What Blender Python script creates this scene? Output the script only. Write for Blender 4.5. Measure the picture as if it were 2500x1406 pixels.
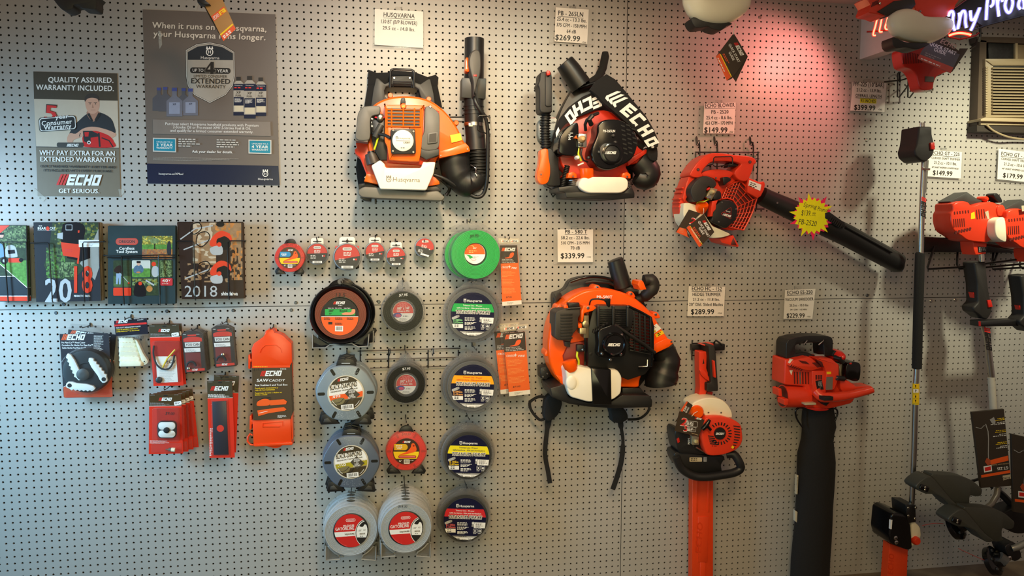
import bpy, bmesh, math, random
from mathutils import Vector, Matrix
random.seed(7)
for o in list(bpy.data.objects): bpy.data.objects.remove(o)
S = bpy.context.scene
COL = S.collection
PI = math.pi
# ------------------------------------------------------------------ camera
CAMP = Vector((1.3321, -2.9385, 1.5252)); FPX = 1852.6
def _rot(a, b, c):
    return Matrix.Rotation(c, 3, 'Z') @ Matrix.Rotation(a, 3, 'X') @ Matrix.Rotation(b, 3, 'Y')
RC = _rot(-.0812, -.0039, -.1688)
cam_d = bpy.data.cameras.new('camera'); cam = bpy.data.objects.new('camera', cam_d); COL.objects.link(cam)
cam_d.sensor_width = 36; cam_d.lens = FPX / 2500 * 36; cam_d.clip_start = .05
bx_, by_, bz_ = RC.col[0], RC.col[1], RC.col[2]
mw = Matrix.Identity(4)
for r_ in range(3):
    mw[r_][0] = bx_[r_]; mw[r_][1] = bz_[r_]; mw[r_][2] = -by_[r_]; mw[r_][3] = CAMP[r_]
cam.matrix_world = mw
S.camera = cam
# ------------------------------------------------------------------ view, world, lights
S.view_settings.view_transform = 'Standard'; S.view_settings.look = 'None'
S.view_settings.gamma = 1; S.view_settings.use_curve_mapping = False; S.view_settings.exposure = 0.0
S.cycles.use_denoising = True
S.cycles.use_adaptive_sampling = True; S.cycles.adaptive_threshold = .02
S.cycles.max_bounces = 7; S.cycles.diffuse_bounces = 3; S.cycles.glossy_bounces = 3
S.cycles.transparent_max_bounces = 16; S.cycles.transmission_bounces = 3
S.cycles.caustics_reflective = False; S.cycles.caustics_refractive = False
W = bpy.data.worlds.new('shop_ambience'); S.world = W; W.use_nodes = True
W.node_tree.nodes['Background'].inputs[0].default_value = (1.0, .72, .58, 1)
W.node_tree.nodes['Background'].inputs[1].default_value = .23
def light(name, kind, loc, to, power, color, size=.2, size_y=None, spot=60, blend=.6):
    d = bpy.data.lights.new(name, kind); d.energy = power; d.color = color
    if kind == 'AREA':
        d.size = size
        if size_y: d.shape = 'RECTANGLE'; d.size_y = size_y
    else: d.shadow_soft_size = size
    if kind == 'SPOT': d.spot_size = math.radians(spot); d.spot_blend = blend
    o = bpy.data.objects.new(name, d); COL.objects.link(o)
    o.location = loc
    o.rotation_euler = (Vector(to) - Vector(loc)).to_track_quat('-Z', 'Y').to_euler()
    return o
def win(loc, to, p, col, sx, sy, spread): light('window_daylight', 'AREA', loc, to, p, col, sx, sy).data.spread = math.radians(spread)
win((-.85, -1.0, 1.62), (.3, 0, 1.12), 9.2, (.36, .72, 1.0), .4, .5, 80)
win((-1.3, -1.2, .75), (.7, 0, .55), 8.6, (.20, .64, 1.0), .5, .7, 100)
win((-.45, -.5, 1.75), (-.05, 0, 1.35), .8, (.9, .85, 1.0), .2, .3, 80)
light('ceiling_spotlight', 'SPOT', (1.45, -1.3, 2.43), (1.5, 0, 1.85), 44, (1.0, .97, .70), .07, spot=60, blend=1.0)
light('ceiling_spotlight', 'SPOT', (1.5, -1.6, 2.43), (1.55, 0, 1.6), 60, (1.0, .58, .30), .07, spot=90, blend=1.0)
light('ceiling_spotlight', 'SPOT', (1.1, -1.3, 2.43), (1.3, 0, 1.75), 16, (.85, .95, 1.0), .07, spot=80, blend=1.0)
light('ceiling_spotlight', 'SPOT', (2.1, -1.0, 2.43), (2.0, 0, 1.7), 20, (1.0, 1.0, .76), .07, spot=80, blend=1.0)
light('ceiling_spotlight', 'SPOT', (3.85, -1.05, 2.40), (3.95, 0, 1.58), 112, (1.0, .95, .66), .07, spot=72, blend=1.0)
light('added_wall_fill', 'AREA', (2.0, -2.2, 2.43), (2.2, 0, .42), 6.5, (1.0, .72, .36), .7).data.spread = math.radians(85)  # fill added to brighten the lower wall, stands for no known lamp
light('shop_fill', 'AREA', (1.2, -2.6, 1.3), (1.3, 0, .6), 9, (1.0, .95, .50), 1.2).data.spread = math.radians(120)
light('neon_glow', 'SPOT', (3.06, -.31, 2.24), (2.88, 0, 2.03), 11, (1.0, .27, .24), .05, spot=118, blend=.5)
light('neon_glow', 'POINT', (2.87, -.17, 2.12), (2.9, 0, 2.1), .3, (1.0, .5, .2), .04)  # added warm point for the bright core of the glow, apart from the tubes
# ------------------------------------------------------------------ pixel rays
KV = [0.0, 0.0, 1.0]
def view(x0=0.0, y0=0.0, s=1.0): KV[:] = [x0, y0, s]      # the part of the photograph the next coordinates are read from, and its magnification
def U(x, y, d=0.0):
    x = KV[0] + x / KV[2]; y = KV[1] + y / KV[2]
    v = RC @ Vector(((x - 1250) / FPX, 1, -(y - 703) / FPX))
    return CAMP + v * ((-d - CAMP.y) / v.y)
BY = RC.col[1]
def MPP(x, y, d): return (U(x, y, d) - CAMP).dot(BY) / FPX / KV[2]
class Pl:                      # a plane the flat artwork lies on; every call of lay() goes a hair further out
    def __init__(s, d=0.0, p=None, n=None):
        s.p = p or Vector((0, -d, 0)); s.n = (n or Vector((0, -1, 0))).normalized(); s.o = 0.0
    def lay(s, k=.00005): s.o += k; return s.o
    def w(s, x, y, off=None):
        x = KV[0] + x / KV[2]; y = KV[1] + y / KV[2]
        v = RC @ Vector(((x - 1250) / FPX, 1, -(y - 703) / FPX))
        t = (s.p + s.n * (s.o if off is None else off) - CAMP).dot(s.n) / v.dot(s.n)
        return CAMP + v * t
# ------------------------------------------------------------------ materials
def lin(c): return tuple(((v / 255) / 12.92 if v <= 10.31 else ((v / 255 + .055) / 1.055) ** 2.4) for v in c)
MATS = {}
def M(name, rgb, rough=.45, metal=0, noise=0.06, scale=40, alpha=1.0, emit=0, bump=0, coat=0, spec=.5):
    if name in MATS: return MATS[name]
    m = bpy.data.materials.new(name); m.use_nodes = True; nt = m.node_tree; b = nt.nodes['Principled BSDF']
    c = lin(rgb) + (1,)
    b.inputs['Base Color'].default_value = c; b.inputs['Roughness'].default_value = rough; b.inputs['Metallic'].default_value = metal
    b.inputs['Specular IOR Level'].default_value = spec; b.inputs['Coat Weight'].default_value = coat
    if noise:
        t = nt.nodes.new('ShaderNodeTexCoord'); n = nt.nodes.new('ShaderNodeTexNoise'); n.inputs['Scale'].default_value = scale; n.inputs['Detail'].default_value = 4
        nt.links.new(t.outputs['Object'], n.inputs['Vector'])
        r = nt.nodes.new('ShaderNodeMapRange'); r.inputs['To Min'].default_value = 1 - noise * 1.6; r.inputs['To Max'].default_value = 1 + noise * 1.6
        nt.links.new(n.outputs['Fac'], r.inputs['Value'])
        x = nt.nodes.new('ShaderNodeVectorMath'); x.operation = 'MULTIPLY'; x.inputs[0].default_value = c[:3]
        nt.links.new(r.outputs[0], x.inputs[1]); nt.links.new(x.outputs[0], b.inputs['Base Color'])
        if bump:
            bp = nt.nodes.new('ShaderNodeBump'); bp.inputs['Strength'].default_value = bump; bp.inputs['Distance'].default_value = .002
            nt.links.new(n.outputs['Fac'], bp.inputs['Height']); nt.links.new(bp.outputs[0], b.inputs['Normal'])
    if emit:
        b.inputs['Emission Color'].default_value = c; b.inputs['Emission Strength'].default_value = emit
    if alpha < 1: b.inputs['Alpha'].default_value = alpha
    MATS[name] = m; return m
def CLEAR(name, rgb, a=.06, rough=.08, tint=None):        # clear or smoky packaging plastic: see-through face-on, shiny at a slant
    if name in MATS: return MATS[name]
    m = bpy.data.materials.new(name); m.use_nodes = True; nt = m.node_tree; b = nt.nodes['Principled BSDF']
    b.inputs['Base Color'].default_value = lin(rgb) + (1,); b.inputs['Roughness'].default_value = rough
    tr = nt.nodes.new('ShaderNodeBsdfTransparent'); tr.inputs[0].default_value = (lin(tint) if tint else (.97, .97, .97)) + (1,)
    fr = nt.nodes.new('ShaderNodeFresnel'); fr.inputs['IOR'].default_value = 1.45
    ma = nt.nodes.new('ShaderNodeMath'); ma.operation = 'MULTIPLY_ADD'; ma.inputs[1].default_value = .9; ma.inputs[2].default_value = a; ma.use_clamp = True
    mx = nt.nodes.new('ShaderNodeMixShader'); ge = nt.nodes.new('ShaderNodeNewGeometry'); sb = nt.nodes.new('ShaderNodeMath'); sb.operation = 'SUBTRACT'; sb.inputs[0].default_value = 1; nt.links.new(ge.outputs['Backfacing'], sb.inputs[1])
    mm = nt.nodes.new('ShaderNodeMath'); mm.operation = 'MULTIPLY'; nt.links.new(fr.outputs[0], mm.inputs[0]); nt.links.new(sb.outputs[0], mm.inputs[1]); nt.links.new(mm.outputs[0], ma.inputs[0]); nt.links.new(ma.outputs[0], mx.inputs[0])
    nt.links.new(tr.outputs[0], mx.inputs[1]); nt.links.new(b.outputs[0], mx.inputs[2]); nt.links.new(mx.outputs[0], nt.nodes['Material Output'].inputs[0])
    MATS[name] = m; return m
blk = M('black_plastic', (26, 26, 27), .42)
blkg = M('gloss_black_plastic', (14, 14, 15), .18)
dgry = M('dark_grey_plastic', (58, 58, 56), .5)
mgry = M('grey_plastic', (98, 96, 92), .5)
rub = M('black_rubber', (20, 20, 20), .7)
webm = M('black_webbing', (22, 22, 24), .9, bump=.4, scale=600)
orgE = M('orange_red_plastic', (238, 62, 18), .28)
orgH = M('bright_orange_plastic', (244, 100, 6), .3)
orgB = M('orange_plastic', (255, 92, 8), .25)
redp = M('red_plastic', (205, 40, 28), .35)
whp = M('milky_tank_plastic', (240, 236, 222), .35, noise=.02)
steel = M('steel', (190, 188, 182), .28, 1.0)
chrome = M('chrome', (220, 218, 212), .12, 1.0)
wire = M('black_coated_wire', (16, 16, 16), .4)
whi = M('white_print', (238, 238, 236), .5, noise=0)
ink = M('black_print', (22, 20, 20), .5, noise=0)
redk = M('red_print', (214, 36, 30), .45, noise=0)
orgk = M('orange_print', (240, 92, 24), .45, noise=0)
yelk = M('yellow_print', (245, 205, 20), .45, noise=0)
grek = M('grey_print', (150, 150, 150), .5, noise=0)
brnk = M('dark_brown_print', (48, 40, 32), .45, noise=0)
navk = M('navy_print', (32, 34, 78), .4, noise=0)
grnk = M('green_print', (20, 165, 75), .45, noise=0)
paper = M('white_card', (228, 224, 218), .6, noise=.02)
clear = CLEAR('clear_plastic', (235, 235, 230), .04, .06)
# ------------------------------------------------------------------ glyphs
GL = {}
SHIFT = {0: ((0, 0),), 1: ((-.032, -.014), (.032, .014), (-.032, .014), (.032, -.014)), 2: ((-.085, -.05), (.085, .05), (-.085, .05), (.085, -.05), (0, .05), (0, -.05))}   # heavier weights are the letter printed a few times over
def _glyphs():
    chars = [chr(c) for c in range(33, 127)] + ['®', '™', '°', '´']
    jobs = []
    def mk(s, off):
        c = bpy.data.curves.new('g', 'FONT'); c.body = s; c.size = 1; c.resolution_u = 2; c.offset = off
        o = bpy.data.objects.new('g', c); COL.objects.link(o); return o
    for b, off in ((0, 0.0),):
        for ch in chars: jobs.append((b, ch, mk(ch, off), mk('H' + ch + 'H', 0)))
    hh = mk('HH', 0)
    bpy.context.view_layer.update(); dg = bpy.context.evaluated_depsgraph_get()
    def ext(o):
        m = o.evaluated_get(dg).to_mesh(); xs = [v.co.x for v in m.vertices]
        r = (max(xs) - min(xs), max(v.co.y for v in m.vertices)); o.evaluated_get(dg).to_mesh_clear(); return r
    w0, cap = ext(hh)
    for b, ch, o, o2 in jobs:
        e = o.evaluated_get(dg); m = e.to_mesh()
        GL[b, ch] = ([(v.co.x / cap, v.co.y / cap) for v in m.vertices], [tuple(p.vertices) for p in m.polygons], (ext(o2)[0] - w0) / cap)
        e.to_mesh_clear()
    GL['cap'] = cap
    for b, ch, o, o2 in jobs:
        for q in (o, o2):
            c = q.data; bpy.data.objects.remove(q); bpy.data.curves.remove(c)
    c = hh.data; bpy.data.objects.remove(hh); bpy.data.curves.remove(c)
_glyphs()
# ------------------------------------------------------------------ outlines (pixels)
def circ(x, y, r, n=28, ry=None, a0=0):
    return [(x + r * math.cos(a0 + 2 * PI * k / n), y + (ry or r) * math.sin(a0 + 2 * PI * k / n)) for k in range(n)]
def rrp(x0, y0, x1, y1, r=3, n=4):
    o = []
    for cx, cy, a in ((x1 - r, y0 + r, -90), (x1 - r, y1 - r, 0), (x0 + r, y1 - r, 90), (x0 + r, y0 + r, 180)):
        for k in range(n + 1):
            t = math.radians(a + 90 * k / n); o.append((cx + r * math.cos(t), cy + r * math.sin(t)))
    return o
def sm(p, n=5, closed=True):   # smooth curve through the points
    o = []; L = len(p)
    for i in range(L if closed else L - 1):
        g = lambda k: p[k % L] if closed else p[max(0, min(L - 1, k))]
        a, b, c, d = g(i - 1), g(i), g(i + 1), g(i + 2)
        for k in range(n):
            t = k / n
            o.append(tuple(.5 * (2 * b[q] + (c[q] - a[q]) * t + (2 * a[q] - 5 * b[q] + 4 * c[q] - d[q]) * t * t + (3 * b[q] - a[q] - 3 * c[q] + d[q]) * t ** 3) for q in range(len(b))))
    if not closed: o.append(tuple(p[-1]))
    return o
def turn(p, cx, cy, a):
    a = math.radians(a); c, s = math.cos(a), math.sin(a)
    return [(cx + (x - cx) * c - (y - cy) * s, cy + (x - cx) * s + (y - cy) * c) for x, y in p]
def area(p): return sum(p[i - 1][0] * p[i][1] - p[i][0] * p[i - 1][1] for i in range(len(p))) / 2
def inset(p, b):
    if area(p) < 0: b = -b
    o = []; L = len(p)
    for i in range(L):
        a, c, d = p[i - 1], p[i], p[(i + 1) % L]
        e1 = (c[0] - a[0], c[1] - a[1]); e2 = (d[0] - c[0], d[1] - c[1])
        l1 = math.hypot(*e1) or 1e-6; l2 = math.hypot(*e2) or 1e-6
        n1 = (-e1[1] / l1, e1[0] / l1); n2 = (-e2[1] / l2, e2[0] / l2)
        m = (n1[0] + n2[0], n1[1] + n2[1]); k = m[0] ** 2 + m[1] ** 2
        f = min(2 / k, 1.6) if k > 1e-4 else 1
        o.append((c[0] + m[0] * b * f * .5 * (2 / 2), c[1] + m[1] * b * f * .5))
    return o
# ------------------------------------------------------------------ mesh builder
class MB:
    def __init__(s): s.v = []; s.f = []; s.mi = []; s.mats = []
    def mid(s, m):
        if m not in s.mats: s.mats.append(m)
        return s.mats.index(m)
    def add(s, vs, fs, m):
        b = len(s.v); s.v.extend(vs); k = s.mid(m)
        for f in fs: s.f.append(tuple(b + i for i in f)); s.mi.append(k)
        return s
    def poly(s, pts, pl, m, off=None):
        if not isinstance(pl, Pl): pl = Pl(pl)
        if off is None: off = pl.lay()
        return s.add([pl.w(x, y, off) for x, y in pts], [tuple(range(len(pts)))], m)
    def rect(s, x0, y0, x1, y1, pl, m, a=0):
        p = [(x0, y0), (x1, y0), (x1, y1), (x0, y1)]
        if a: p = turn(p, x0, y0, a)
        return s.poly(p, pl, m)
    def frame(s, outer, inner, pl, m):
        off = pl.lay(); n = len(outer)
        return s.add([pl.w(x, y, off) for x, y in outer] + [pl.w(x, y, off) for x, y in inner], [(i, (i + 1) % n, n + (i + 1) % n, n + i) for i in range(n)], m)
    def line(s, pts, w, pl, m, closed=False):
        off = pl.lay(); L = len(pts); vs = []; 
        for i in range(L):
            a = pts[i - 1] if (i or closed) else pts[i]; b = pts[(i + 1) % L] if (i < L - 1 or closed) else pts[i]
            dx, dy = b[0] - a[0], b[1] - a[1]; l = math.hypot(dx, dy) or 1
            for q in (-.5, .5): vs.append(pl.w(pts[i][0] - dy / l * w * q, pts[i][1] + dx / l * w * q, off))
        n = L if closed else L - 1
        return s.add(vs, [(2 * i, 2 * i + 1, 2 * ((i + 1) % L) + 1, 2 * ((i + 1) % L)) for i in range(n)], m)
    def text(s, t, x, y, h, pl, m, al='l', a=0, w=None, it=0, bold=0, sx=1.0, flip=False):
        """t at the baseline point (x, y), h = height of a capital, all in photograph pixels"""
        adv = 0; pos = []
        for ch in t:
            if ch == ' ': adv += .42; continue
            pos.append((ch, adv)); adv += GL[0, ch][2] + (0, .04, .15)[bold]
        if w: sx = w / (adv * h)
        W_ = adv * h * sx; x0 = {'l': 0, 'c': -W_ / 2, 'r': -W_}[al]
        off = pl.lay(); c, sn = math.cos(math.radians(a)), math.sin(math.radians(a))
        for j, (ux, uy) in enumerate(SHIFT[bold]):
            if j: off = pl.lay(.00002)
            for ch, q in pos:
                vs, fs, _ = GL[0, ch]; out = []
                for gx, gy in vs:
                    lx = x0 + (q + gx + ux + it * gy) * h * sx; ly = -(gy + uy) * h
                    out.append(pl.w(x + lx * c - ly * sn, y + lx * sn + ly * c, off))
                s.add(out, fs, m)
        return s
    def scrib(s, x, y, w, h, pl, m, rows=3, a=0, gap=None, dens=1.0, seed=1, al='l'):
        """lines of print too small to read: rows of short dashes"""
        rn = random.Random(seed * 77 + rows); gap = gap or h * 1.9; off = pl.lay()
        c, sn = math.cos(math.radians(a)), math.sin(math.radians(a))
        for r in range(rows):
            lw = w * (rn.uniform(.62, 1) if r < rows - 1 else rn.uniform(.35, .8)) * dens
            q = 0 if al == 'l' else (w - lw) / 2; end = q + lw
            while q < end:
                d = min(rn.uniform(1.6, 4.2) * h, end - q)
                p = [(q, r * gap), (q + d, r * gap), (q + d, r * gap + h), (q, r * gap + h)]
                s.add([pl.w(x + u * c - v * sn, y + u * sn + v * c, off) for u, v in p], [(0, 1, 2, 3)], m)
                q += d + h * .9
        return s
    def rings(s, rs, m, cap0=True, cap1=True, closed=False):
        n = len(rs[0]); vs = [v for r in rs for v in r]; fs = []
        for j in range(len(rs) - 1 if not closed else len(rs)):
            a, b = j * n, ((j + 1) % len(rs)) * n
            for i in range(n): fs.append((a + i, a + (i + 1) % n, b + (i + 1) % n, b + i))
        if cap0 and not closed: fs.append(tuple(range(n))[::-1])
        if cap1 and not closed: fs.append(tuple(range((len(rs) - 1) * n, len(rs) * n)))
        return s.add(vs, fs, m)
    def ext(s, pts, d0, d1, m, b=2.0, n=3):
        """solid with the outline pts on its front at distance d1 from the wall, straight back to d0"""
        rs = [[Vector((w.x, -d0, w.z)) for w in (U(x, y, d1) for x, y in pts)]]
        cx = sum(p[0] for p in pts) / len(pts); cy = sum(p[1] for p in pts) / len(pts)
        bm_ = b * MPP(cx, cy, d1)
        if bm_ > (d1 - d0) * .8: bm_ = (d1 - d0) * .8
        for k in range(n + 1 if b else 1):
            t = k / n * PI / 2 if b else 0
            q = inset(pts, b * (1 - math.cos(t))) if b and k else pts
            rs.append([Vector((w.x, -(d1 - bm_ + bm_ * math.sin(t)) if b else -d1, w.z)) for w in (U(x, y, d1) for x, y in q)])
        return s.rings(rs, m)
    def dome(s, pts, d0, d1, m, flat=.3, n=5, back=False):
        """pillow: straight rim at d0, bulging to d1"""
        cx = sum(p[0] for p in pts) / len(pts); cy = sum(p[1] for p in pts) / len(pts); rs = []
        ts = [k / n for k in range(n + 1)]
        for t in ([-1 + q for q in ts[:-1]] if back else []) + ts:
            q = math.cos(t * PI / 2); k = flat + (1 - flat) * q
            d = d0 + (d1 - d0) * math.sin(t * PI / 2)
            rs.append([Vector((w.x, -d, w.z)) for w in (U(cx + (x - cx) * k, cy + (y - cy) * k, d0) for x, y in pts)])
        return s.rings(rs, m)
    def tube(s, pts, r, m, n=8, closed=False, caps=True, sq=None):
        P_ = [U(*p) for p in pts]; L = len(P_)
        R_ = [(r[i] if isinstance(r, (list, tuple)) else r) * MPP(*pts[i]) for i in range(L)]
        return s.wtube(P_, R_, m, n, closed, caps, sq)
    def wtube(s, P_, R_, m, n=8, closed=False, caps=True, sq=None):
        L = len(P_); rs = []; N = None
        if not isinstance(R_, (list, tuple)): R_ = [R_] * L
        for i in range(L):
            a = P_[i - 1] if (i or closed) else P_[i]; b = P_[(i + 1) % L] if (i < L - 1 or closed) else P_[i]
            T = (b - a).normalized() if (b - a).length > 1e-9 else Vector((1, 0, 0))
            if N is None:
                N = T.cross(Vector((0, 1, 0)))
                if N.length < .05: N = T.cross(Vector((0, 0, 1)))
                N.normalize()
            else:
                N = (N - T * N.dot(T))
                if N.length < 1e-5: N = T.orthogonal()
                N.normalize()
            B = T.cross(N)
            ky = sq if sq else 1
            rs.append([P_[i] + (N * math.cos(2 * PI * k / n) + B * math.sin(2 * PI * k / n) * ky) * R_[i] for k in range(n)])
        return s.rings(rs, m, caps, caps, closed)
    def lathe(s, cx, cy, dref, prof, m, n=36, tilt=None):
        """turned about an axis square to the wall through (cx, cy) seen at dref; prof = (radius px, distance from wall)"""
        c = U(cx, cy, dref); k = MPP(cx, cy, dref); rs = []
        for r, d in prof:
            rs.append([Vector((c.x + r * k * math.cos(2 * PI * i / n), -d, c.z + r * k * math.sin(2 * PI * i / n))) for i in range(n)])
        return s.rings(rs, m)
    def box(s, x0, y0, x1, y1, d0, d1, m, b=1.5): return s.ext([(x0, y0), (x1, y0), (x1, y1), (x0, y1)], d0, d1, m, b, 2)
    def wbox(s, a, b, m):
        x0, y0, z0 = a; x1, y1, z1 = b
        v = [Vector(p) for p in ((x0, y0, z0), (x1, y0, z0), (x1, y1, z0), (x0, y1, z0), (x0, y0, z1), (x1, y0, z1), (x1, y1, z1), (x0, y1, z1))]
        return s.add(v, [(3, 2, 1, 0), (4, 5, 6, 7), (0, 1, 5, 4), (1, 2, 6, 5), (2, 3, 7, 6), (3, 0, 4, 7)], m)
    def screw(s, x, y, d, r=3, m=None):
        c = U(x, y, d); k = MPP(x, y, d)
        s.lathe(x, y, d, [(r, d - .002), (r, d + .0015), (r * .7, d + .003)], m or steel, 10)
        return s.lathe(x, y, d, [(r * .4, d + .003), (r * .38, d + .0033)], blk, 6)
ORG = {}
def link(name, mb, loc, parent=None, sharp=.7):
    me = bpy.data.meshes.new(name)
    me.from_pydata([tuple(v - loc) for v in mb.v], [], mb.f)
    for m in mb.mats: me.materials.append(m)
    me.polygons.foreach_set('material_index', mb.mi)
    bm = bmesh.new(); bm.from_mesh(me); bmesh.ops.recalc_face_normals(bm, faces=bm.faces); bm.to_mesh(me); bm.free()
    me.polygons.foreach_set('use_smooth', [True] * len(me.polygons)); me.set_sharp_from_angle(angle=sharp)
    me.update()
    o = bpy.data.objects.new(name, me); COL.objects.link(o)
    if parent: o.parent = parent
    else: o.location = loc
    return o
def props(o, label, cat, group):
    if label: o['label'] = label
    if cat: o['category'] = cat
    if group: o['group'] = group
def thing(name, label, cat, loc, group=None):
    """an Empty where the thing meets what carries it; its parts are children"""
    o = bpy.data.objects.new(name, None); COL.objects.link(o); o.empty_display_size = .05
    L = U(*loc) if isinstance(loc, tuple) else loc
    o.location = L; ORG[o.name] = L.copy(); props(o, label, cat, group); return o
def part(par, name, mb, label=None):
    o = link(name, mb, ORG[par.name], par); ORG[o.name] = ORG[par.name]
    if label: o['label'] = label
    return o
def solo(name, label, cat, mb, loc, group=None):
    L = U(*loc) if isinstance(loc, tuple) else loc
    o = link(name, mb, L); props(o, label, cat, group); ORG[o.name] = L; return o
def struct(name, mb, loc=None, parent=None):
    o = link(name, mb, loc or Vector((0, 0, 0)), parent); ORG[o.name] = loc or Vector((0, 0, 0))
    if not parent: o['kind'] = 'structure'
    return o
KIDS = {}
def kids(o): return [c for c in bpy.data.objects if c.parent == o]
def dup(o, off, label=None, group=None, rot=0, skip=()):
    """a copy of a thing with its parts and their sub-parts"""
    c = o.copy(); COL.objects.link(c); c.location = o.location + Vector(off); c.rotation_euler.y = o.rotation_euler.y + math.radians(rot)
    if label: c['label'] = label
    if group: c['group'] = group
    ks = o.children if False else kids(o)
    for k in ks:
        if k.name.split('.')[0] in skip: continue
        d = k.copy(); COL.objects.link(d); d.parent = c
        for g in kids(k):
            if g.name.split('.')[0] in skip: continue
            e = g.copy(); COL.objects.link(e); e.parent = d
    return c
# ================================================================== the setting
def pegboard(name, x0, x1, z0, z1, px, pz, m):
    """perforated hardboard: one quad ring round every hole, real holes"""
    P_ = .0254; v = []; f = []; idx = {}
    i0 = math.ceil((x0 - px) / P_ - .5 + .02); i1 = math.floor((x1 - px) / P_ + .5 - .02)
    k0 = math.ceil((z0 - pz) / P_ - .5 + .02); k1 = math.floor((z1 - pz) / P_ + .5 - .02)
    def xe(i): return x0 if i <= i0 else x1 if i > i1 else px + (i - .5) * P_
    def ze(k): return z0 if k <= k0 else z1 if k > k1 else pz + (k - .5) * P_
    def gv(i, k):
        if (i, k) not in idx: idx[i, k] = len(v); v.append((xe(i), 0, ze(k)))
        return idx[i, k]
    R_ = .0038; NS = 12
    cs = [(math.cos(2 * PI * (j + .5) / NS - 3 * PI / 4 - PI / NS), math.sin(2 * PI * (j + .5) / NS - 3 * PI / 4 - PI / NS)) for j in range(NS)]
    for i in range(i0, i1 + 1):
        for k in range(k0, k1 + 1):
            c = (gv(i, k), gv(i + 1, k), gv(i + 1, k + 1), gv(i, k + 1)); X = px + i * P_; Z = pz + k * P_
            if not (x0 + .004 < X < x1 - .004 and z0 + .004 < Z < z1 - .004): f.append(c); continue
            b = len(v)
            for q, w in cs: v.append((X + R_ * q, 0, Z + R_ * w))
            for q, w in cs: v.append((X + R_ * q, .005, Z + R_ * w))
            for s_ in range(4):
                h = [b + (3 * s_ + t) % NS for t in range(4)]
                f.append((c[s_], c[(s_ + 1) % 4], h[3], h[2], h[1], h[0]))
            for j in range(NS): f.append((b + j, b + (j + 1) % NS, b + NS + (j + 1) % NS, b + NS + j))
    me = bpy.data.meshes.new(name); me.from_pydata(v, [], f); me.materials.append(m); me.update()
    o = bpy.data.objects.new(name, me); COL.objects.link(o); return o
peg = M('painted_pegboard', (172, 169, 164), .42, noise=.035, scale=3)
seamZ = 1.2225; seamX = 90.4 * .0254; z0 = 1.208; g = .0012
XL, XR = -.75, 5.6
wl = bpy.data.objects.new('wall_back', None); COL.objects.link(wl); wl['kind'] = 'structure'
for (a, b, c, d, ph, pv) in ((XL, seamX - g, .0, seamZ - g, 0, 0), (seamX + g, XR, .0, seamZ - g, 0, 0),
                             (XL, seamX - g - .008, seamZ + g, 2.444, .57, .12), (seamX + g - .008, XR, seamZ + g, 2.444, .3, .15)):
    o = pegboard('pegboard_sheet', a, b, c, d, ph * .0254, z0 + pv * .0254, peg); o.parent = wl
mb = MB(); mb.wbox((XL - .2, .012, -.05), (XR + .2, .06, 2.5), M('dark_cavity_shade', (20, 18, 16), .9)); o = struct('wall_backing', mb, None, wl)  # near-black colour stands in for the shade behind the holes
mb = MB(); mb.wbox((XL - 3, -6, -.1), (XR + 2, .06, 0), M('worn_concrete', (112, 98, 82), .8, noise=.3, scale=14, bump=.3)); struct('floor', mb)
mb = MB(); mb.wbox((2.2, -.5, 2.444), (XR + .5, .06, 2.54), M('painted_ceiling', (205, 180, 170), .7, noise=.03)); struct('ceiling', mb)
soff = M('painted_soffit', (214, 206, 200), .6, noise=.03)
mb = MB(); mb.wbox((3.298, -.37, 2.223), (3.352, .0, 2.444), soff); struct('trim_soffit', mb)
# ================================================================== logos and printed matter
BLOCK = {'E': ((0, 0, .33, 1), (.3, 0, 1, .25), (.3, .385, .95, .615), (.3, .75, 1, 1)), 'C': ((0, 0, .33, 1), (.3, 0, 1, .25), (.3, .75, 1, 1)), 'H': ((0, 0, .33, 1), (.67, 0, 1, 1), (.3, .37, .7, .63)), 'O': ((0, 0, .33, 1), (.67, 0, 1, 1), (.3, 0, .7, .25), (.3, .75, .7, 1))}
def block(mb, ch, x, y, w, h, pl, m, a=0, it=.28):
    """heavy square letter with its lower left corner at (x, y), turned by a"""
    ca, sa = math.cos(math.radians(a)), math.sin(math.radians(a))
    for k, (x0, y0, x1, y1) in enumerate(BLOCK[ch]): mb.poly([(x + (u * w + it * v * h) * ca + v * h * sa, y + (u * w + it * v * h) * sa - v * h * ca) for u, v in ((x0, y0), (x1, y0), (x1, y1), (x0, y1))], pl, m, pl.lay(.00002))
def echo_logo(mb, x, y, w, pl, a=0, c1=None, c2=None, flip=0):
    """three slanted bars and the slanted word; (x, y) = lower left, w = width"""
    c1 = c1 or redk; c2 = c2 or whi; h = w * .24
    ca, sa = math.cos(math.radians(a)), math.sin(math.radians(a))
    tr = lambda u, v: (x + u * ca - v * sa, y + u * sa + v * ca)
    for k in range(3):
        u = w * .068 * k; mb.poly([tr(u + p, q) for p, q in ((0, 0), (w * .05, 0), (w * .05 + h * .4, -h), (h * .4, -h))], pl, c1)
    for k, ch in enumerate('ECHO'): p = tr(w * (.215 + .185 * k), 0); block(mb, ch, p[0], p[1], w * .165, h, pl, c2, a, .3)
def crown_logo(mb, x, y, h, pl, m, m2=None):
    """letter H in a ring with a three-pointed crown; (x, y) = centre"""
    r = h * .42; o = [(x + r * math.sin(t) * (1 if abs(math.sin(t)) < .9 else 1), y + h * .08 - r * 1.05 * math.cos(t)) for t in [2 * PI * k / 24 for k in range(24)]]
    i = [(x + .76 * (u - x), y + h * .08 + .76 * (v - y - h * .08)) for u, v in o]
    mb.frame(o, i, pl, m)
    for k in (-1, 0, 1): mb.rect(x + k * r * .72 - h * .07, y - h * .55, x + k * r * .72 + h * .07, y - h * .26, pl, m)
    mb.rect(x - h * .4, y - h * .36, x + h * .4, y - h * .25, pl, m)
    mb.text('H', x, y + h * .24, h * .34, pl, m, 'c', bold=1)
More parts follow.
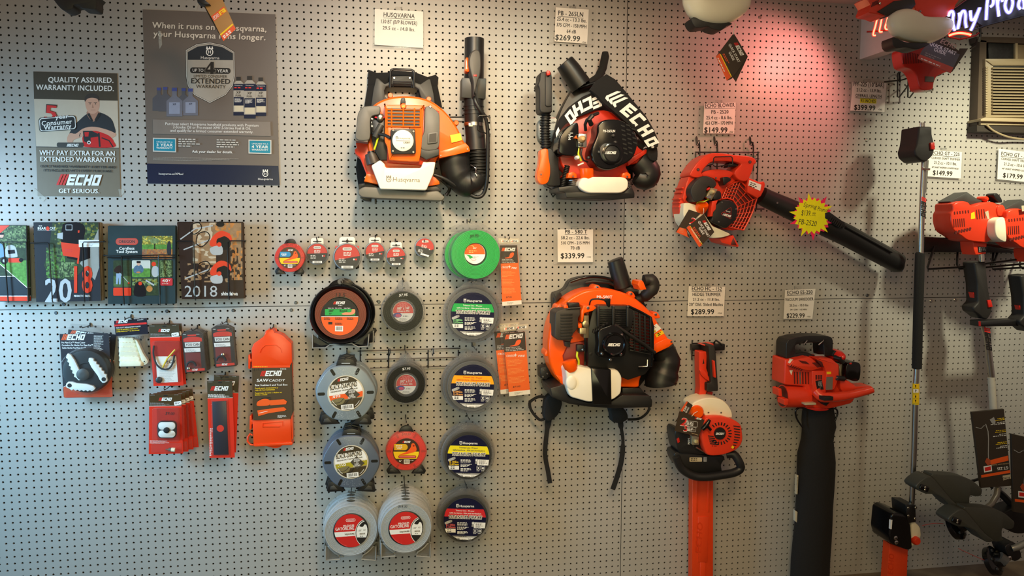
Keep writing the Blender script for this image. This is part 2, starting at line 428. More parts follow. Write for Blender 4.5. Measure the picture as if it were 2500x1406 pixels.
def oregon_logo(mb, x, y, w, pl, a=0, fg=None, bg=None):
    fg = fg or whi; bg = bg or redk; h = w * .3
    mb.poly(turn(rrp(x - w / 2, y - h / 2, x + w / 2, y + h / 2, h * .48, 5), x, y, a), pl, fg)
    mb.poly(turn(rrp(x - w / 2 + h * .12, y - h / 2 + h * .12, x + w / 2 - h * .12, y + h / 2 - h * .12, h * .36, 5), x, y, a), pl, bg)
    p = turn([(x, y + h * .2)], x, y, a)[0]; mb.text('OREGON', p[0], p[1], h * .42, pl, fg, 'c', a, w * .74, 0, 1)
def barcode(mb, x, y, w, h, pl, a=0, m=None, bg=True, seed=3):
    if bg: mb.poly(turn([(x, y), (x + w, y), (x + w, y + h), (x, y + h)], x, y, a), pl, whi)
    rn = random.Random(seed); u = w * .1; off = pl.lay()
    while u < w * .88:
        t = rn.choice((.02, .035, .05)) * w
        q = turn([(x + u, y + h * .12), (x + u + t, y + h * .12), (x + u + t, y + h * .8), (x + u, y + h * .8)], x, y, a)
        mb.poly(q, pl, m or ink, off); u += t + rn.choice((.03, .045)) * w
# ------------------------------------------------------------------ smaller poster
view(0, 140, 3.569)
olive = M('olive_brown_print', (72, 67, 56), .35, noise=.05); taupe = M('taupe_print', (122, 112, 96), .35, noise=.04)
photo = M('photo_backdrop_print', (205, 192, 174), .35, noise=.03); skin = M('skin_tone_print', (206, 158, 134), .45, noise=.04)
skin2 = M('shaded_skin_tone_print', (176, 128, 106), .45, noise=.04); hair = M('brown_hair_print', (52, 44, 38), .5); shirt = M('black_shirt_print', (34, 36, 42), .5)
P1 = [(290, 123), (1020, 140), (1050, 1215), (328, 1208)]
mb = MB(); mb.ext(P1, .0012, .0026, taupe, 0); pl = Pl(.0026)
mb.poly([(290, 123), (1020, 140), (1025, 378), (296, 362)], pl, olive)
mb.poly([(296, 362), (1025, 378), (1035, 790), (315, 778)], pl, photo); mb.line([(315, 779), (1035, 791)], 5, pl, ink)
mb.text('QUALITY ASSURED.', 992, 222, 45, pl, whi, 'r', .6, 575, 0, 1); mb.text('WARRANTY INCLUDED.', 995, 294, 45, pl, whi, 'r', 1.0, 680, 0, 1)
mb.poly(sm([(600, 680), (640, 600), (700, 540), (765, 490), (865, 478), (965, 530), (1000, 610), (1003, 660), (930, 640), (830, 610), (720, 640), (660, 670)], 3), pl, shirt)
mb.poly(sm([(758, 470), (860, 470), (862, 510), (815, 560), (770, 520)], 3), pl, skin2)
mb.poly(sm([(742, 372), (770, 340), (830, 340), (862, 372), (866, 430), (850, 470), (815, 492), (775, 482), (750, 440)], 4), pl, skin)
mb.poly(sm([(740, 388), (738, 350), (765, 322), (810, 314), (850, 330), (864, 362), (862, 392), (848, 362), (800, 352), (760, 362)], 3), pl, hair)
for x in (785, 832): mb.rect(x - 15, 392, x + 13, 397, pl, hair); mb.poly(circ(x, 405, 5, 8), pl, hair)
mb.poly([(806, 405), (818, 440), (800, 440)], pl, skin2); mb.rect(790, 456, 832, 461, pl, skin2)
mb.poly([(757, 492), (800, 560), (812, 552), (778, 485)], pl, ink); mb.poly([(860, 478), (822, 548), (836, 560), (880, 500)], pl, ink)
mb.poly(sm([(585, 700), (610, 660), (660, 665), (720, 622), (800, 604), (900, 620), (1003, 660), (1000, 690), (950, 705), (860, 690), (760, 665), (690, 700), (640, 720), (630, 740), (590, 740)], 3), pl, skin)
saw = M('chainsaw_red_print', (205, 30, 26), .4, noise=.05)
mb.poly(sm([(720, 690), (760, 650), (830, 640), (900, 660), (960, 690), (995, 740), (990, 784), (740, 780), (722, 740)], 3), pl, saw)
mb.poly([(722, 640), (800, 640), (860, 670), (860, 690), (790, 700), (790, 760), (730, 730)], pl, ink); mb.poly([(735, 652), (775, 650), (770, 690), (740, 690)], pl, saw)
mb.line([(700, 660), (690, 690)], 6, pl, ink); mb.line([(860, 660), (870, 780)], 16, pl, ink); mb.line([(885, 700), (950, 725), (985, 780)], 10, pl, ink)
mb.poly(circ(775, 742, 16, 12), pl, whi); mb.poly(circ(775, 742, 9, 12), pl, ink)
mb.poly(rrp(495, 742, 730, 782, 14), pl, M('saw_bar_print', (62, 60, 56), .4)); echo_logo(mb, 580, 778, 105, pl, 0, whi)
mb.text('5', 372, 545, 138, pl, ink, 'l', 4, 142, 0, 1); mb.text('5', 380, 540, 124, pl, redk, 'l', 4, 128, 0, 1)
mb.poly(turn(rrp(338, 515, 665, 640, 26), 500, 580, -4), pl, ink); mb.poly(turn(rrp(344, 521, 659, 634, 24), 500, 580, -4), pl, whi); mb.poly(turn(rrp(350, 527, 653, 628, 22), 500, 580, -4), pl, ink)
mb.text('year', 482, 540, 40, pl, ink, 'l', -5, 124, 0, 1); mb.text('year', 484, 538, 34, pl, whi, 'l', -5, 116, 0, 1)
mb.text('Consumer', 362, 596, 40, pl, whi, 'l', -4, 268, 0, 1); mb.text('Warranty', 384, 633, 40, pl, whi, 'l', -4, 240, 0, 1)
mb.text('WHY PAY EXTRA FOR AN', 344, 850, 40, pl, whi, 'l', .6, 660, 0, 1); mb.text('EXTENDED WARRANTY?', 348, 906, 40, pl, whi, 'l', .6, 660, 0, 1)
mb.text('OUR STANDARD WARRANTY IS BETTER AND', 350, 958, 20, pl, ink, 'l', .8, 660, 0, 1); mb.text("IT'S INCLUDED WITH EVERY PURCHASE.", 378, 993, 20, pl, ink, 'l', .8, 605, 0, 1)
echo_logo(mb, 490, 1112, 395, pl, 1); mb.text('GET SERIOUS.', 510, 1180, 36, pl, whi, 'l', .6, 358, 0, 1)
T = thing('wall_poster', 'smaller brown poster of a man leaning on a red chainsaw', 'poster', (660, 700, .0012))
part(T, 'poster_sheet', mb)
tape = CLEAR('clear_tape', (235, 235, 225), .2, .2)
mb = MB(); mb.ext([(275, 1175), (300, 1140), (330, 1165), (400, 1225), (375, 1258)], .0008, .0031, tape, 0); part(T, 'adhesive_tape', mb)
mb = MB(); mb.ext([(1030, 1150), (1075, 1145), (1085, 1175), (1045, 1215)], .0008, .0031, tape, 0); part(T, 'adhesive_tape', mb)
# ------------------------------------------------------------------ larger poster
view(330, 0, 5.859)
gpost = M('grey_metal_print', (112, 104, 98), .3, noise=.05, scale=6); navy = M('navy_band_print', (26, 36, 62), .25, noise=.03); slate = M('slate_print', (40, 48, 56), .3)
silver = M('silver_print', (172, 168, 160), .3, noise=.06); silv2 = M('pale_silver_print', (205, 203, 198), .35)
def pv(x, y): return ((x / 3.569 - 330) * 5.859, (140 + y / 3.569) * 5.859)    # from the other enlargement
P2 = [(105, 135), (2005, 205), pv(2437, 1115), pv(1285, 1100)]
mb = MB(); mb.ext(P2, .0012, .0026, gpost, 0); pl = Pl(.0026)
mb.poly([pv(1280, 925), pv(2425, 945), pv(2437, 1115), pv(1285, 1100)], pl, navy)
for c, dx in ((M('print_shadow', (70, 65, 60), .4), 7), (M('warm_white_print', (226, 218, 206), .4, noise=0), 0)):
    mb.text('When it runs on a Husqvarna,', 245 + dx, 398 + dx, 82, pl, c, 'l', 2.0, 1640, 0, 1); mb.text('your Husqvarna runs longer.', 262 + dx, 520 + dx, 82, pl, c, 'l', 2.0, 1610, 0, 1)
sh = [(718, 712), (880, 625), (1070, 600), (1260, 640), (1425, 740), (1432, 1090), (1400, 1230), (1300, 1360), (1068, 1480), (840, 1360), (748, 1230), (722, 1090)]
mb.poly(sh, pl, ink); mb.poly(inset(sh, 14), pl, silv2); mb.poly(inset(sh, 34), pl, ink); mb.poly(inset(sh, 42), pl, silver)
mb.poly([(752, 745), (890, 668), (1070, 640), (1250, 676), (1398, 762), (1398, 860), (752, 856)], pl, slate)
crown_logo(mb, 1065, 735, 125, pl, whi); mb.text('Husqvarna', 1070, 845, 40, pl, whi, 'c', 1, 270, 0, 0)
mb.poly(turn(rrp(785, 968, 1365, 1052, 38), 1075, 1010, 1), pl, ink); mb.text('UP TO', 818, 1024, 42, pl, whi, 'l', 1, 160); mb.text('YEAR', 1172, 1034, 42, pl, whi, 'l', 1, 160)
f4 = [(1082, 885), (1126, 885), (1126, 992), (1152, 992), (1152, 1030), (1126, 1030), (1126, 1058), (1072, 1058), (1072, 1030), (1000, 1030), (1000, 996)]
mb.poly(inset(f4, -9), pl, silver); mb.poly(f4, pl, ink); mb.poly([(1074, 935), (1074, 994), (1034, 994)], pl, silver)
mb.text('LIMITED CONSUMER', 835, 1106, 38, pl, ink, 'l', 1, 480); mb.text('EXTENDED', 795, 1190, 70, pl, ink, 'l', 1, 570, 0, 1); mb.text('WARRANTY', 870, 1258, 48, pl, ink, 'l', 1, 425)
botb = M('blue_grey_bottle_print', (108, 112, 128), .35, noise=.08); bcap = M('bottle_cap_blue_print', (62, 74, 140), .4); bott = M('dark_bottle_print', (84, 86, 96), .35)
for x, y, q in ((1385, 280, .9), (1440, 275, .95), (1600, 285, .9), (1520, 285, 1.12), (1660, 290, 1.05)):
    c = lambda u, v: pv(x + u * q, y + v * q)
    mb.poly([c(-18, 5), c(18, 5), c(18, 45), c(62, 85), c(62, 205), c(-62, 205), c(-62, 85), c(-18, 45)], pl, bott if q < 1 else botb); mb.poly([c(-20, -18), c(20, -18), c(20, 8), c(-20, 8)], pl, bcap)
    if q > 1: mb.poly([c(-42, 95), c(42, 95), c(42, 185), c(-42, 185)], pl, M('bottle_label_print', (140, 150, 176), .4)); a = c(0, 118); mb.text('XP', a[0], a[1], 26, pl, navy, 'c', 0, None, 0, 1)
for x, y in ((2078, 170), (2272, 175), (2175, 162)):
    q = 1.1 if x == 2175 else 1.0; c = lambda u, v: pv(x + u * q, y + v * q)
    mb.poly([c(-20, 0), c(20, 0), c(20, 34), c(-20, 34)], pl, ink)
    mb.poly([c(-20, 34), c(20, 34), c(48, 62), c(48, 335), c(-44, 335), c(-44, 62)], pl, silver); mb.poly([c(-44, 62), c(48, 62), c(48, 118), c(-44, 118)], pl, navy)
    mb.poly([c(-42, 176), c(46, 176), c(46, 250), c(-42, 250)], pl, navy); mb.poly([c(-36, 250), c(40, 250), c(40, 300), c(-36, 300)], pl, M('cream_print', (204, 196, 172), .5)); mb.poly([c(-44, 306), c(48, 306), c(48, 335), c(-44, 335)], pl, navy)
    a = c(0, 78); mb.text('Husqvarna', a[0], a[1], 14, pl, whi, 'c', 1, 70 * 1.64); a = c(-36, 88)
    mb.scrib(a[0], a[1], 120, 18, pl, redk, 1); a = c(0, 146); mb.text('XP', a[0], a[1], 34, pl, ink, 'c', 1, None, 0, 1); a = c(0, 170); mb.text('FUEL', a[0], a[1], 26, pl, ink, 'c', 1, None, 0, 1); a = c(-34, 188); mb.scrib(a[0], a[1], 120, 5, pl, whi, 6, seed=int(x))
band = M('translucent_panel_print', (128, 120, 114), .35); mb.poly([pv(1332, 540), pv(2355, 562), pv(2360, 686), pv(1332, 665)], pl, band)
a = pv(1840, 596); S_ = 5.859 / 3.569
for k, (t, y, w) in enumerate((('Purchase select Husqvarna handheld products with Premium', 596, 815), ('2-Stroke Oil or Pre-mixed XP® 2-Stroke Fuel & Oil,', 624, 680), ('and qualify for a limited consumer extended warranty.', 654, 725))):
    a = pv(1846, y); mb.text(t, a[0], a[1], 22 * S_, pl, whi, 'c', 1.1, w * S_)
teal = M('teal_badge_print', (28, 140, 168), .3)
for x0, x1, t, y in ((1332, 1535, '3 YEAR', 0), (2165, 2365, '4 YEAR', 16)):
    mb.poly([pv(x0, 700 + y), pv(x1, 704 + y), pv(x1, 828 + y), pv(x0, 822 + y)], pl, silv2); mb.poly([pv(x0 + 9, 710 + y), pv(x1 - 9, 713 + y), pv(x1 - 9, 818 + y), pv(x0 + 9, 812 + y)], pl, teal)
    for u, v, h, w, b in (('UPGRADE TO A', 744, 13, 142, 0), (t, 776, 25, 145, 1), ('WARRANTY', 797, 15, 142, 1)):
        a = pv((x0 + x1) / 2, v + y); mb.text(u, a[0], a[1], h * S_, pl, whi, 'c', 1, w * S_, 0, b)
for x, y in ((1555, 708), (1888, 714)): a = pv(x, y); mb.scrib(a[0], a[1], 235 * S_, 9 * S_, pl, silv2, 4, 1, 20 * S_, seed=x)
a = pv(1852, 832); mb.text('Ask your dealer for details.', a[0], a[1], 20 * S_, pl, whi, 'c', 1, 355 * S_, 0, 1)
a = pv(1335, 868); mb.scrib(a[0], a[1], 1030 * S_, 5, pl, silver, 3, 1.1, 18)
a = pv(1382, 1022); mb.text('husqvarna.us/XPfuel', a[0], a[1], 17 * S_, pl, whi, 'l', .6, 215 * S_); a = pv(2312, 1010); crown_logo(mb, a[0], a[1], 60 * S_, pl, whi); a = pv(2312, 1070); mb.text('Husqvarna', a[0], a[1], 19 * S_, pl, whi, 'c', .6, 132 * S_)
T = thing('wall_poster', 'larger grey poster with silver shield and navy bottom band', 'poster', (1060, 1400, .0012)); part(T, 'poster_sheet', mb)
mb = MB(); mb.tube([(345, 450, .004), (372, 500, .012), (350, 560, .010)], 16, tape, 6); mb.ext([(335, 440), (375, 445), (385, 640), (350, 700), (335, 600)], .0028, .0036, tape, 0); part(T, 'adhesive_tape', mb)
mb = MB(); mb.ext([(905, 0), (925, 10), (870, 150), (838, 130)], .0012, .002, tape, 0); part(T, 'adhesive_tape', mb)
# ------------------------------------------------------------------ price cards in clear holders
view()
def sign(label, q, lines, hold=None, d=.012, mat=None):
    (ax, ay), (bx, by), (cx, cy), (dx, dy) = q
    cx0, cy0 = (ax + bx + cx + dx) / 4, (ay + by + cy + dy) / 4
    T = thing('price_sign', label, 'sign', (cx0, cy0, .001), 'price cards on the pegboard')
    mb = MB(); mb.ext(q, d - .0008, d, mat or paper, 0); pl = Pl(d)
    for u, v, h, t, kw in lines:
        lx, ly = ax + (dx - ax) * v, ay + (dy - ay) * v; rx, ry = bx + (cx - bx) * v, by + (cy - by) * v
        al = kw.pop('al', 'c'); x, y = lx + (rx - lx) * u, ly + (ry - ly) * u; an = math.degrees(math.atan2(ry - ly, rx - lx))
        if kw.pop('hl', 0): mb.poly(turn([(x - 20, y - h * 1.25), (x + 20, y - h * 1.25), (x + 20, y + h * .3), (x - 20, y + h * .3)], x, y, an), pl, M('highlighter_yellow', (235, 225, 40), .5))
        ul = kw.pop('ul', 0); kw['bold'] = 1; mb.text(t, x, y, h, pl, ink, al, an, **kw)
        if ul:
            w = kw['w'] / 2; c, s_ = math.cos(math.radians(an)), math.sin(math.radians(an)); yy = y + h * .28
            mb.line([(x - w * c, yy - w * s_), (x + w * c, yy + w * s_)], 1.1, pl, ink)
    part(T, 'card', mb)
    if hold:
        l, r, top, bot = hold; f = lambda p, o, e: (p[0] + o, p[1] + e)
        hq = [f(q[0], -l, -top), f(q[1], r, -top), f(q[2], r, bot), f(q[3], -l, bot)]
        mb = MB(); mb.ext(hq, d - .004, d - .001, clear, 0); mb.ext([f(q[3], -l, bot - 1), f(q[2], r, bot - 1), f(q[2], r, bot + 2), f(q[3], -l, bot + 2)], d - .004, d + .003, clear, .5)
        mx = (hq[0][0] + hq[1][0]) / 2; my = (hq[0][1] + hq[1][1]) / 2; mb.box(mx - 8, my - 7, mx + 8, my + 3, .0, d - .001, clear, 1)
        part(T, 'clear_holder', mb)
    return T
L = lambda u, v, h, t, **k: (u, v, h, t, k)
sign('white price card with a blank lower half above the orange backpack blower', [(915, 22), (1033, 28), (1033, 117), (914, 109)],
     [L(.5, .20, 10.5, 'HUSQVARNA', w=77, ul=1), L(.5, .385, 9, '130 BT (B/P BLOWER)', w=90), L(.5, .56, 8.5, '29.5 cc - 14.8 lbs.', w=80)], (4, 3, 2, 2))
sign('white price card reading $269.99', [(1356.8, 17.7), (1437.5, 23.3), (1433.7, 107), (1353.7, 101)],
     [L(.46, .225, 11, 'PB - 265LN', w=63, ul=1), L(.5, .385, 8.5, '25.4 cc - 13.3 lbs.', w=73), L(.5, .555, 8.5, '375 CFM - 158 MPH', w=74), L(.5, .725, 8.5, '64 dB', w=23.5), L(.01, .95, 13, '$269.99', w=62, al='l'), L(.97, .99, 4, '+TAX', w=11, al='r')], (12, 17, 1, 3))
sign('white price card reading $339.99', [(1361, 560), (1448, 560), (1447.5, 639.5), (1361.6, 640)],
     [L(.52, .125, 9, 'PB - 580 T', w=55, ul=1), L(.5, .30, 7.6, '58.2 cc - 22.6 lbs.', w=70), L(.5, .46, 7.6, '510 CFM - 215 MPH', w=70), L(.5, .615, 7.6, '70 dB', w=23), L(.08, .885, 12.5, '$339.99', w=59, al='l'), L(.95, .87, 3.5, '+TAX', w=11, al='r')], (10, 8, 0, 2))
sign('white price card reading $149.99 under the red glow', [(1719.8, 252.8), (1796.5, 250.4), (1792.4, 326), (1716.4, 325.4)],
     [L(.5, .14, 9.5, 'ECHO BLOWER', w=73, ul=1), L(.51, .345, 8.4, 'PB - 2520', w=43), L(.5, .53, 8, '25.4 cc - 8.6 lbs.', w=64), L(.5, .71, 8, '453 CFM - 170 MPH', w=68), L(.03, .975, 13, '$149.99', w=58, al='l'), L(.97, .98, 4, '+TAX', w=10, al='r')], (14, 12, 1, 2))
sign('white price card with a yellow highlighted line, reading $399.99', [(2082, 199.5), (2164.6, 203), (2159.4, 273.5), (2076, 270)],
     [L(.48, .145, 10, 'PPF-225 (10"BAR)', w=76), L(.5, .33, 8, '21.2 cc - 13.9 lbs.', w=61), L(.5, .52, 7.5, 'OVERALL LENGTH', w=64, ul=1), L(.5, .69, 7.2, '93 INCHES', w=37, hl=1), L(.1, .96, 12, '$399.99', w=53, al='l'), L(.93, .95, 4, '+TAX', w=10, al='r')], (9, 2, 1, 2))
sign('pale price card reading $149.99 half hidden by the pole saw handle', [(2262.6, 365.2), (2348.5, 371.4), (2346, 435.6), (2259, 430.2)],
     [L(.55, .16, 8.6, 'ECHO GT - 225', w=68, ul=1), L(.55, .33, 5.2, 'CURVED SHAFT TRIMMER', w=70), L(.55, .515, 7, '21.2 cc - 10.1 lbs.', w=56), L(.55, .67, 4, '40" SHAFT W/SPEED-LOADER HEAD', w=66), L(.2, .925, 11, '$149.99', w=49, al='l')], (2, 8, 1, 2))
sign('white price card reading $179.99 below the air conditioner', [(2438, 363), (2524, 373), (2521, 446), (2434.8, 437.3)],
     [L(.5, .205, 8.6, 'ECHO GT - 225i', w=74, ul=1), L(.5, .35, 5.2, 'CURVED SHAFT TRIMMER', w=72), L(.5, .52, 7, '21.2 cc - 10.6 lbs.', w=58), L(.5, .66, 4, '40" SHAFT W/SPEED-LOADER', w=66), L(.15, .92, 11, '$179.99', w=49, al='l')], (3, 3, 1, 2))
sign('white price card reading $289.99 above the hedge trimmer', [(1681.5, 698.7), (1770.6, 700), (1767, 771.5), (1678, 771.5)],
     [L(.5, .135, 9.2, 'ECHO HC - 152', w=74, ul=1), L(.5, .32, 7.4, 'HEDGE TRIMMER', w=69), L(.5, .485, 7, '21.2 cc - 11.8 lbs.', w=66), L(.5, .655, 7, '20" Dbl. Sided Blades', w=83), L(.09, .94, 12.5, '$289.99', w=58, al='l'), L(.95, .93, 3.6, '+TAX', w=11, al='r')], (2, 2, 0, 1))
sign('white price card reading $229.99 above the vacuum shredder', [(1916.7, 707.8), (1991, 705), (1983.4, 778), (1913, 778)],
     [L(.5, .16, 8.6, 'ECHO ES-250', w=63, ul=1), L(.5, .385, 7, 'VACUUM SHREDDER', w=69), L(.5, .58, 5.4, '25.2cc - 10.0 lbs', w=46), L(.5, .715, 3.8, '391 CFM - 165 MPH', w=41), L(.1, .965, 10.5, '$229.99', w=45, al='l'), L(.93, .95, 3, '+TAX', w=9, al='r')], (15, 7, 1, 2))
# ================================================================== brochures in wire racks
view(0, 520, 3.906)
def mosaic(mb, x0, y0, x1, y1, pl, cols, nx, ny, seed, jit=.35):
    """a small printed picture: irregular patches of a few inks"""
    rn = random.Random(seed); off = pl.lay(); G = {}; nx *= 2; ny *= 2
    for i in range(nx + 1):
        for j in range(ny + 1):
            G[i, j] = (x0 + (x1 - x0) * (i + (rn.uniform(-jit, jit) if 0 < i < nx else 0)) / nx, y0 + (y1 - y0) * (j + (rn.uniform(-jit, jit) if 0 < j < ny else 0)) / ny)
    for i in range(nx):
        for j in range(ny):
            mb.poly([G[i, j], G[i + 1, j], G[i + 1, j + 1], G[i, j + 1]], pl, cols(i, j, rn), off)
lgrn = [M('foliage_print_%s' % n, c, .3, noise=.5, scale=120) for n, c in (('dark', (48, 62, 40)), ('mid', (78, 98, 58)), ('pale', (120, 140, 92)), ('grass', (88, 138, 60)), ('olive', (126, 122, 50)))]
charc = M('charcoal_cover', (44, 48, 54), .25, noise=.05); pathp = M('path_print', (150, 148, 142), .3); machb = M('machine_black_print', (20, 20, 24), .25); machr = M('machine_red_print', (222, 62, 34), .3)
pages = M('page_edges', (196, 172, 128), .7, noise=.12, scale=300); skyp = M('sky_print', (190, 205, 210), .3); lgry = M('light_grey_print', (176, 178, 180), .35)
tealc = M('dark_teal_cover', (44, 62, 66), .2, noise=.25, scale=9); brownc = M('sepia_cover', (46, 32, 28), .25, noise=.25, scale=20); sepia = M('sepia_wood_print', (150, 118, 86), .3, noise=.3, scale=60); tan = M('amber_print', (186, 122, 62), .3, noise=.35, scale=50)
def booklet(name, label, q, d, th, cover, art, group, copies, step, backlab, cat='brochure', edge=None):
    T = thing(name, label, cat, (sum(p[0] for p in q) / 4, q[2][1], d - th), group)
    mb = MB(); mb.ext(q, d - .0007, d, cover, .6, 1); pl = Pl(d); art(mb, pl); part(T, 'cover', mb)
    mb = MB(); mb.ext(inset(q, .6), d - th, d - .0007, edge or pages, 0); part(T, 'page_block', mb)
    for k in range(copies): dup(T, (random.uniform(-.001, .002), step * (k + 1), random.uniform(-.0015, .002)), backlab, group)
    return T
def artA(mb, pl):
    mb.poly([(-90, 120), (248, 120), (262, 712), (150, 608), (-90, 600)], pl, lgrn[0])
    mosaic(mb, -90, 121, 248, 330, pl, lambda i, j, r: r.choice([lgrn[1], lgrn[0], lgrn[1], lgrn[2]]), 14, 9, 4)
    mb.poly([(-90, 120), (90, 118), (-30, 220), (-90, 260)], pl, machr)
    mb.poly([(-90, 470), (256, 450), (262, 712), (120, 600), (0, 488), (-90, 480)], pl, lgrn[3])
    mb.line([(0, 488), (262, 714)], 7, pl, whi); mb.line([(-90, 605), (135, 603)], 5, pl, whi)
    mb.poly([(-90, 607), (140, 607), (262, 728), (264, 790), (-90, 790)], pl, slate); mb.rect(-90, 788, 266, 796, pl, whi); mb.rect(-90, 796, 268, 838, pl, machr)
    mb.poly(sm([(45, 400), (60, 320), (110, 305), (150, 330), (165, 395), (160, 420), (80, 425)], 3), pl, lgry); mb.poly([(72, 355), (140, 350), (146, 385), (80, 392)], pl, machb)
    mb.poly(rrp(80, 430, 205, 472, 8), pl, machr); mb.poly(circ(40, 455, 34, 18), pl, machb); mb.poly(circ(200, 448, 20, 16), pl, machb); mb.poly(circ(40, 455, 15, 12), pl, lgry)
    mb.poly(sm([(-60, 330), (-20, 290), (20, 300), (45, 380), (30, 420), (-60, 420)], 3), pl, M('blue_shirt_print', (108, 142, 186), .3)); mb.poly(circ(14, 215, 22, 14), pl, skin); mb.poly(rrp(-8, 190, 34, 208, 6), pl, machb)
booklet('brochure', 'brochure showing a grey riding mower, in the leftmost rack pocket', [(-95, 112), (250, 116), (270, 840), (-95, 845)], .05, .006, charc, artA, 'brochures in the wire racks', 2, .009, 'one of the hidden copies behind the riding mower brochure', 'brochure', M('grey_page_edges', (70, 70, 70), .7))
def artB(mb, pl):
    mb.poly([(500, 90), (936, 90), (940, 380), (850, 470), (700, 640), (480, 620), (420, 500), (470, 330)], pl, lgrn[0])
    mosaic(mb, 520, 92, 935, 300, pl, lambda i, j, r: r.choice([lgrn[0], lgrn[1], lgrn[0], lgrn[4]]), 12, 7, 5)
    mb.poly([(840, 380), (938, 150), (945, 520), (905, 640), (760, 480)], pl, pathp)
    mosaic(mb, 440, 330, 620, 620, pl, lambda i, j, r: r.choice([lgrn[1], lgrn[1], lgrn[0], lgrn[3]]), 7, 10, 6); mosaic(mb, 560, 470, 730, 610, pl, lambda i, j, r: r.choice([lgrn[1], lgrn[2], lgrn[0]]), 8, 5, 8)
    mb.poly(sm([(585, 280), (590, 150), (620, 95), (760, 92), (810, 140), (800, 240), (770, 320), (660, 310)], 3), pl, machb); mb.poly([(640, 340), (860, 300), (860, 430), (780, 460), (640, 430)], pl, machb)
    mb.poly([(580, 278), (752, 298), (764, 340), (750, 485), (732, 480), (740, 428), (600, 405)], pl, machr); mb.poly([(548, 195), (600, 185), (598, 250), (545, 240)], pl, lgry); mb.poly(rrp(625, 110, 690, 165, 6), pl, lgry); mb.poly(rrp(630, 116, 684, 158, 5), pl, machb)
    mb.poly([(742, 165), (760, 165), (756, 190), (742, 188)], pl, machr); mb.scrib(625, 345, 90, 8, pl, redk, 2)
    mb.text('BEAR', 358, 157, 22, pl, whi, 'l', 0, 80, 0, 1); mb.text('CAT', 474, 157, 22, pl, whi, 'l', 0, 56, 0, 1); mb.poly(sm([(440, 140), (455, 126), (470, 142), (466, 168), (444, 166)], 3), pl, machr); mb.scrib(370, 120, 42, 6, pl, whi, 1); mb.line([(358, 163), (528, 163)], 2, pl, whi)
    for t, x, y, h, w, m in (('20', 425, 848, 218, 268, lgry), ('18', 668, 758, 248, 222, machr)): mb.text(t, x, y, h, pl, m, 'l', 0, w, 0, 1)
    mb.text('PRODUCT CATALOG', 706, 800, 18, pl, whi, 'l', 0, 155, 0, 1)
booklet('catalog', 'front catalog with 2018 in grey and red and a note taped on its cover', [(318, 88), (940, 88), (962, 838), (345, 848)], .058, .007, charc, artB, 'catalogs with grey and red numerals', 4, .009, 'one of the copies behind the catalog with grey and red 2018', 'catalog', pages)
mb = MB(); mb.ext([(750, 255), (944, 256), (946, 323), (752, 324)], .0590, .0597, paper, 0); pl = Pl(.0597); mb.text('Feel free to take', 764, 282, 15, pl, grek, 'l', 1, 168, .1); mb.text('a catalog!', 795, 312, 15, pl, grek, 'l', 1, 90, .1)
solo('paper_note', 'small white handwritten note taped to the catalog cover', 'note', mb, (848, 290, .0592))
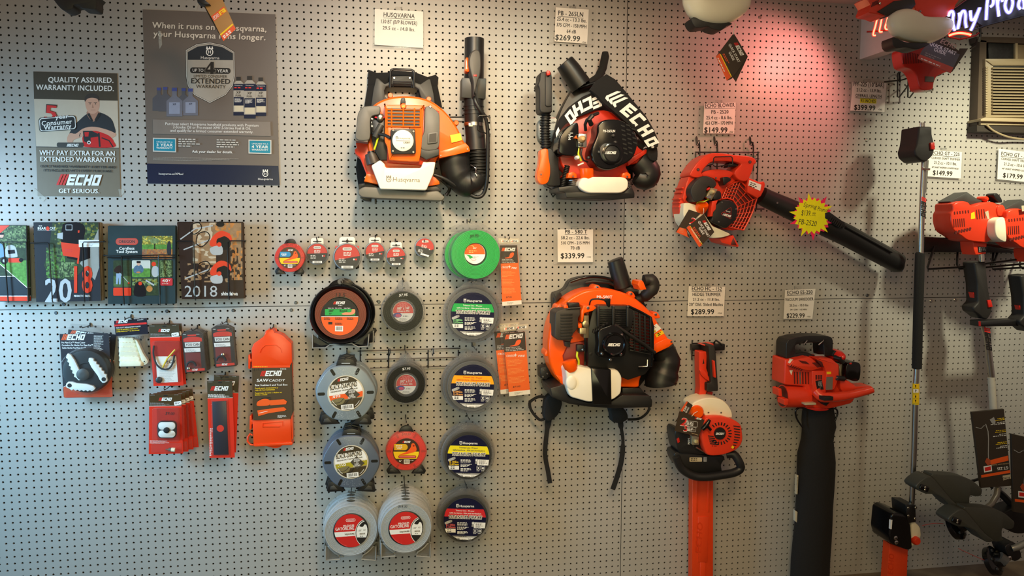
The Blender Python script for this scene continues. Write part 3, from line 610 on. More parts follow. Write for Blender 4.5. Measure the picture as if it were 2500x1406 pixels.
def artC(mb, pl):
    oregon_logo(mb, 1210, 272, 212, pl, 0, machr, tealc); mb.poly(inset(rrp(1104, 240, 1316, 304, 30, 5), 7), pl, M('faded_red_print', (190, 78, 66), .4)); mb.text('OREGON', 1210, 284, 25, pl, tealc, 'c', 0, 158, 0, 1)
    mb.text('Cordless', 1210, 350, 27, pl, whi, 'c', 0, 148, 0, 1); mb.text('Tool System', 1210, 380, 27, pl, whi, 'c', 0, 206, 0, 1)
    mosaic(mb, 1355, 218, 1644, 300, pl, lambda i, j, r: r.choice([lgrn[4], lgrn[2], lgrn[4], M('yellow_leaf_print', (206, 188, 84), .3)]), 12, 4, 9); mb.rect(1355, 300, 1644, 345, pl, lgrn[3]); mosaic(mb, 1355, 345, 1644, 438, pl, lambda i, j, r: r.choice([sepia, tan, M('leaf_litter_print', (150, 96, 70), .3)]), 10, 4, 3)
    mb.rect(1470, 230, 1480, 345, pl, brownc); mb.poly(circ(1475, 265, 45, 12, 28), pl, lgrn[2]); mb.poly(sm([(1590, 350), (1600, 280), (1625, 275), (1632, 390), (1600, 395)], 3), pl, slate)
    mb.poly(rrp(1080, 450, 1250, 705, 12), pl, lgrn[0]); mb.poly(rrp(1082, 600, 1248, 703, 12), pl, lgrn[1])
    mb.poly(sm([(1085, 550), (1110, 510), (1150, 500), (1160, 540), (1150, 580), (1110, 570)], 3), pl, brownc); mb.poly([(1108, 575), (1155, 575), (1150, 680), (1135, 680), (1132, 610), (1122, 680), (1106, 678)], pl, M('jeans_print', (140, 160, 186), .4)); mb.line([(1140, 570), (1230, 668)], 5, pl, lgry); mb.poly(circ(1228, 668, 9, 8), pl, machr)
    mb.poly(rrp(1258, 450, 1434, 612, 12), pl, M('wall_print', (196, 196, 186), .4)); mb.poly(rrp(1258, 528, 1434, 612, 12), pl, lgrn[3]); mb.poly(sm([(1272, 545), (1290, 505), (1345, 495), (1370, 540), (1350, 570), (1290, 575)], 3), pl, M('plaid_print', (72, 100, 124), .4, noise=.4, scale=200)); mb.poly(circ(1322, 485, 18, 12), pl, skin); mb.poly(rrp(1302, 458, 1342, 478, 6), pl, machb); mb.poly(circ(1320, 565, 22, 12, 8), pl, tan)
    mb.poly(rrp(1442, 450, 1642, 612, 12), pl, lgrn[1]); mosaic(mb, 1530, 452, 1640, 610, pl, lambda i, j, r: r.choice([lgrn[0], lgrn[2], lgrn[1]]), 6, 8, 12); mb.poly(sm([(1445, 560), (1460, 510), (1500, 510), (1520, 560), (1500, 605), (1460, 605)], 3), pl, lgry); mb.poly(circ(1466, 486, 22, 12), pl, machr)
    mb.poly(rrp(1080, 712, 1250, 788, 10), pl, machr); mb.poly(rrp(1258, 622, 1524, 786, 12), pl, lgrn[0]); mosaic(mb, 1262, 626, 1510, 690, pl, lambda i, j, r: r.choice([lgrn[4], lgrn[2], lgrn[0]]), 9, 3, 15); mb.poly(circ(1425, 722, 30, 18), pl, tan); mb.poly(sm([(1280, 786), (1290, 680), (1340, 650), (1380, 700), (1390, 786)], 3), pl, machb); mb.poly(circ(1337, 672, 18, 10), pl, machr); mb.line([(1390, 640), (1470, 690)], 14, pl, lgry)
    mb.poly(rrp(1530, 622, 1646, 692, 10), pl, M('deep_red_print', (196, 44, 52), .35)); mb.text('40', 1548, 660, 30, pl, whi, 'l', 0, 54, 0, 1); mb.text('V', 1606, 650, 18, pl, whi, 'l', 0, 18); mb.scrib(1548, 672, 82, 5, pl, whi, 1)
booklet('brochure', 'dark teal brochure about cordless tools with small photo tiles', [(1028, 124), (1672, 122), (1672, 864), (1030, 868)], .062, .006, tealc, artC, 'teal brochures', 2, .010, 'one of the hidden copies behind the dark teal brochure', 'brochure', M('teal_page_edges', (60, 72, 74), .7))
def artD(mb, pl):
    mosaic(mb, 1840, 92, 2060, 480, pl, lambda i, j, r: r.choice([sepia, sepia, M('pale_wood_print', (196, 176, 150), .3)]), 3, 8, 21); mosaic(mb, 2050, 95, 2300, 330, pl, lambda i, j, r: r.choice([sepia, tan, sepia]), 6, 5, 22); mosaic(mb, 2200, 330, 2312, 640, pl, lambda i, j, r: r.choice([tan, sepia, brownc]), 4, 6, 23); mosaic(mb, 1760, 480, 2210, 660, pl, lambda i, j, r: r.choice([brownc, brownc, sepia]), 7, 5, 25)
    for x, y, s_ in ((2080, 240, 1.0), (2080, 520, .95)):
        f = lambda u, v: (x + u * s_, y + v * s_)
        mb.poly(sm([f(-80, 40), f(-40, -30), f(30, -70), f(110, -40), f(130, 30), f(60, 60), f(-60, 80)], 3), pl, machr); mb.poly(sm([f(-10, 10), f(60, -20), f(120, 30), f(100, 100), f(20, 110), f(-10, 70)], 3), pl, machb)
        mb.poly(sm([f(-70, 90), f(30, 70), f(40, 150), f(-40, 160), f(-75, 130)], 3), pl, lgry); mb.poly(circ(*f(10, 60), 22, 12), pl, machr)
        mb.poly([f(-20, 0), f(110, -48), f(112, -40), f(-18, 8)], pl, machr); mb.line([f(-70, 10), f(-330, 110)], 11, pl, lgry); mb.line(sm([f(-210, 40), f(-190, -40), f(-110, -60), f(-80, 0), f(-150, 80), f(-200, 60)], 4), 9, pl, machb, True)
    mb.line([(1720, 250), (1860, 150), (2030, 120)], 12, pl, lgry); mb.line(sm([(1820, 180), (1830, 110), (1900, 95), (1920, 150), (1860, 200)], 4), 9, pl, machb, True); mb.poly(circ(2100, 108, 40, 12, 24), pl, machb)
    mb.text('2018', 1755, 798, 104, pl, lgry, 'l', 0, 322, 0, 0); mb.text('shin', 2110, 785, 34, pl, whi, 'l', 0, 66, 0, 1); mb.text('daiwa', 2180, 785, 34, pl, whi, 'l', 0, 88, 0, 1)
booklet('catalog', 'front dark sepia catalog with outlined 2018 on its cover', [(1688, 88), (2312, 88), (2326, 815), (1735, 822)], .055, .004, brownc, artD, 'sepia catalogs', 3, .007, 'one of the copies fanned out behind the sepia catalog', 'catalog', M('sepia_page_edges', (150, 120, 100), .7))
def rack(label, loc, loops, d=.068, back=True):
    T = thing('wire_rack', label, 'rack', loc, 'wire literature racks')
    for k, pts in enumerate(loops):
        mb = MB(); mb.tube([(x, y, dd) for x, y, dd in pts], 5.5, wire, 8); part(T, 'wire_loop', mb)
def loop(x0, x1, yt, yb, d=.068, l=None, r=None):     # a front hoop with feet bent back to the board
    l = x0 if l is None else l; r = x1 if r is None else r
    return [(l + 6, yb - 40, .0), (l + 4, yb, d - .02), (l, yb - 6, d), (x0, yt + 14, d), (x0 + 6, yt, d), (x1 - 6, yt, d), (x1, yt + 14, d), (r, yb - 6, d), (r - 4, yb, d - .02), (r - 8, yb - 40, .0)]
rack('black wire rack in front of the riding mower brochure', (160, 850, 0), [loop(36, 252, 276, 852, .062, 78, 268), [(-90, 276, .062), (36, 278, .062)]])
rack('black wire rack in front of the catalog with grey and red 2018', (640, 850, 0), [[(285, 286, .0), (290, 286, .07), (455, 284, .07), (466, 298, .07), (500, 845, .07), (505, 852, .05), (505, 830, .0)], [(1005, 274, .0), (1000, 274, .07), (800, 276, .07), (788, 292, .07), (806, 840, .07), (808, 850, .05), (808, 830, .0)]])
rack('black wire rack in front of the teal brochure', (1340, 870, 0), [[(988, 405, .0), (990, 405, .075), (1150, 410, .075), (1160, 424, .075), (1183, 868, .075), (1186, 876, .05), (1186, 850, .0)], [(1672, 402, .0), (1670, 402, .075), (1520, 398, .075), (1512, 412, .075), (1525, 868, .075), (1527, 876, .05), (1526, 850, .0)], [(1150, 410, .075), (1520, 400, .075)], [(1020, 425, .073), (1680, 425, .073)]])
rack('black wire rack in front of the sepia catalog', (2020, 830, 0), [[(1670, 270, .0), (1690, 268, .066), (1835, 268, .066), (1849, 282, .066), (1862, 822, .066), (1864, 830, .04), (1864, 810, .0)], [(2345, 265, .0), (2340, 265, .066), (2185, 266, .066), (2170, 280, .066), (2184, 815, .066), (2186, 824, .04), (2186, 810, .0)]])
# ================================================================== carded goods on peg hooks
def hook(label, x, y, d, dz=0, tip=5, r=1.6, cat='hook'):
    """straight wire hook out of the pegboard with an upturned end (photograph pixels, seen at d)"""
    c = U(x, y, d); k = MPP(x, y, d); R_ = .0017
    mb = MB(); P_ = [Vector((c.x, .004, c.z + .004)), Vector((c.x, -.004, c.z)), Vector((c.x, -d * .6, c.z - .001)), Vector((c.x, -d, c.z)), Vector((c.x, -d - .006, c.z + .005)), Vector((c.x, -d - .008, c.z + tip * k))]
    mb.wtube(P_, R_, M('grey_hook_wire', (70, 68, 66), .35, .6), 8)
    mb.wtube([Vector((c.x, -.0005, c.z - .006)), Vector((c.x, -.004, c.z - .005)), Vector((c.x, -.004, c.z + .006)), Vector((c.x, -.0005, c.z + .007))], .0022, wire, 6)
    return solo('peg_hook', label, 'hook', mb, Vector((c.x, 0, c.z)), 'hooks in the pegboard')
view(120, 760, 5.859)
bked = M('blister_card_red', (222, 52, 34), .3, noise=.03); bkor = M('blister_card_orange', (214, 84, 44), .35, noise=.03); bkol = M('blister_card_olive', (64, 58, 42), .35, noise=.04); bknv = M('blister_card_navy', (30, 32, 44), .3, noise=.03)
blist = CLEAR('clear_blister', (170, 170, 170), .015, .05); nylon = M('white_nylon', (226, 228, 224), .4, noise=.03); cream = M('cream_nylon', (240, 234, 206), .4, noise=.03)
# weed cutter head
def cutter():
    T = thing('cutter_head_pack', 'front navy and orange blister pack holding a round head with three white blades', 'blister pack', (560, 250, .02), 'weed cutter packs')
    q = [(148, 325), (832, 312), (850, 330), (908, 1215), (890, 1228), (225, 1236), (208, 1225)]; d = .052
    mb = MB(); mb.ext(q, d - .002, d, bknv, 0); pl = Pl(d)
    mb.poly([(203, 1085), (270, 1050), (700, 760), (880, 690), (908, 1213), (890, 1226), (227, 1233), (210, 1223)], pl, bkor); mb.line([(203, 1083), (270, 1050), (700, 755), (880, 688)], 8, pl, whi)
    echo_logo(mb, 172, 412, 345, pl, 0, orgk)
    for k, (t, w) in enumerate((('Pro Maxi-Cut™ Weed Cutter', 340), ('Cortadora De Hierba Pro Maxi-Cut™', 450), ('Taille-Herbe Pro Maxi-Cut™', 345))): mb.text(t, 176 + 3 * k, 458 + 38 * k, 24, pl, whi, 'l', 0, w, 0, 1)
    mb.scrib(640, 345, 140, 5, pl, whi, 16, 1, 15); mb.scrib(240, 1150, 260, 6, pl, bked, 5, 1, 18); mb.scrib(690, 1130, 200, 6, pl, bked, 4, 1, 18)
    part(T, 'backing_card', mb)
    mb = MB(); c = (512, 862); mb.lathe(*c, d + .03, [(325, d), (322, d + .012), (300, d + .024), (250, d + .026), (120, d + .026), (110, d + .022)], blk, 44)
    mb.lathe(490, 900, d + .03, [(88, d + .02), (86, d + .036), (60, d + .040), (20, d + .040)], dgry, 28); part(T, 'cutter_head', mb)
    for a, cx, cy in ((118, 345, 775), (56, 680, 822), (188, 470, 1085)):
        L_ = 175; o = []
        for k in range(13): t = k / 12; o.append((L_ * (1 - 2 * t), -58 + 12 * math.cos(k * PI) * .8 + 30 * t * t))
        o += [(-L_ - 15, 10), (-L_ + 20, 40), (-60, 52), (90, 45), (L_ - 20, 55)] + [(L_ + 5 + 55 * math.cos(t), 0 + 55 * math.sin(t)) for t in (1.0, .4, -.2, -.7)]
        pts = [(cx + x * math.cos(math.radians(a)) - y * math.sin(math.radians(a)), cy + x * math.sin(math.radians(a)) + y * math.cos(math.radians(a))) for x, y in o]
        if a == 118: pts = [(cx - (x - cx), y) for x, y in pts]; pts = turn(pts, cx, cy, -8) if 0 else pts
        mb = MB(); mb.ext(pts, d + .026, d + .034, nylon, 8)
        e = (L_ + 5, 0); ex = cx + e[0] * math.cos(math.radians(a)); ey = cy + e[0] * math.sin(math.radians(a)); ex = 2 * cx - ex if a == 118 else ex
        mb.lathe(ex, ey, d + .034, [(30, d + .0335), (30, d + .0345), (2, d + .0346)], blk, 16); part(T, 'blade', mb)
    mb = MB(); mb.ext(q[:2] + [(850, 330)] + q[3:], d + .0002, d + .0012, blist, 0); mb.lathe(512, 862, d + .03, [(345, d), (338, d + .03), (318, d + .043), (200, d + .046)], blist, 40)
    mb.ext([(150, 322), (165, 235), (700, 200), (740, 230), (745, 290), (832, 312)], d - .001, d - .0002, blist, 0); part(T, 'clear_shell', mb); return T
T = cutter()
view(); o = dup(T, (.012, .0485, -.002), 'second navy and orange blister pack, mostly hidden behind the front one', rot=8)
hook('black hook over the navy and orange cutter pack', 201, 800, .075)
# bag of spare blades
view(120, 760, 5.859)
T = thing('blade_bag', 'clear bag of cream nylon blades under a black header card', 'bag', (1170, 120, .01)); d = .05
mb = MB(); mb.ext([(928, 140), (1395, 96), (1415, 322), (952, 356)], d - .002, d, bknv, 0); pl = Pl(d); mb.poly([(930, 190), (1393, 155), (1396, 182), (932, 216)], pl, redk); echo_logo(mb, 950, 175, 178, pl, -4)
for k, (t, w, m) in enumerate((('MAXI-CUT™ REPLACEMENT BLADES', 355, whi), ('HOJAS DE REPUESTO MAXI-CUT™', 315, yelk), ('LAMES MAXI-CUT™ DE RECHANGE', 330, yelk))): mb.text(t, 955 + 4 * k, 246 + 27 * k, 15, pl, m, 'l', -4, w, 0, 1)
mb.scrib(1260, 122, 120, 6, pl, whi, 1, a=-4); part(T, 'header_card', mb)
mb = MB()
for k in range(6):
    y = 400 + 66 * k; x1 = 1230 + 22 * k
    o = [(1000 + 3 * k, y - 20)] + [(1000 + (x1 - 1000) * t / 9, y - 34 + (6 if t % 2 else -4)) for t in range(10)] + [(x1 + 30, y), (x1 + 20, y + 50), (1020, y + 60), (1002, y + 40)]
    mb.dome(o, .018 + .004 * k, .034 + .004 * k, cream, .75)
mb.ext(sm([(1230, 420), (1265, 430), (1345, 600), (1410, 705), (1400, 750), (1350, 770), (1320, 720), (1290, 600)], 3), .03, .047, cream, 10)
mb.lathe(1362, 718, .048, [(18, .047), (18, .0485), (10, .0485), (9, .047)], cream, 14); part(T, 'spare_blades', mb)
for x, y in ((1048, 738), (1130, 718), (1268, 748)):
    mb = MB(); mb.lathe(x, y, .05, [(20, .046), (20, .049), (11, .049), (11, .046)], steel, 16); part(T, 'washer', mb)
mb = MB(); mb.ext([(958, 356), (1412, 322), (1432, 790), (1010, 812)], .049, .0496, blist, 0); pl = Pl(.0497); mb.text('$12.00', 1195, 405, 38, pl, ink, 'l', -5, 160, .2); part(T, 'clear_bag', mb)
view(); hook('black hook over the bag of cream blades', 306, 778, .065)
# red carded parts
view(340, 760, 3.8)
def badge(mb, x, y, pl):
    mb.poly(turn(rrp(x - 34, y - 17, x + 34, y + 17, 8), x, y, -8), pl, whi); mb.poly(circ(x - 16, y + 2, 9, 12), pl, ink); mb.poly(circ(x - 16, y + 2, 5, 10), pl, whi); mb.scrib(x - 4, y - 5, 32, 4, pl, ink, 2, a=-8)
def card(mb, q, ytop, d, hdr, body, cx, lx, ly, lw):
    mb.ext(q, d - .0015, d, body, 0); pl = Pl(d); (ax, ay), (bx, by), (cx_, cy_), (dx, dy) = q
    t = (ytop - ay) / (dy - ay); l = (ax + (dx - ax) * t, ytop); r = (bx + (cx_ - bx) * t, by + (cy_ - by) * t)
    mb.poly([(ax, ay), (bx, by), r, l], pl, hdr); mb.line([l, r], 3, pl, whi); echo_logo(mb, lx, ly, lw, pl); mb.poly(circ((ax + bx) / 2 + 4, ay + 14, 20, 14, 7), pl, ink); mb.scrib(ax + 8, ay + 8, 60, 3, pl, grek, 1); mb.scrib(bx - 62, by + 8, 52, 3, pl, grek, 1)
    return pl
G1 = 'red carded parts under olive headers'
T = thing('fuel_line_pack', 'front red card holding a bent black fuel line and a yellow tube', 'blister pack', (238, 122, .02), G1); d = .05
mb = MB(); pl = card(mb, [(90, 126), (368, 122), (412, 688), (132, 692)], 240, d, bkol, bked, 0, 175, 190, 108)
mb.scrib(104, 206, 190, 4, pl, grek, 3, 1, 9); badge(mb, 333, 215, pl); mb.poly([(152, 418), (342, 416), (360, 655), (168, 662)], pl, paper); mb.text('ECH', 250, 482, 32, pl, ink, 'l', -1, 84, .2, 1); mb.scrib(190, 500, 150, 3, pl, grek, 16, 1, 10); part(T, 'backing_card', mb)
mb = MB(); mb.tube(sm([(135, 318, d + .004), (132, 400, d + .006), (160, 490, d + .008), (215, 535, d + .008), (275, 530, d + .008), (310, 480, d + .006), (326, 405, d + .006)], 5, False), 8, rub, 10); mb.lathe(180, 638, d + .008, [(29, d), (29, d + .006), (22, d + .008)], blk, 20); part(T, 'fuel_line', mb)
mb = MB(); mb.tube([(218, 520, d + .006), (258, 440, d + .008), (332, 355, d + .008)], 8, M('yellow_tubing', (226, 190, 30), .3), 10); part(T, 'yellow_tube', mb, 'short translucent yellow tube')
mb = MB(); mb.ext(rrp(112, 280, 372, 670, 18), d + .0002, d + .012, blist, 5); part(T, 'clear_shell', mb)
view(); dup(T, (.006, .012, .002), 'second red card with a fuel line, behind the front one'); hook('hook over the red fuel line card', 403, 792, .062)
view(340, 760, 3.8)
def youcan(q0, lab, lab2, n, lx, ly, dx=0):
    x0, y0 = q0; d = .075; f = lambda u, v: (x0 + u + v * .09, y0 + v); p = lambda *a: [f(*c) for c in a]
    T = thing('repair_kit_pack', lab, 'blister pack', (x0 + 100, y0 + 20, .02), 'arched black and red repair kit packs')
    mb = MB(); q = p((6, 40)) + sm(p((6, 30), (50, 6), (105, 0), (160, 6), (205, 30)), 4, False) + p((205, 380), (6, 395)); mb.ext(q, d - .002, d, M('blister_card_dark', (48, 38, 34), .3), 0); pl = Pl(d)
    mb.poly(sm(p((18, 78), (60, 62), (110, 58), (160, 60), (190, 70)), 3, False) + p((190, 100), (18, 108)), pl, bked); mb.poly(p((22, 385), (22, 360), (192, 348), (192, 370)), pl, bked); mb.poly(p((24, 205), (165, 202), (165, 345), (24, 350)), pl, M('kit_window_red', (120, 24, 22), .4))
    mb.poly(p((18, 110), (182, 103), (182, 150), (24, 160)), pl, ink); mb.poly(p((28, 112), (172, 106), (165, 148), (30, 152)), pl, whi); a = f(100, 142); mb.text('YOU CAN', a[0], a[1], 23, pl, ink, 'c', -2, 128, 0, 1); mb.poly(p((18, 166), (168, 160), (168, 196), (20, 202)), pl, whi); a = f(32, 176); mb.scrib(a[0], a[1], 120, 4, pl, grek, 3, 1, 8)
    mb.scrib(*f(20, 36), 34, 4, pl, whi, 1); mb.scrib(*f(140, 32), 46, 4, pl, whi, 1); mb.poly(p((60, 40), (140, 36), (140, 50), (60, 54)), pl, bked); a = f(56, 372); echo_logo(mb, a[0], a[1], 70, pl); part(T, 'backing_card', mb)
    mb = MB(); a = f(70, 330); mb.tube([(a[0] + 42 * math.cos(t), a[1] + 42 * math.sin(t), d + .008) for t in [PI + k * PI / 8 for k in range(9)]], 9, rub, 8); a = f(lx, ly); mb.lathe(a[0], a[1], d + .01, [(14, d), (14, d + .008), (9, d + .009)], steel, 12); part(T, 'spare_parts', mb)
    mb = MB(); q2 = inset(q, 7); mb.ext(q2, d + .0003, d + .014, blist, 6); part(T, 'clear_shell', mb)
    for k in range(n): dup(T, (.001 * k, .013 * (k + 1), 0), lab2)
youcan((383, 178), 'front pack of the longer stack of arched repair kits, left of the other', 'one of the packs behind the front of the longer arched repair kit stack', 4, 40, 355)
youcan((660, 128), 'front pack of the shorter stack of arched repair kits, with a silver fitting', 'one of the packs behind the front of the shorter arched repair kit stack', 2, 90, 275)
view(); hook('hook over the longer stack of arched kits', 469, 806, .085); hook('hook over the shorter stack of arched kits', 543, 790, .085)
view(340, 760, 3.8)
T = thing('air_filter_pack', 'front red card of the stack holding a white square air filter', 'blister pack', (238, 765, .02), G1); d = .082
mb = MB(); pl = card(mb, [(92, 768), (388, 765), (408, 1318), (88, 1324)], 880, d, M('blister_card_brown', (70, 52, 26), .35), bked, 0, 178, 830, 126); mb.scrib(100, 848, 180, 4, pl, grek, 3, 1, 9); badge(mb, 357, 852, pl); mb.text('$9.00', 238, 958, 26, pl, ink, 'l', 3, 86, .2); mb.scrib(98, 1198, 200, 3, pl, whi, 4, 1, 8); part(T, 'backing_card', mb)
mb = MB(); mb.ext(rrp(168, 1020, 342, 1178, 40, 6), d, d + .012, blk, 4); mb.ext(rrp(176, 1028, 334, 1098, 32, 5), d + .011, d + .0135, nylon, 3); mb.ext(rrp(176, 1106, 334, 1170, 32, 5), d + .011, d + .0135, nylon, 3); mb.lathe(254, 1102, d + .014, [(28, d + .012), (28, d + .016), (20, d + .0175)], rub, 20); part(T, 'air_filter', mb)
mb = MB(); mb.tube([(272, 1282, d + .008), (300, 1282, d + .008)], 16, mgry, 12); mb.tube([(298, 1282, d + .008), (332, 1284, d + .008)], 19, cream, 12); mb.tube([(246, 1280, d + .008), (274, 1281, d + .008)], 7, steel, 8); part(T, 'fuel_filter', mb)
mb = MB(); mb.ext(rrp(118, 905, 366, 1215, 16), d + .0002, d + .016, blist, 6); mb.ext(rrp(110, 1232, 390, 1312, 10), d + .0002, d + .012, blist, 5); part(T, 'clear_shell', mb)
view()
for k in range(3): dup(T, (.0095 * (k + 1), .016 * (k + 1), .001 * k), 'one of the red cards fanned out behind the white air filter card', rot=-1.3 * (k + 1))
hook('hook over the red air filter cards', 402, 952, .09)
view(340, 760, 3.8)
T = thing('edger_blade_pack', 'front tall red card holding a long dark edger blade with a round hole', 'blister pack', (750, 660, .02), G1); d = .066
mb = MB(); pl = card(mb, [(628, 646), (862, 640), (886, 1356), (652, 1358)], 806, d, bkol, bked, 0, 658, 735, 170); mb.text('$7.95', 722, 762, 22, pl, ink, 'l', 0, 72, .2); mb.scrib(638, 770, 210, 6, pl, whi, 3, 1, 10); mb.scrib(655, 1085, 28, 5, pl, whi, 26, 1, 10); part(T, 'backing_card', mb)
mb = MB(); q = [(676, 838), (806, 832), (828, 1330), (690, 1332)]; h = circ(752, 1086, 32, 16); mb.ext(q, d + .001, d + .005, M('dark_blue_steel', (32, 32, 46), .4, .1), 2); mb.lathe(752, 1086, d + .005, [(32, d + .0051), (1, d + .0053)], bked, 24); part(T, 'edger_blade', mb)
mb = MB(); mb.ext([(664, 826), (820, 820), (846, 1345), (672, 1346)], d + .0002, d + .009, blist, 4); part(T, 'clear_shell', mb)
view(); dup(T, (.020, .020, .016), 'second tall red card with an edger blade, leaning out behind the first', rot=4); hook('hook over the tall red edger blade cards', 540, 923, .078)
# saw scabbard box
view(340, 760, 3.8)
T = thing('saw_case', 'bright orange saw case with a dark printed sleeve round its middle', 'case', (1225, 200, .005)); d = .065
scab = M('orange_case_plastic', (240, 72, 22), .3, noise=.02)
top = [(1044, 525), (1042, 345), (1062, 300), (1150, 238), (1165, 215), (1185, 175), (1235, 165), (1255, 200), (1290, 205), (1330, 222), (1412, 300), (1418, 470), (1400, 500), (1398, 520)]
mb = MB(); mb.ext(top, .012, d, scab, 5); pl = Pl(d)
mb.ext([(1115, 385), (1130, 345), (1165, 312), (1265, 308), (1310, 340), (1325, 385), (1322, 382), (1308, 344), (1264, 314), (1167, 318), (1134, 348), (1120, 385)], d - .001, d + .002, scab, 1)
mb.ext([(1050, 1000), (1405, 985), (1415, 1225), (1060, 1245)], .012, d - .004, scab, 5); mb.ext([(1050, 500), (1398, 500), (1405, 1000), (1056, 1010)], .012, d - .006, scab, 4)
mb.ext([(1142, 1078), (1140, 1035), (1335, 1020), (1334, 1065), (1328, 1066), (1328, 1028), (1147, 1042), (1148, 1078)], d - .006, d - .002, scab, 1); mb.box(1150, 1062, 1305, 1074, d - .006, d - .001, scab)
mb.ext([(1060, 1235), (1415, 1215), (1425, 1228), (1415, 1240), (1080, 1254), (1062, 1250)], .02, d, scab, 3); mb.ext(sm([(1170, 1248), (1250, 1268), (1300, 1262), (1330, 1242)], 3, False), .03, d - .01, scab, 2)
mb.ext([(1408, 955), (1420, 955), (1428, 1180), (1415, 1190)], .02, d - .005, scab, 2); part(T, 'case_body', mb)
for pts in ([(1010, 530), (1012, 405), (1026, 402), (1030, 440), (1044, 445), (1044, 465), (1030, 468), (1028, 535)], [(1022, 1098), (1025, 970), (1040, 968), (1043, 1010), (1056, 1015), (1058, 1040), (1042, 1050), (1040, 1096)]):
    mb = MB(); mb.ext(pts, .02, d - .01, scab, 2); part(T, 'latch', mb)
mb = MB(); mb.tube([(1050, 1150, d - .02), (1030, 1135, d - .02), (1008, 1165, d - .02), (1004, 1205, d - .02), (1030, 1235, d - .02), (1060, 1240, d - .02)], 9, scab, 8); part(T, 'belt_loop', mb)
mb = MB(); mb.tube([(1168, 225, d - .006), (1180, 185, d - .006), (1215, 172, d - .006), (1245, 190, d - .006), (1258, 225, d - .006)], 8, scab, 8); part(T, 'hanging_loop', mb)
mb = MB(); q = [(1046, 522), (1402, 500), (1420, 950), (1402, 996), (1056, 1010)]; mb.ext(q, .010, d + .003, M('sleeve_brown', (72, 56, 38), .4, noise=.03), 1.5, 1); pl = Pl(d + .003)
mb.poly([(1046, 500), (1398, 500), (1398, 520), (1046, 526)], pl, scab); mb.scrib(1060, 512, 180, 5, pl, yelk, 1); mb.text('$19.99', 1058, 553, 22, pl, ink, 'l', -3, 98, .2); mb.scrib(1308, 532, 76, 5, pl, whi, 1)
echo_logo(mb, 1120, 602, 205, pl, -1); mb.text('SAW', 1088, 654, 27, pl, whi, 'l', -1, 108, .15, 1); mb.text('CADDY', 1200, 652, 21, pl, whi, 'l', -1, 150, .15, 1); mb.text('Saw Scabbard and Tool Box', 1074, 693, 16, pl, whi, 'l', -1, 302, 0, 1)
for k, (t, w) in enumerate((('Funda para motosierra y', 215), ('caja de herramientas', 185), ('Fourreau de scie à chaîne et'.replace('à', 'a').replace('î', 'i'), 250), ('boîte à outils'.replace('à', 'a').replace('î', 'i'), 115))): mb.text(t, 1074, (720, 737, 765, 781)[k], 12, pl, yelk, 'l', -2, w, 0, 1)
mb.poly(sm([(1090, 872), (1100, 835), (1150, 812), (1205, 820), (1208, 868), (1130, 878)], 3), pl, orgk); mb.poly([(1208, 825), (1340, 815), (1370, 835), (1360, 862), (1215, 872)], pl, orgk); mb.line([(1100, 830), (1150, 805), (1215, 800), (1215, 825)], 7, pl, ink)
mb.poly([(1095, 920), (1190, 905), (1340, 888), (1366, 908), (1350, 922), (1200, 945), (1105, 972)], pl, orgk); mb.line([(1108, 945), (1190, 925)], 4, pl, whi); mb.scrib(1284, 964, 105, 4, pl, whi, 3, 1, 9)
part(T, 'printed_sleeve', mb, 'dark brown printed card sleeve')
view(); hook('hook holding the orange saw case', 661, 803, .075)
mb = MB(); view(340, 760, 3.8); T2 = thing('saw_case', 'second orange saw case, its loop and edge just showing behind the sleeved one', 'case', (1290, 190, .002)); mb.ext([(1100, 300), (1200, 230), (1215, 195), (1235, 160), (1270, 158), (1285, 200), (1400, 270), (1425, 480), (1432, 1150), (1100, 1180)], .001, .011, scab, 2); part(T2, 'case_body', mb)
view()
# ================================================================== trimmer line on reels
def clip(p, a, b, c):           # keep a*x + b*y <= c
    o = []
    for i in range(len(p)):
        q, r = p[i - 1], p[i]; u, v = a * q[0] + b * q[1] - c, a * r[0] + b * r[1] - c
        if (u <= 0) != (v <= 0): t = u / (u - v); o.append((q[0] + (r[0] - q[0]) * t, q[1] + (r[1] - q[1]) * t))
        if v <= 0: o.append(r)
    return o
def slab(cx, cy, r, y0, y1, a=0):    # the part of a disc between two lines turned by a
    c, s_ = math.cos(math.radians(a)), math.sin(math.radians(a)); p = circ(cx, cy, r, 48)
    p = clip(p, -s_, c, -s_ * cx + c * (cy + y1)); return clip(p, s_, -c, s_ * cx - c * (cy + y0))
def rpoly(pts, rad, n=5):       # polygon with rounded corners
    o = []
    for i in range(len(pts)):
        a, b, c = pts[i - 1], pts[i], pts[(i + 1) % len(pts)]
        la = math.hypot(a[0] - b[0], a[1] - b[1]); lc = math.hypot(c[0] - b[0], c[1] - b[1])
        ra, rc = min(rad, la * .45), min(rad, lc * .45)
        p = (b[0] + (a[0] - b[0]) * ra / la, b[1] + (a[1] - b[1]) * ra / la); q = (b[0] + (c[0] - b[0]) * rc / lc, b[1] + (c[1] - b[1]) * rc / lc)
        for k in range(n + 1):
            t = k / n; o.append(tuple((1 - t) ** 2 * p[j] + 2 * t * (1 - t) * b[j] + t * t * q[j] for j in (0, 1)))
    return o
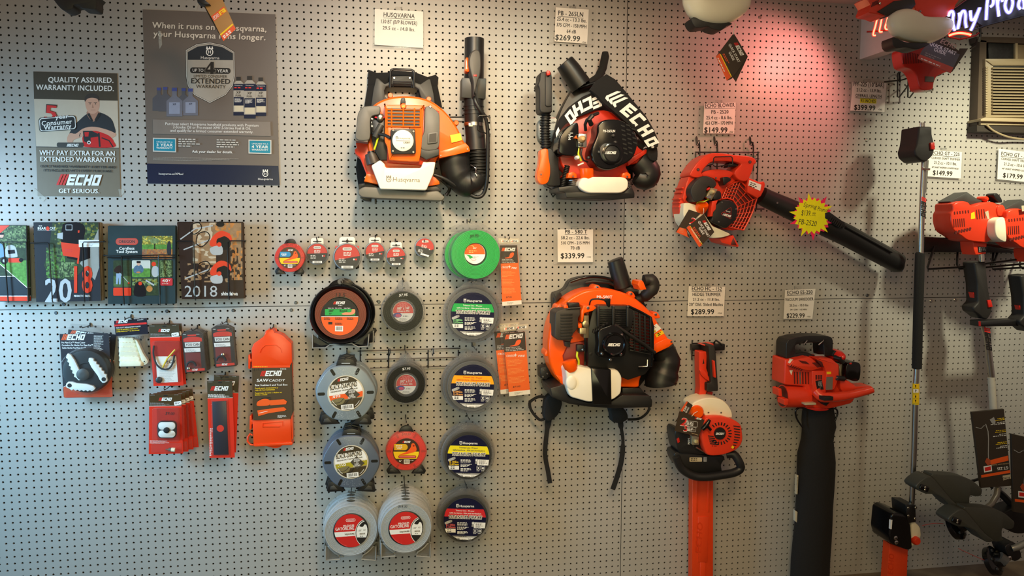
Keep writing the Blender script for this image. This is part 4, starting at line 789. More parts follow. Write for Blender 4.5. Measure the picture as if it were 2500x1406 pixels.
def coil(mb, cx, cy, ro, ri, d0, d1, m, n=9):
    """wound line: a ribbed ring"""
    pr = [(ro - 2, d0), (ro, (d0 + d1) / 2)]; w = (ro - ri) / n; h = .0022
    for k in range(n):
        r = ro - w * k; pr += [(r - w * .08, d1 - h), (r - w * .3, d1), (r - w * .7, d1), (r - w * .95, d1 - h)]
    pr += [(ri, (d0 + d1) / 2), (ri + 2, d0)]
    c = U(cx, cy, d1); k_ = MPP(cx, cy, d1)
    rs = [[Vector((c.x + r * k_ * math.cos(2 * PI * i / 48), -d, c.z + r * k_ * math.sin(2 * PI * i / 48))) for i in range(48)] for r, d in pr]
    mb.rings(rs, m, closed=True)
def torus(mb, cx, cy, ro, d0, d1, m, w=14, n=44):
    """clear moulded rim: a shallow dish wall with a rolled lip"""
    mb.lathe(cx, cy, d1, [(ro * .9, d0), (ro, d0), (ro, d0 + (d1 - d0) * .35), (ro - w * .5, d1 - .003), (ro - w, d1), (ro - w * 1.8, d1), (ro - w * 2.2, d1 - .003)], m, n)
smoke = CLEAR('smoky_reel_plastic', (60, 60, 62), .22, .08, (150, 150, 150)); cshell = CLEAR('clear_reel_shell', (170, 170, 168), .06, .06, (244, 244, 244)); gshell = CLEAR('bright_clear_shell', (225, 228, 230), .08, .06, (252, 252, 252)); frost = M('frosted_blue_grey_shell', (128, 142, 152), .3, noise=.05, scale=30); frostd = M('frosted_dark_blue_shell', (88, 100, 118), .28, noise=.05, scale=30)
greyp = M('grey_clamshell_plastic', (150, 150, 148), .35, noise=.04); greyl = M('grey_nylon_line', (176, 184, 192), .3, noise=.1, scale=200); blkl = M('black_nylon_line', (24, 22, 21), .3, noise=.1, scale=200); redl = M('red_nylon_line', (226, 52, 48), .3, noise=.05); brl = M('red_brown_nylon_line', (132, 58, 44), .3, noise=.08); grnl = M('green_nylon_line', (18, 190, 84), .25, noise=.05); slvl = M('silver_nylon_line', (118, 120, 122), .28, .2); pink = CLEAR('pink_tinted_shell', (240, 120, 110), .30, .15, (255, 190, 185))
RG = 'trimmer line reels'
def back(T, n, lab, step=.028, skip=(), jit=.004):
    for k in range(n): dup(T, (random.uniform(-jit, jit), step * (k + 1), random.uniform(-jit, jit) * .6), lab, None, random.uniform(-4, 4), skip)
# ---- round reels with navy labels
def navy_reel(v, cx, cy, R_, r, col, txt, gauge, gcol, label, blab, n, d=.125, dark=False):
    view(*v); T = thing('trimmer_line_reel', label, 'trimmer line', (cx, cy - R_, d - .02), RG)
    mb = MB(); coil(mb, cx, cy, R_ * .86, r * .93, d - .020, d - .004, slvl if not dark else blkl, 6); part(T, 'line_coil', mb)
    mb = MB(); torus(mb, cx, cy, R_, d - .022, d, cshell, R_ * .05); mb.lathe(cx, cy, d, [(R_ * .98, d - .024), (R_ * .98, d - .022), (r, d - .0225)], cshell, 40)
    mb.ext(sm([(cx - R_ * .5, cy - R_ * .82), (cx - R_ * .26, cy - R_ * 1.06), (cx - R_ * .08, cy - R_ * 1.13), (cx + R_ * .12, cy - R_ * 1.13), (cx + R_ * .30, cy - R_ * 1.06), (cx + R_ * .5, cy - R_ * .82), (cx, cy - R_ * .9)], 4), d - .013, d - .011, cshell, 2)
    mb.ext(turn(rrp(cx + R_ * .34, cy - R_ * 1.04, cx + R_ * .56, cy - R_ * .92, 5), cx + R_ * .45, cy - R_ * .98, -25), d - .014, d - .008, cshell, 2); part(T, 'clear_shell', mb)
    mb = MB(); mb.lathe(cx, cy, d, [(r * 1.02, d - .018), (r * 1.02, d - .003), (1, d - .003)], navk, 48); pl = Pl(d - .003); t = r / 200
    X = lambda x: cx + x * t; Y = lambda y: cy + y * t
    mb.poly(slab(cx, cy, r, -98 * t, -22 * t, 1.5), pl, col)
    crown_logo(mb, X(-72), Y(-128), 32 * t, pl, whi); mb.text('Husqvarna', X(-54), Y(-115), 22 * t, pl, whi, 'l', .5, 142 * t, 0, 1)
    mb.text('Trimmer Line - Fil pour', X(0), Y(-74), 13 * t, pl, txt, 'c', 2, 180 * t, 0, 1); mb.text('taille-bordures · Hilo para bordeadora'.replace('·', '-'), X(4), Y(-50), 13 * t, pl, txt, 'c', 2, 305 * t, 0, 1)
    for o_ in (3.2, -3.2): mb.text('TITANIUM FORCE', X(-160 + o_), Y(-8 + o_ * .8), 31 * t, pl, whi, 'l', 1.5, 318 * t, .22, 1)
    for o_ in (3.2, -3.2): mb.text('TITANIUM FORCE', X(-160 + o_), Y(-8 - o_ * .8), 31 * t, pl, whi, 'l', 1.5, 318 * t, .22, 1)
    mb.text('TITANIUM FORCE', X(-160), Y(-8), 31 * t, pl, ink, 'l', 1.5, 318 * t, .22, 1)
    mb.poly(turn(rrp(X(-196), Y(16), X(-130), Y(40), 10 * t), X(-160), Y(28), -22), pl, lgry); mb.poly(circ(X(-134), Y(18), 12 * t, 12), pl, grek)
    mb.text(gauge[0], X(-182), Y(62), 19 * t, pl, gcol, 'l', 1, 88 * t, 0, 1); mb.text(gauge[1], X(-182), Y(84), 19 * t, pl, gcol, 'l', 1, 92 * t, 0, 1)
    mb.poly(clip(clip([(X(-192), Y(90)), (X(-90), Y(92)), (X(-90), Y(128)), (X(-180), Y(126))], 0, 1, 1e9), 0, -1, 1e9), pl, whi); mb.scrib(X(-170), Y(98), 66 * t, 7 * t, pl, ink, 2, 1, 14 * t)
    for k in range(3): mb.scrib(X(-74), Y(30 + 42 * k), 125 * t, 6 * t, pl, whi, 3, 1, 11 * t, seed=k + 1)
    mb.poly([(X(84), Y(30)), (X(196), Y(34)), (X(190), Y(88)), (X(84), Y(84))], pl, whi); mb.scrib(X(102), Y(42), 76 * t, 5 * t, pl, ink, 4, 1, 10 * t); mb.poly(circ(X(78), Y(38), 14 * t, 12), pl, lgry); mb.poly(circ(X(78), Y(38), 8 * t, 12), pl, whi); mb.poly([(X(66), Y(50)), (X(84), Y(50)), (X(86), Y(74)), (X(62), Y(72))], pl, grek)
    for k in (0, 1):
        x = X(78 + 44 * k); q = rrp(x, Y(92), x + 36 * t, Y(132), 4 * t); mb.frame(q, inset(q, 3 * t), pl, whi)
        if k: mb.poly([(x + 6 * t, Y(108)), (x + 18 * t, Y(102)), (x + 18 * t, Y(124)), (x + 6 * t, Y(118))], pl, whi); mb.rect(x + 22 * t, Y(104), x + 28 * t, Y(124), pl, whi)
        else: mb.text('X', x + 18 * t, Y(126), 26 * t, pl, whi, 'c', 0, 24 * t, 0, 1)
        mb.scrib(x, Y(137), 36 * t, 4 * t, pl, whi, 1)
    mb.poly(slab(cx, cy, r, 160 * t, 178 * t, 1.5), pl, grek); mb.poly(slab(cx, cy, r, 174 * t, 260 * t, 1.5), pl, whi); mb.scrib(X(-60), Y(164), 110 * t, 5 * t, pl, ink, 1)
    barcode(mb, X(-42), Y(186), 62 * t, 26 * t, pl, 1, None, False); mb.scrib(X(28), Y(184), 42 * t, 4 * t, pl, grek, 3, 1, 7 * t); mb.poly(rrp(X(-76), Y(180), X(-52), Y(192), 4 * t), pl, grek)
    part(T, 'printed_label', mb)
    back(T, n, blab, .026, ('printed_label',)); view(); return T
JV = (650, 530, 4.167); KV_ = (740, 830, 3.905); LV = (740, 1010, 3.8)
navy_reel(JV, 2100, 988, 302, 218, grnk, whi, ('0.080in', '2,03mm'), M('pale_green_print', (140, 215, 150), .4), 'front navy-labelled reel with a green band, topmost of its column', 'reel hanging behind the navy and green one', 1)
navy_reel(KV_, 1616, 440, 280, 204, M('amber_band_print', (250, 170, 16), .4), redk, ('0.095in', '2,41mm'), M('pale_orange_print', (248, 178, 96), .4), 'front navy-labelled reel with an orange band', 'reel hanging behind the navy and orange one', 2, .14)
navy_reel(KV_, 1576, 1108, 262, 200, M('lemon_band_print', (238, 222, 30), .4), navk, ('0.105in', '2,67mm'), yelk, 'front navy-labelled reel with a yellow band', 'reel hanging behind the navy and yellow one', 3, .15, True)
navy_reel(LV, 1502, 978, 254, 194, M('crimson_band_print', (206, 36, 44), .4), whi, ('0.130in', '3,30mm'), M('pale_red_print', (232, 110, 110), .4), 'front navy-labelled reel with a red band, lowest of its column', 'reel hanging behind the navy and red one', 2, .14, True)
# ---- hexagonal reels with a brown and white label
def hexpts(cx, cy, R_, a=0, sq=.93): return [(cx + R_ * math.cos(math.radians(60 * k + a)), cy + R_ * sq * math.sin(math.radians(60 * k + a)) * 1.02) for k in range(6)]
def diamond_reel(v, cx, cy, R_, r, shell, col, g1, g2, label, blab, n, d, shine):
    view(*v); T = thing('trimmer_line_reel', label, 'trimmer line', (cx, cy - R_, d - .02), RG)
    mb = MB(); hp = rpoly(hexpts(cx, cy, R_ * 1.10), R_ * .42, 7); mb.ext(hp, d - .026, d, shell, R_ * .10, 4); pl = Pl(d)
    for k in range(6):
        a = 60 * k - 2; q = turn(rrp(cx + R_ * .68, cy - R_ * .05, cx + R_ * .92, cy + R_ * .05, R_ * .045), cx, cy, a); mb.poly(q, pl, M('slot_black', (10, 10, 10), .4))
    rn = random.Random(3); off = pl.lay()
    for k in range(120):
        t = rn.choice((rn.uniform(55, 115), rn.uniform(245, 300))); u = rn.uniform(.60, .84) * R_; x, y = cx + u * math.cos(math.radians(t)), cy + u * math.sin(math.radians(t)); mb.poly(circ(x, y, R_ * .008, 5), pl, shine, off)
    part(T, 'hexagonal_shell', mb)
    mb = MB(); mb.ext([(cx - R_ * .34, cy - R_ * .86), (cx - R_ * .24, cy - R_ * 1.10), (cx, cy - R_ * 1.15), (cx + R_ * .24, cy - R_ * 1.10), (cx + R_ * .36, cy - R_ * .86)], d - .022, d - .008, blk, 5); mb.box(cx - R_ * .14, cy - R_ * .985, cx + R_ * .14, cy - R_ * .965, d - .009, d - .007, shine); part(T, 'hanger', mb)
    for s_ in (-1, 1):
        mb = MB(); f = lambda x, y: (cx + s_ * x * R_, cy + y * R_)
        o = [f(.52, .62), f(.78, .72), f(.84, .98), f(.80, 1.03), f(.20, 1.00)]; i = [f(.58, .80), f(.70, .84), f(.73, .95), f(.72, .955), f(.45, .95)]
        mb.ext(o, d - .024, d - .012, blk, 4); mb.ext(i, d - .0125, d - .0105, dgry, 3); part(T, 'foot', mb)
    mb = MB(); mb.lathe(cx, cy, d, [(r, d - .006), (r, d + .0015), (r * .97, d + .002), (1, d + .002)], M('pale_label_rim', (205, 198, 180), .4), 48); pl = Pl(d + .002); t = r / 170; X = lambda x: cx + x * t; Y = lambda y: cy + y * t; b = r * .94; A = -9
    brn = M('dark_label_brown', (62, 52, 34), .35, noise=.15, scale=60); mb.poly(circ(cx, cy, b, 48), pl, brn)
    mb.poly(slab(cx, cy, b, -96 * t, 2 * t, A), pl, whi); mb.poly(slab(cx, cy, b, 2 * t, 56 * t, A), pl, col); mb.poly(slab(cx, cy, b, 54 * t, 62 * t, A), pl, M('khaki_print', (150, 136, 104), .4))
    echo_logo(mb, X(-78), Y(-108), 108 * t, pl, A); mb.text('BLACK-DIAMOND', X(-148), Y(-26), 46 * t, pl, ink, 'l', A, 262 * t, 0, 1); mb.text('PREMIUM TRIMMER LINE', X(-142), Y(-2), 12 * t, pl, ink, 'l', A, 258 * t, 0, 1)
    mb.text(g1, X(-132), Y(48), 36 * t, pl, whi, 'l', A, 106 * t, 0, 1); mb.text(g2, X(94), Y(-8), 20 * t, pl, whi, 'l', A, 56 * t, 0, 1); mb.scrib(X(-96), Y(56), 50 * t, 5 * t, pl, ink, 1, a=A)
    mb.poly(sm([(X(-140), Y(72)), (X(-40), Y(42)), (X(-10), Y(60)), (X(-30), Y(100)), (X(-100), Y(110))], 4), pl, M('leaf_blade_print', (120, 112, 78), .4, noise=.3, scale=200)); mb.line(sm([(X(-136), Y(95)), (X(-60), Y(88)), (X(-20), Y(48))], 4, False), 5 * t, pl, ink); mb.line(sm([(X(-60), Y(120)), (X(0), Y(98)), (X(26), Y(60))], 4, False), 8 * t, pl, ink)
    dk = [(X(54), Y(-58)), (X(134), Y(12)), (X(60), Y(74)), (X(-8), Y(2))]; mb.poly(dk, pl, M('diamond_grey_print', (70, 64, 54), .4))
    for k, (s_, y) in enumerate((('RAZOR', -22), ('SHARP', -3), ('AND', 10), ('FAST', 28), ('CUTTING', 46))): mb.text(s_, X(58), Y(y), (16, 16, 7, 16, 16)[k] * t, pl, whi, 'c', A, (60, 64, 18, 46, 72)[k] * t, 0, 1)
    for s_ in (-1, 1): mb.line([(X(s_ * 146 * math.cos(q)), Y(146 * math.sin(q))) for q in (.5, .65, .8, .95)], 4 * t, pl, whi)
    barcode(mb, X(-46), Y(112), 118 * t, 46 * t, pl, A * .6); part(T, 'printed_label', mb)
    back(T, n, blab, .027, ('printed_label',), .003); view(); return T
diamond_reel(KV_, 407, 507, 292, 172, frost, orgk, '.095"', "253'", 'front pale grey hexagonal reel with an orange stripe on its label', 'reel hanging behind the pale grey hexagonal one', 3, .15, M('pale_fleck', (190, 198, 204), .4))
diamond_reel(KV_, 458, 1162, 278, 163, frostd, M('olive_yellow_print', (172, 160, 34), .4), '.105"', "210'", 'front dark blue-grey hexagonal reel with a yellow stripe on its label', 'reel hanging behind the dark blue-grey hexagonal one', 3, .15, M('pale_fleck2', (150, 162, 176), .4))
# ---- small hexagonal red reels
def red_reel(v, cx, cy, R_, r, badge_col, label, blab, n, d, price):
    view(*v); T = thing('trimmer_line_reel', label, 'trimmer line', (cx, cy - R_, d - .02), RG)
    mb = MB(); coil(mb, cx, cy, R_ * .90, r * .95, d - .022, d - .003, redl, 5); pl = Pl(d - .002)
    for k in range(6):
        a = 60 * k; mb.poly(turn(rrp(cx + R_ * .70, cy - R_ * .05, cx + R_ * .92, cy + R_ * .04, R_ * .03), cx, cy, a), pl, M('dark_red_print', (150, 24, 24), .4))
    mb.text(price, cx, cy - R_ * .74, R_ * .11, pl, ink, 'c', 0, R_ * .42, .1); part(T, 'line_coil', mb)
    mb = MB(); hp = rpoly(hexpts(cx, cy, R_ * 1.08, 0, .95), R_ * .45, 7); mb.ext(hp, d - .024, d + .001, pink, R_ * .08, 4); part(T, 'tinted_shell', mb)
    mb = MB(); mb.ext([(cx - R_ * .36, cy - R_ * .88), (cx - R_ * .22, cy - R_ * 1.10), (cx - R_ * .04, cy - R_ * 1.17), (cx + R_ * .12, cy - R_ * 1.17), (cx + R_ * .24, cy - R_ * 1.10), (cx + R_ * .36, cy - R_ * .88)], d - .022, d - .008, blk, 4); part(T, 'hanger', mb)
    for s_ in (-1, 1):
        mb = MB(); f = lambda x, y: (cx + s_ * x * R_, cy + y * R_); mb.ext([f(.60, .60), f(.76, .68), f(.92, .92), f(.84, 1.06), f(.25, 1.04), f(.35, .92)], d - .024, d - .01, blk, 4); mb.ext([f(.62, .80), f(.72, .82), f(.80, .94), f(.50, .97)], d - .0105, d - .0085, dgry, 3); part(T, 'foot', mb)
    mb = MB(); mb.lathe(cx, cy, d, [(r, d - .004), (r, d + .002), (1, d + .002)], M('dark_label_umber', (66, 42, 32), .35), 40); pl = Pl(d + .002); t = r / 125; X = lambda x: cx + x * t; Y = lambda y: cy + y * t; b = r * .97
    echo_logo(mb, X(-36), Y(-80), 76 * t, pl); mb.poly(slab(cx, cy, b, 4 * t, 72 * t), pl, yelk)
    bd = [p for p in rrp(X(-150), Y(-68), X(14), Y(-10), 28 * t, 6)]; bd = clip(bd, -1, 0, -(cx - b * .94)); mb.poly(bd, pl, badge_col); mb.scrib(X(-98), Y(-56), 92 * t, 7 * t, pl, whi, 2, 1, 13 * t); mb.text('.095"', X(-92), Y(-18), 15 * t, pl, whi, 'l', 0, 56 * t, 0, 1)
    mb.poly(sm([(X(-72), Y(36)), (X(0), Y(6)), (X(40), Y(-32)), (X(50), Y(-68)), (X(72), Y(-76)), (X(88), Y(-52)), (X(98), Y(-20)), (X(88), Y(2)), (X(40), Y(18)), (X(-20), Y(32))], 3), pl, orgk); mb.poly(circ(X(70), Y(-52), 9 * t, 10), pl, M('dark_red_print', (150, 24, 24), .4))
    mb.poly(rrp(X(-74), Y(40), X(94), Y(64), 10 * t), pl, M('dark_red_print', (150, 24, 24), .4)); mb.poly(rrp(X(-68), Y(45), X(88), Y(59), 7 * t), pl, M('pale_red_print', (232, 110, 110), .4)); barcode(mb, X(-22), Y(78), 54 * t, 40 * t, pl); mb.scrib(X(-66), Y(84), 36 * t, 5 * t, pl, whi, 2, 1, 9 * t); mb.scrib(X(40), Y(84), 40 * t, 5 * t, pl, whi, 1)
    part(T, 'printed_label', mb)
    if n: back(T, n, blab, .028, ('printed_label',), .003)
    view(); return T
red_reel(JV, 238, 412, 162, 108, M('sky_blue_print', (36, 142, 196), .4), 'front small red reel with a blue and yellow label, leftmost of the top row', 'reel hanging behind the small blue and yellow labelled one', 1, .085, '$5.95')
red_reel(KV_, 983, 1060, 205, 126, M('mustard_print', (222, 176, 30), .4), 'red reel with an all yellow label between the hexagonal and navy reels', '', 0, .09, '$10.50')
# ---- wound donuts in clear clamshells
def donut(v, cx, cy, R_, r, size, metric, label, blab, n, d):
    view(*v); T = thing('trimmer_line_reel', label, 'trimmer line', (cx, cy - R_, d - .02), RG)
    mb = MB(); coil(mb, cx, cy, R_ * .90, r * 1.22, d - .024, d, blkl, 8); part(T, 'line_coil', mb)
    mb = MB(); torus(mb, cx, cy, R_, d - .026, d + .001, cshell, R_ * .06); mb.lathe(cx, cy, d, [(r * 1.25, d - .02), (r * 1.2, d + .001), (r * 1.08, d + .001), (r * 1.02, d - .006)], cshell, 36)
    mb.ext(sm([(cx - R_ * .42, cy - R_ * .88), (cx - R_ * .28, cy - R_ * 1.15), (cx - R_ * .16, cy - R_ * 1.38), (cx + R_ * .12, cy - R_ * 1.38), (cx + R_ * .26, cy - R_ * 1.15), (cx + R_ * .42, cy - R_ * .88), (cx, cy - R_ * .96)], 4), d - .014, d - .012, cshell, 2)
    for k in range(9): a = 2 * PI * k / 9 + .3; mb.lathe(cx + R_ * .98 * math.cos(a), cy + R_ * .98 * math.sin(a), d - .018, [(R_ * .04, d - .022), (R_ * .04, d - .018), (R_ * .02, d - .016)], cshell, 8)
    part(T, 'clear_shell', mb)
    mb = MB(); mb.lathe(cx, cy, d, [(r, d - .018), (r, d - .007), (1, d - .007)], whi, 40); pl = Pl(d - .007); t = r / 100; X = lambda x: cx + x * t; Y = lambda y: cy + y * t
    mb.poly(slab(cx, cy, r * .98, -110 * t, 14 * t), pl, redk); mb.scrib(X(-56), Y(-86), 110 * t, 7 * t, pl, M('pale_red_print', (232, 110, 110), .4), 4, 1, 11 * t, al='c')
    mb.text(size, X(0), Y(-22), 24 * t, pl, whi, 'c', -3, 128 * t, 0, 1); mb.text(metric, X(0), Y(2), 16 * t, pl, whi, 'c', -2, 124 * t, 0, 1)
    mb.poly(circ(X(-56), Y(34), 42 * t, 24, 24 * t), pl, M('royal_blue_print', (44, 44, 150), .4)); mb.poly(circ(X(-48), Y(38), 26 * t, 20, 15 * t), pl, M('magenta_print', (206, 44, 110), .4)); mb.scrib(X(-2), Y(40), 70 * t, 6 * t, pl, ink, 1); mb.scrib(X(-46), Y(64), 92 * t, 4 * t, pl, grek, 3, 1, 8 * t, al='c'); part(T, 'printed_label', mb)
    mb = MB(); pl = Pl(d + .0012); mb.text('$7.95', cx, cy - R_ * .70, R_ * .11, pl, whi, 'c', -4, R_ * .40, .2); part(T, 'price_writing', mb)
    back(T, n, blab, .027, ('printed_label', 'price_writing'), .002); view()
donut(JV, 1393, 962, 226, 105, '.080" x 160\'', '2.03mm x 49m', 'front black line donut reel with a red and white disc, above the wire grid', 'reel hanging behind the upper black donut reel', 1, .10)
donut(KV_, 983, 425, 200, 96, '.095" x 115\'', '2.41mm x 35m', 'front black line donut reel with a red and white disc, on the wire grid', 'reel hanging behind the lower black donut reel', 3, .13)
# ---- green line bundle
view(*JV)
T = thing('trimmer_line_reel', 'front big bright green line coil in clear wrap with an orange centre', 'trimmer line', (2075, 45, .1), RG); d = .13
mb = MB(); coil(mb, 2132, 380, 250, 116, d - .05, d, grnl, 10); part(T, 'line_coil', mb)
mb = MB(); mb.lathe(2132, 380, d, [(268, d - .055), (272, d - .03), (262, d - .004), (246, d + .003), (190, d + .004), (124, d + .003), (108, d - .01)], cshell, 44)
mb.ext(sm([(1880, 150), (1990, 70), (2075, 52), (2180, 60), (2300, 130), (2350, 200), (2130, 140)], 4), d - .03, d - .027, cshell, 3)
for k in range(14): a = 2 * PI * k / 14 + .2; mb.lathe(2132 + 262 * math.cos(a), 380 + 262 * math.sin(a), d - .03, [(9, d - .03), (9, d - .024), (5, d - .022)], cshell, 8)
part(T, 'clear_shell', mb)
mb = MB(); mb.lathe(2122, 370, d - .01, [(106, d - .04), (106, d - .008), (1, d - .008)], whi, 40); pl = Pl(d - .008)
mb.poly(slab(2122, 370, 103, -110, 8), pl, orgk); mb.scrib(2062, 338, 120, 8, pl, M('pale_orange_print', (248, 178, 96), .4), 2, 1, 16); mb.line([(2080 + 34 * math.cos(q), 320 + 34 * math.sin(q)) for q in [PI + k * PI / 10 for k in range(11)]], 8, pl, M('pale_orange_print', (248, 178, 96), .4)); mb.poly([(2030, 380), (2070, 385), (2110, 408), (2072, 425), (2058, 400)], pl, grnk); mb.frame(circ(2112, 432, 24, 20, 10), circ(2112, 432, 21, 20, 7), pl, redk); mb.scrib(2110, 400, 80, 5, pl, grek, 2, 1, 10); mb.text('.095"', 2122, 322, 12, pl, whi, 'c', 0, None, 0, 1)
part(T, 'printed_label', mb); mb = MB(); pl = Pl(d + .0045); mb.text('$9.95', 2070, 208, 27, pl, ink, 'l', -6, 92, .2); part(T, 'price_writing', mb)
dup(T, (-.012, .060, -.003), 'second green line coil, showing left of and behind the front one', RG, 3, ('printed_label', 'price_writing'))
# ---- black shell reel with a round brown coil
cx, cy, R_ = 757, 988, 312; d = .105
T = thing('trimmer_line_reel', 'big black-shelled reel with a black, green and orange label', 'trimmer line', (755, 650, d - .02), RG)
mb = MB(); coil(mb, cx, cy, 258, 180, d - .026, d - .004, brl, 8); part(T, 'line_coil', mb)
mb = MB(); mb.lathe(cx, cy, d - .02, [(R_, d - .030), (R_, d - .022), (R_ - 8, d - .006), (R_ - 20, d - .002), (R_ - 46, d - .010), (R_ - 56, d - .020)], blkg, 56)
mb.ext(sm([(600, 760), (640, 690), (690, 648), (755, 636), (820, 646), (870, 690), (910, 760), (760, 720)], 4), d - .026, d - .018, blkg, 5); mb.lathe(752, 655, d - .02, [(26, d - .018), (26, d - .0165), (1, d - .0165)], mgry, 16); part(T, 'black_shell', mb)
mb = MB(); mb.ext(sm([(470, 1190), (500, 1215), (620, 1290), (760, 1305), (900, 1285), (1010, 1200), (1070, 1160), (1080, 1190), (1050, 1230), (1050, 1310), (935, 1320), (870, 1285), (640, 1300), (600, 1330), (472, 1330)], 1), d - .028, d - .024, smoke, 3)
for q in ([(470, 1190), (472, 1330), (600, 1330), (645, 1298), (870, 1285), (935, 1320), (1035, 1312), (1045, 1190)],): mb.tube([(x, y, d - .022) for x, y in q], 6, greyp, 6)
part(T, 'moulded_base', mb)
mb = MB(); mb.lathe(748, 1012, d - .004, [(192, d - .02), (192, d - .0035), (1, d - .0035)], ink, 48); pl = Pl(d - .0035); c_ = (748, 1012)
mb.poly(slab(*c_, 190, 0, 200), pl, orgk); mb.rect(560, 1009, 936, 1014, pl, whi); mb.poly(clip(rrp(597, 935, 905, 1000, 6), 0, 1, 1e9), pl, grnk); echo_logo(mb, 680, 888, 122, pl, -1); mb.scrib(730, 896, 60, 5, pl, whi, 1)
for x, w, t in ((628, 62, 'Nylon Line'), (700, 70, 'Hilo de Nilon'), (790, 66, 'Ligne Nylon')): mb.text(t, x, 930, 10, pl, whi, 'l', 0, w, 0, 1)
mb.text('.080"', 632, 966, 22, pl, ink, 'l', -2, 56, 0, 1); mb.text('Round', 746, 964, 22, pl, ink, 'l', -1, 78, 0, 1); mb.scrib(640, 974, 44, 5, pl, ink, 2, 1, 9); mb.poly(sm([(765, 985), (800, 970), (860, 968), (872, 940), (900, 938), (905, 965), (880, 990), (800, 994)], 3), pl, M('salmon_print', (240, 140, 110), .4))
mb.scrib(588, 1022, 80, 4, pl, ink, 3, 1, 9); mb.scrib(702, 1022, 95, 4, pl, ink, 3, 1, 9); mb.scrib(820, 1022, 85, 4, pl, ink, 3, 1, 9); mb.rect(632, 1066, 672, 1090, pl, ink); mb.scrib(700, 1075, 90, 4, pl, ink, 3, 1, 8); barcode(mb, 700, 1105, 82, 56, pl, 1); part(T, 'printed_label', mb)
mb = MB(); pl = Pl(d + .0005); mb.text("13.5", 694, 815, 42, pl, ink, 'l', 0, 110, .15); part(T, 'price_writing', mb)
dup(T, (.006, .032, .002), 'second black-shelled reel, only its rim showing behind the front one', RG, -3, ('printed_label', 'price_writing'))
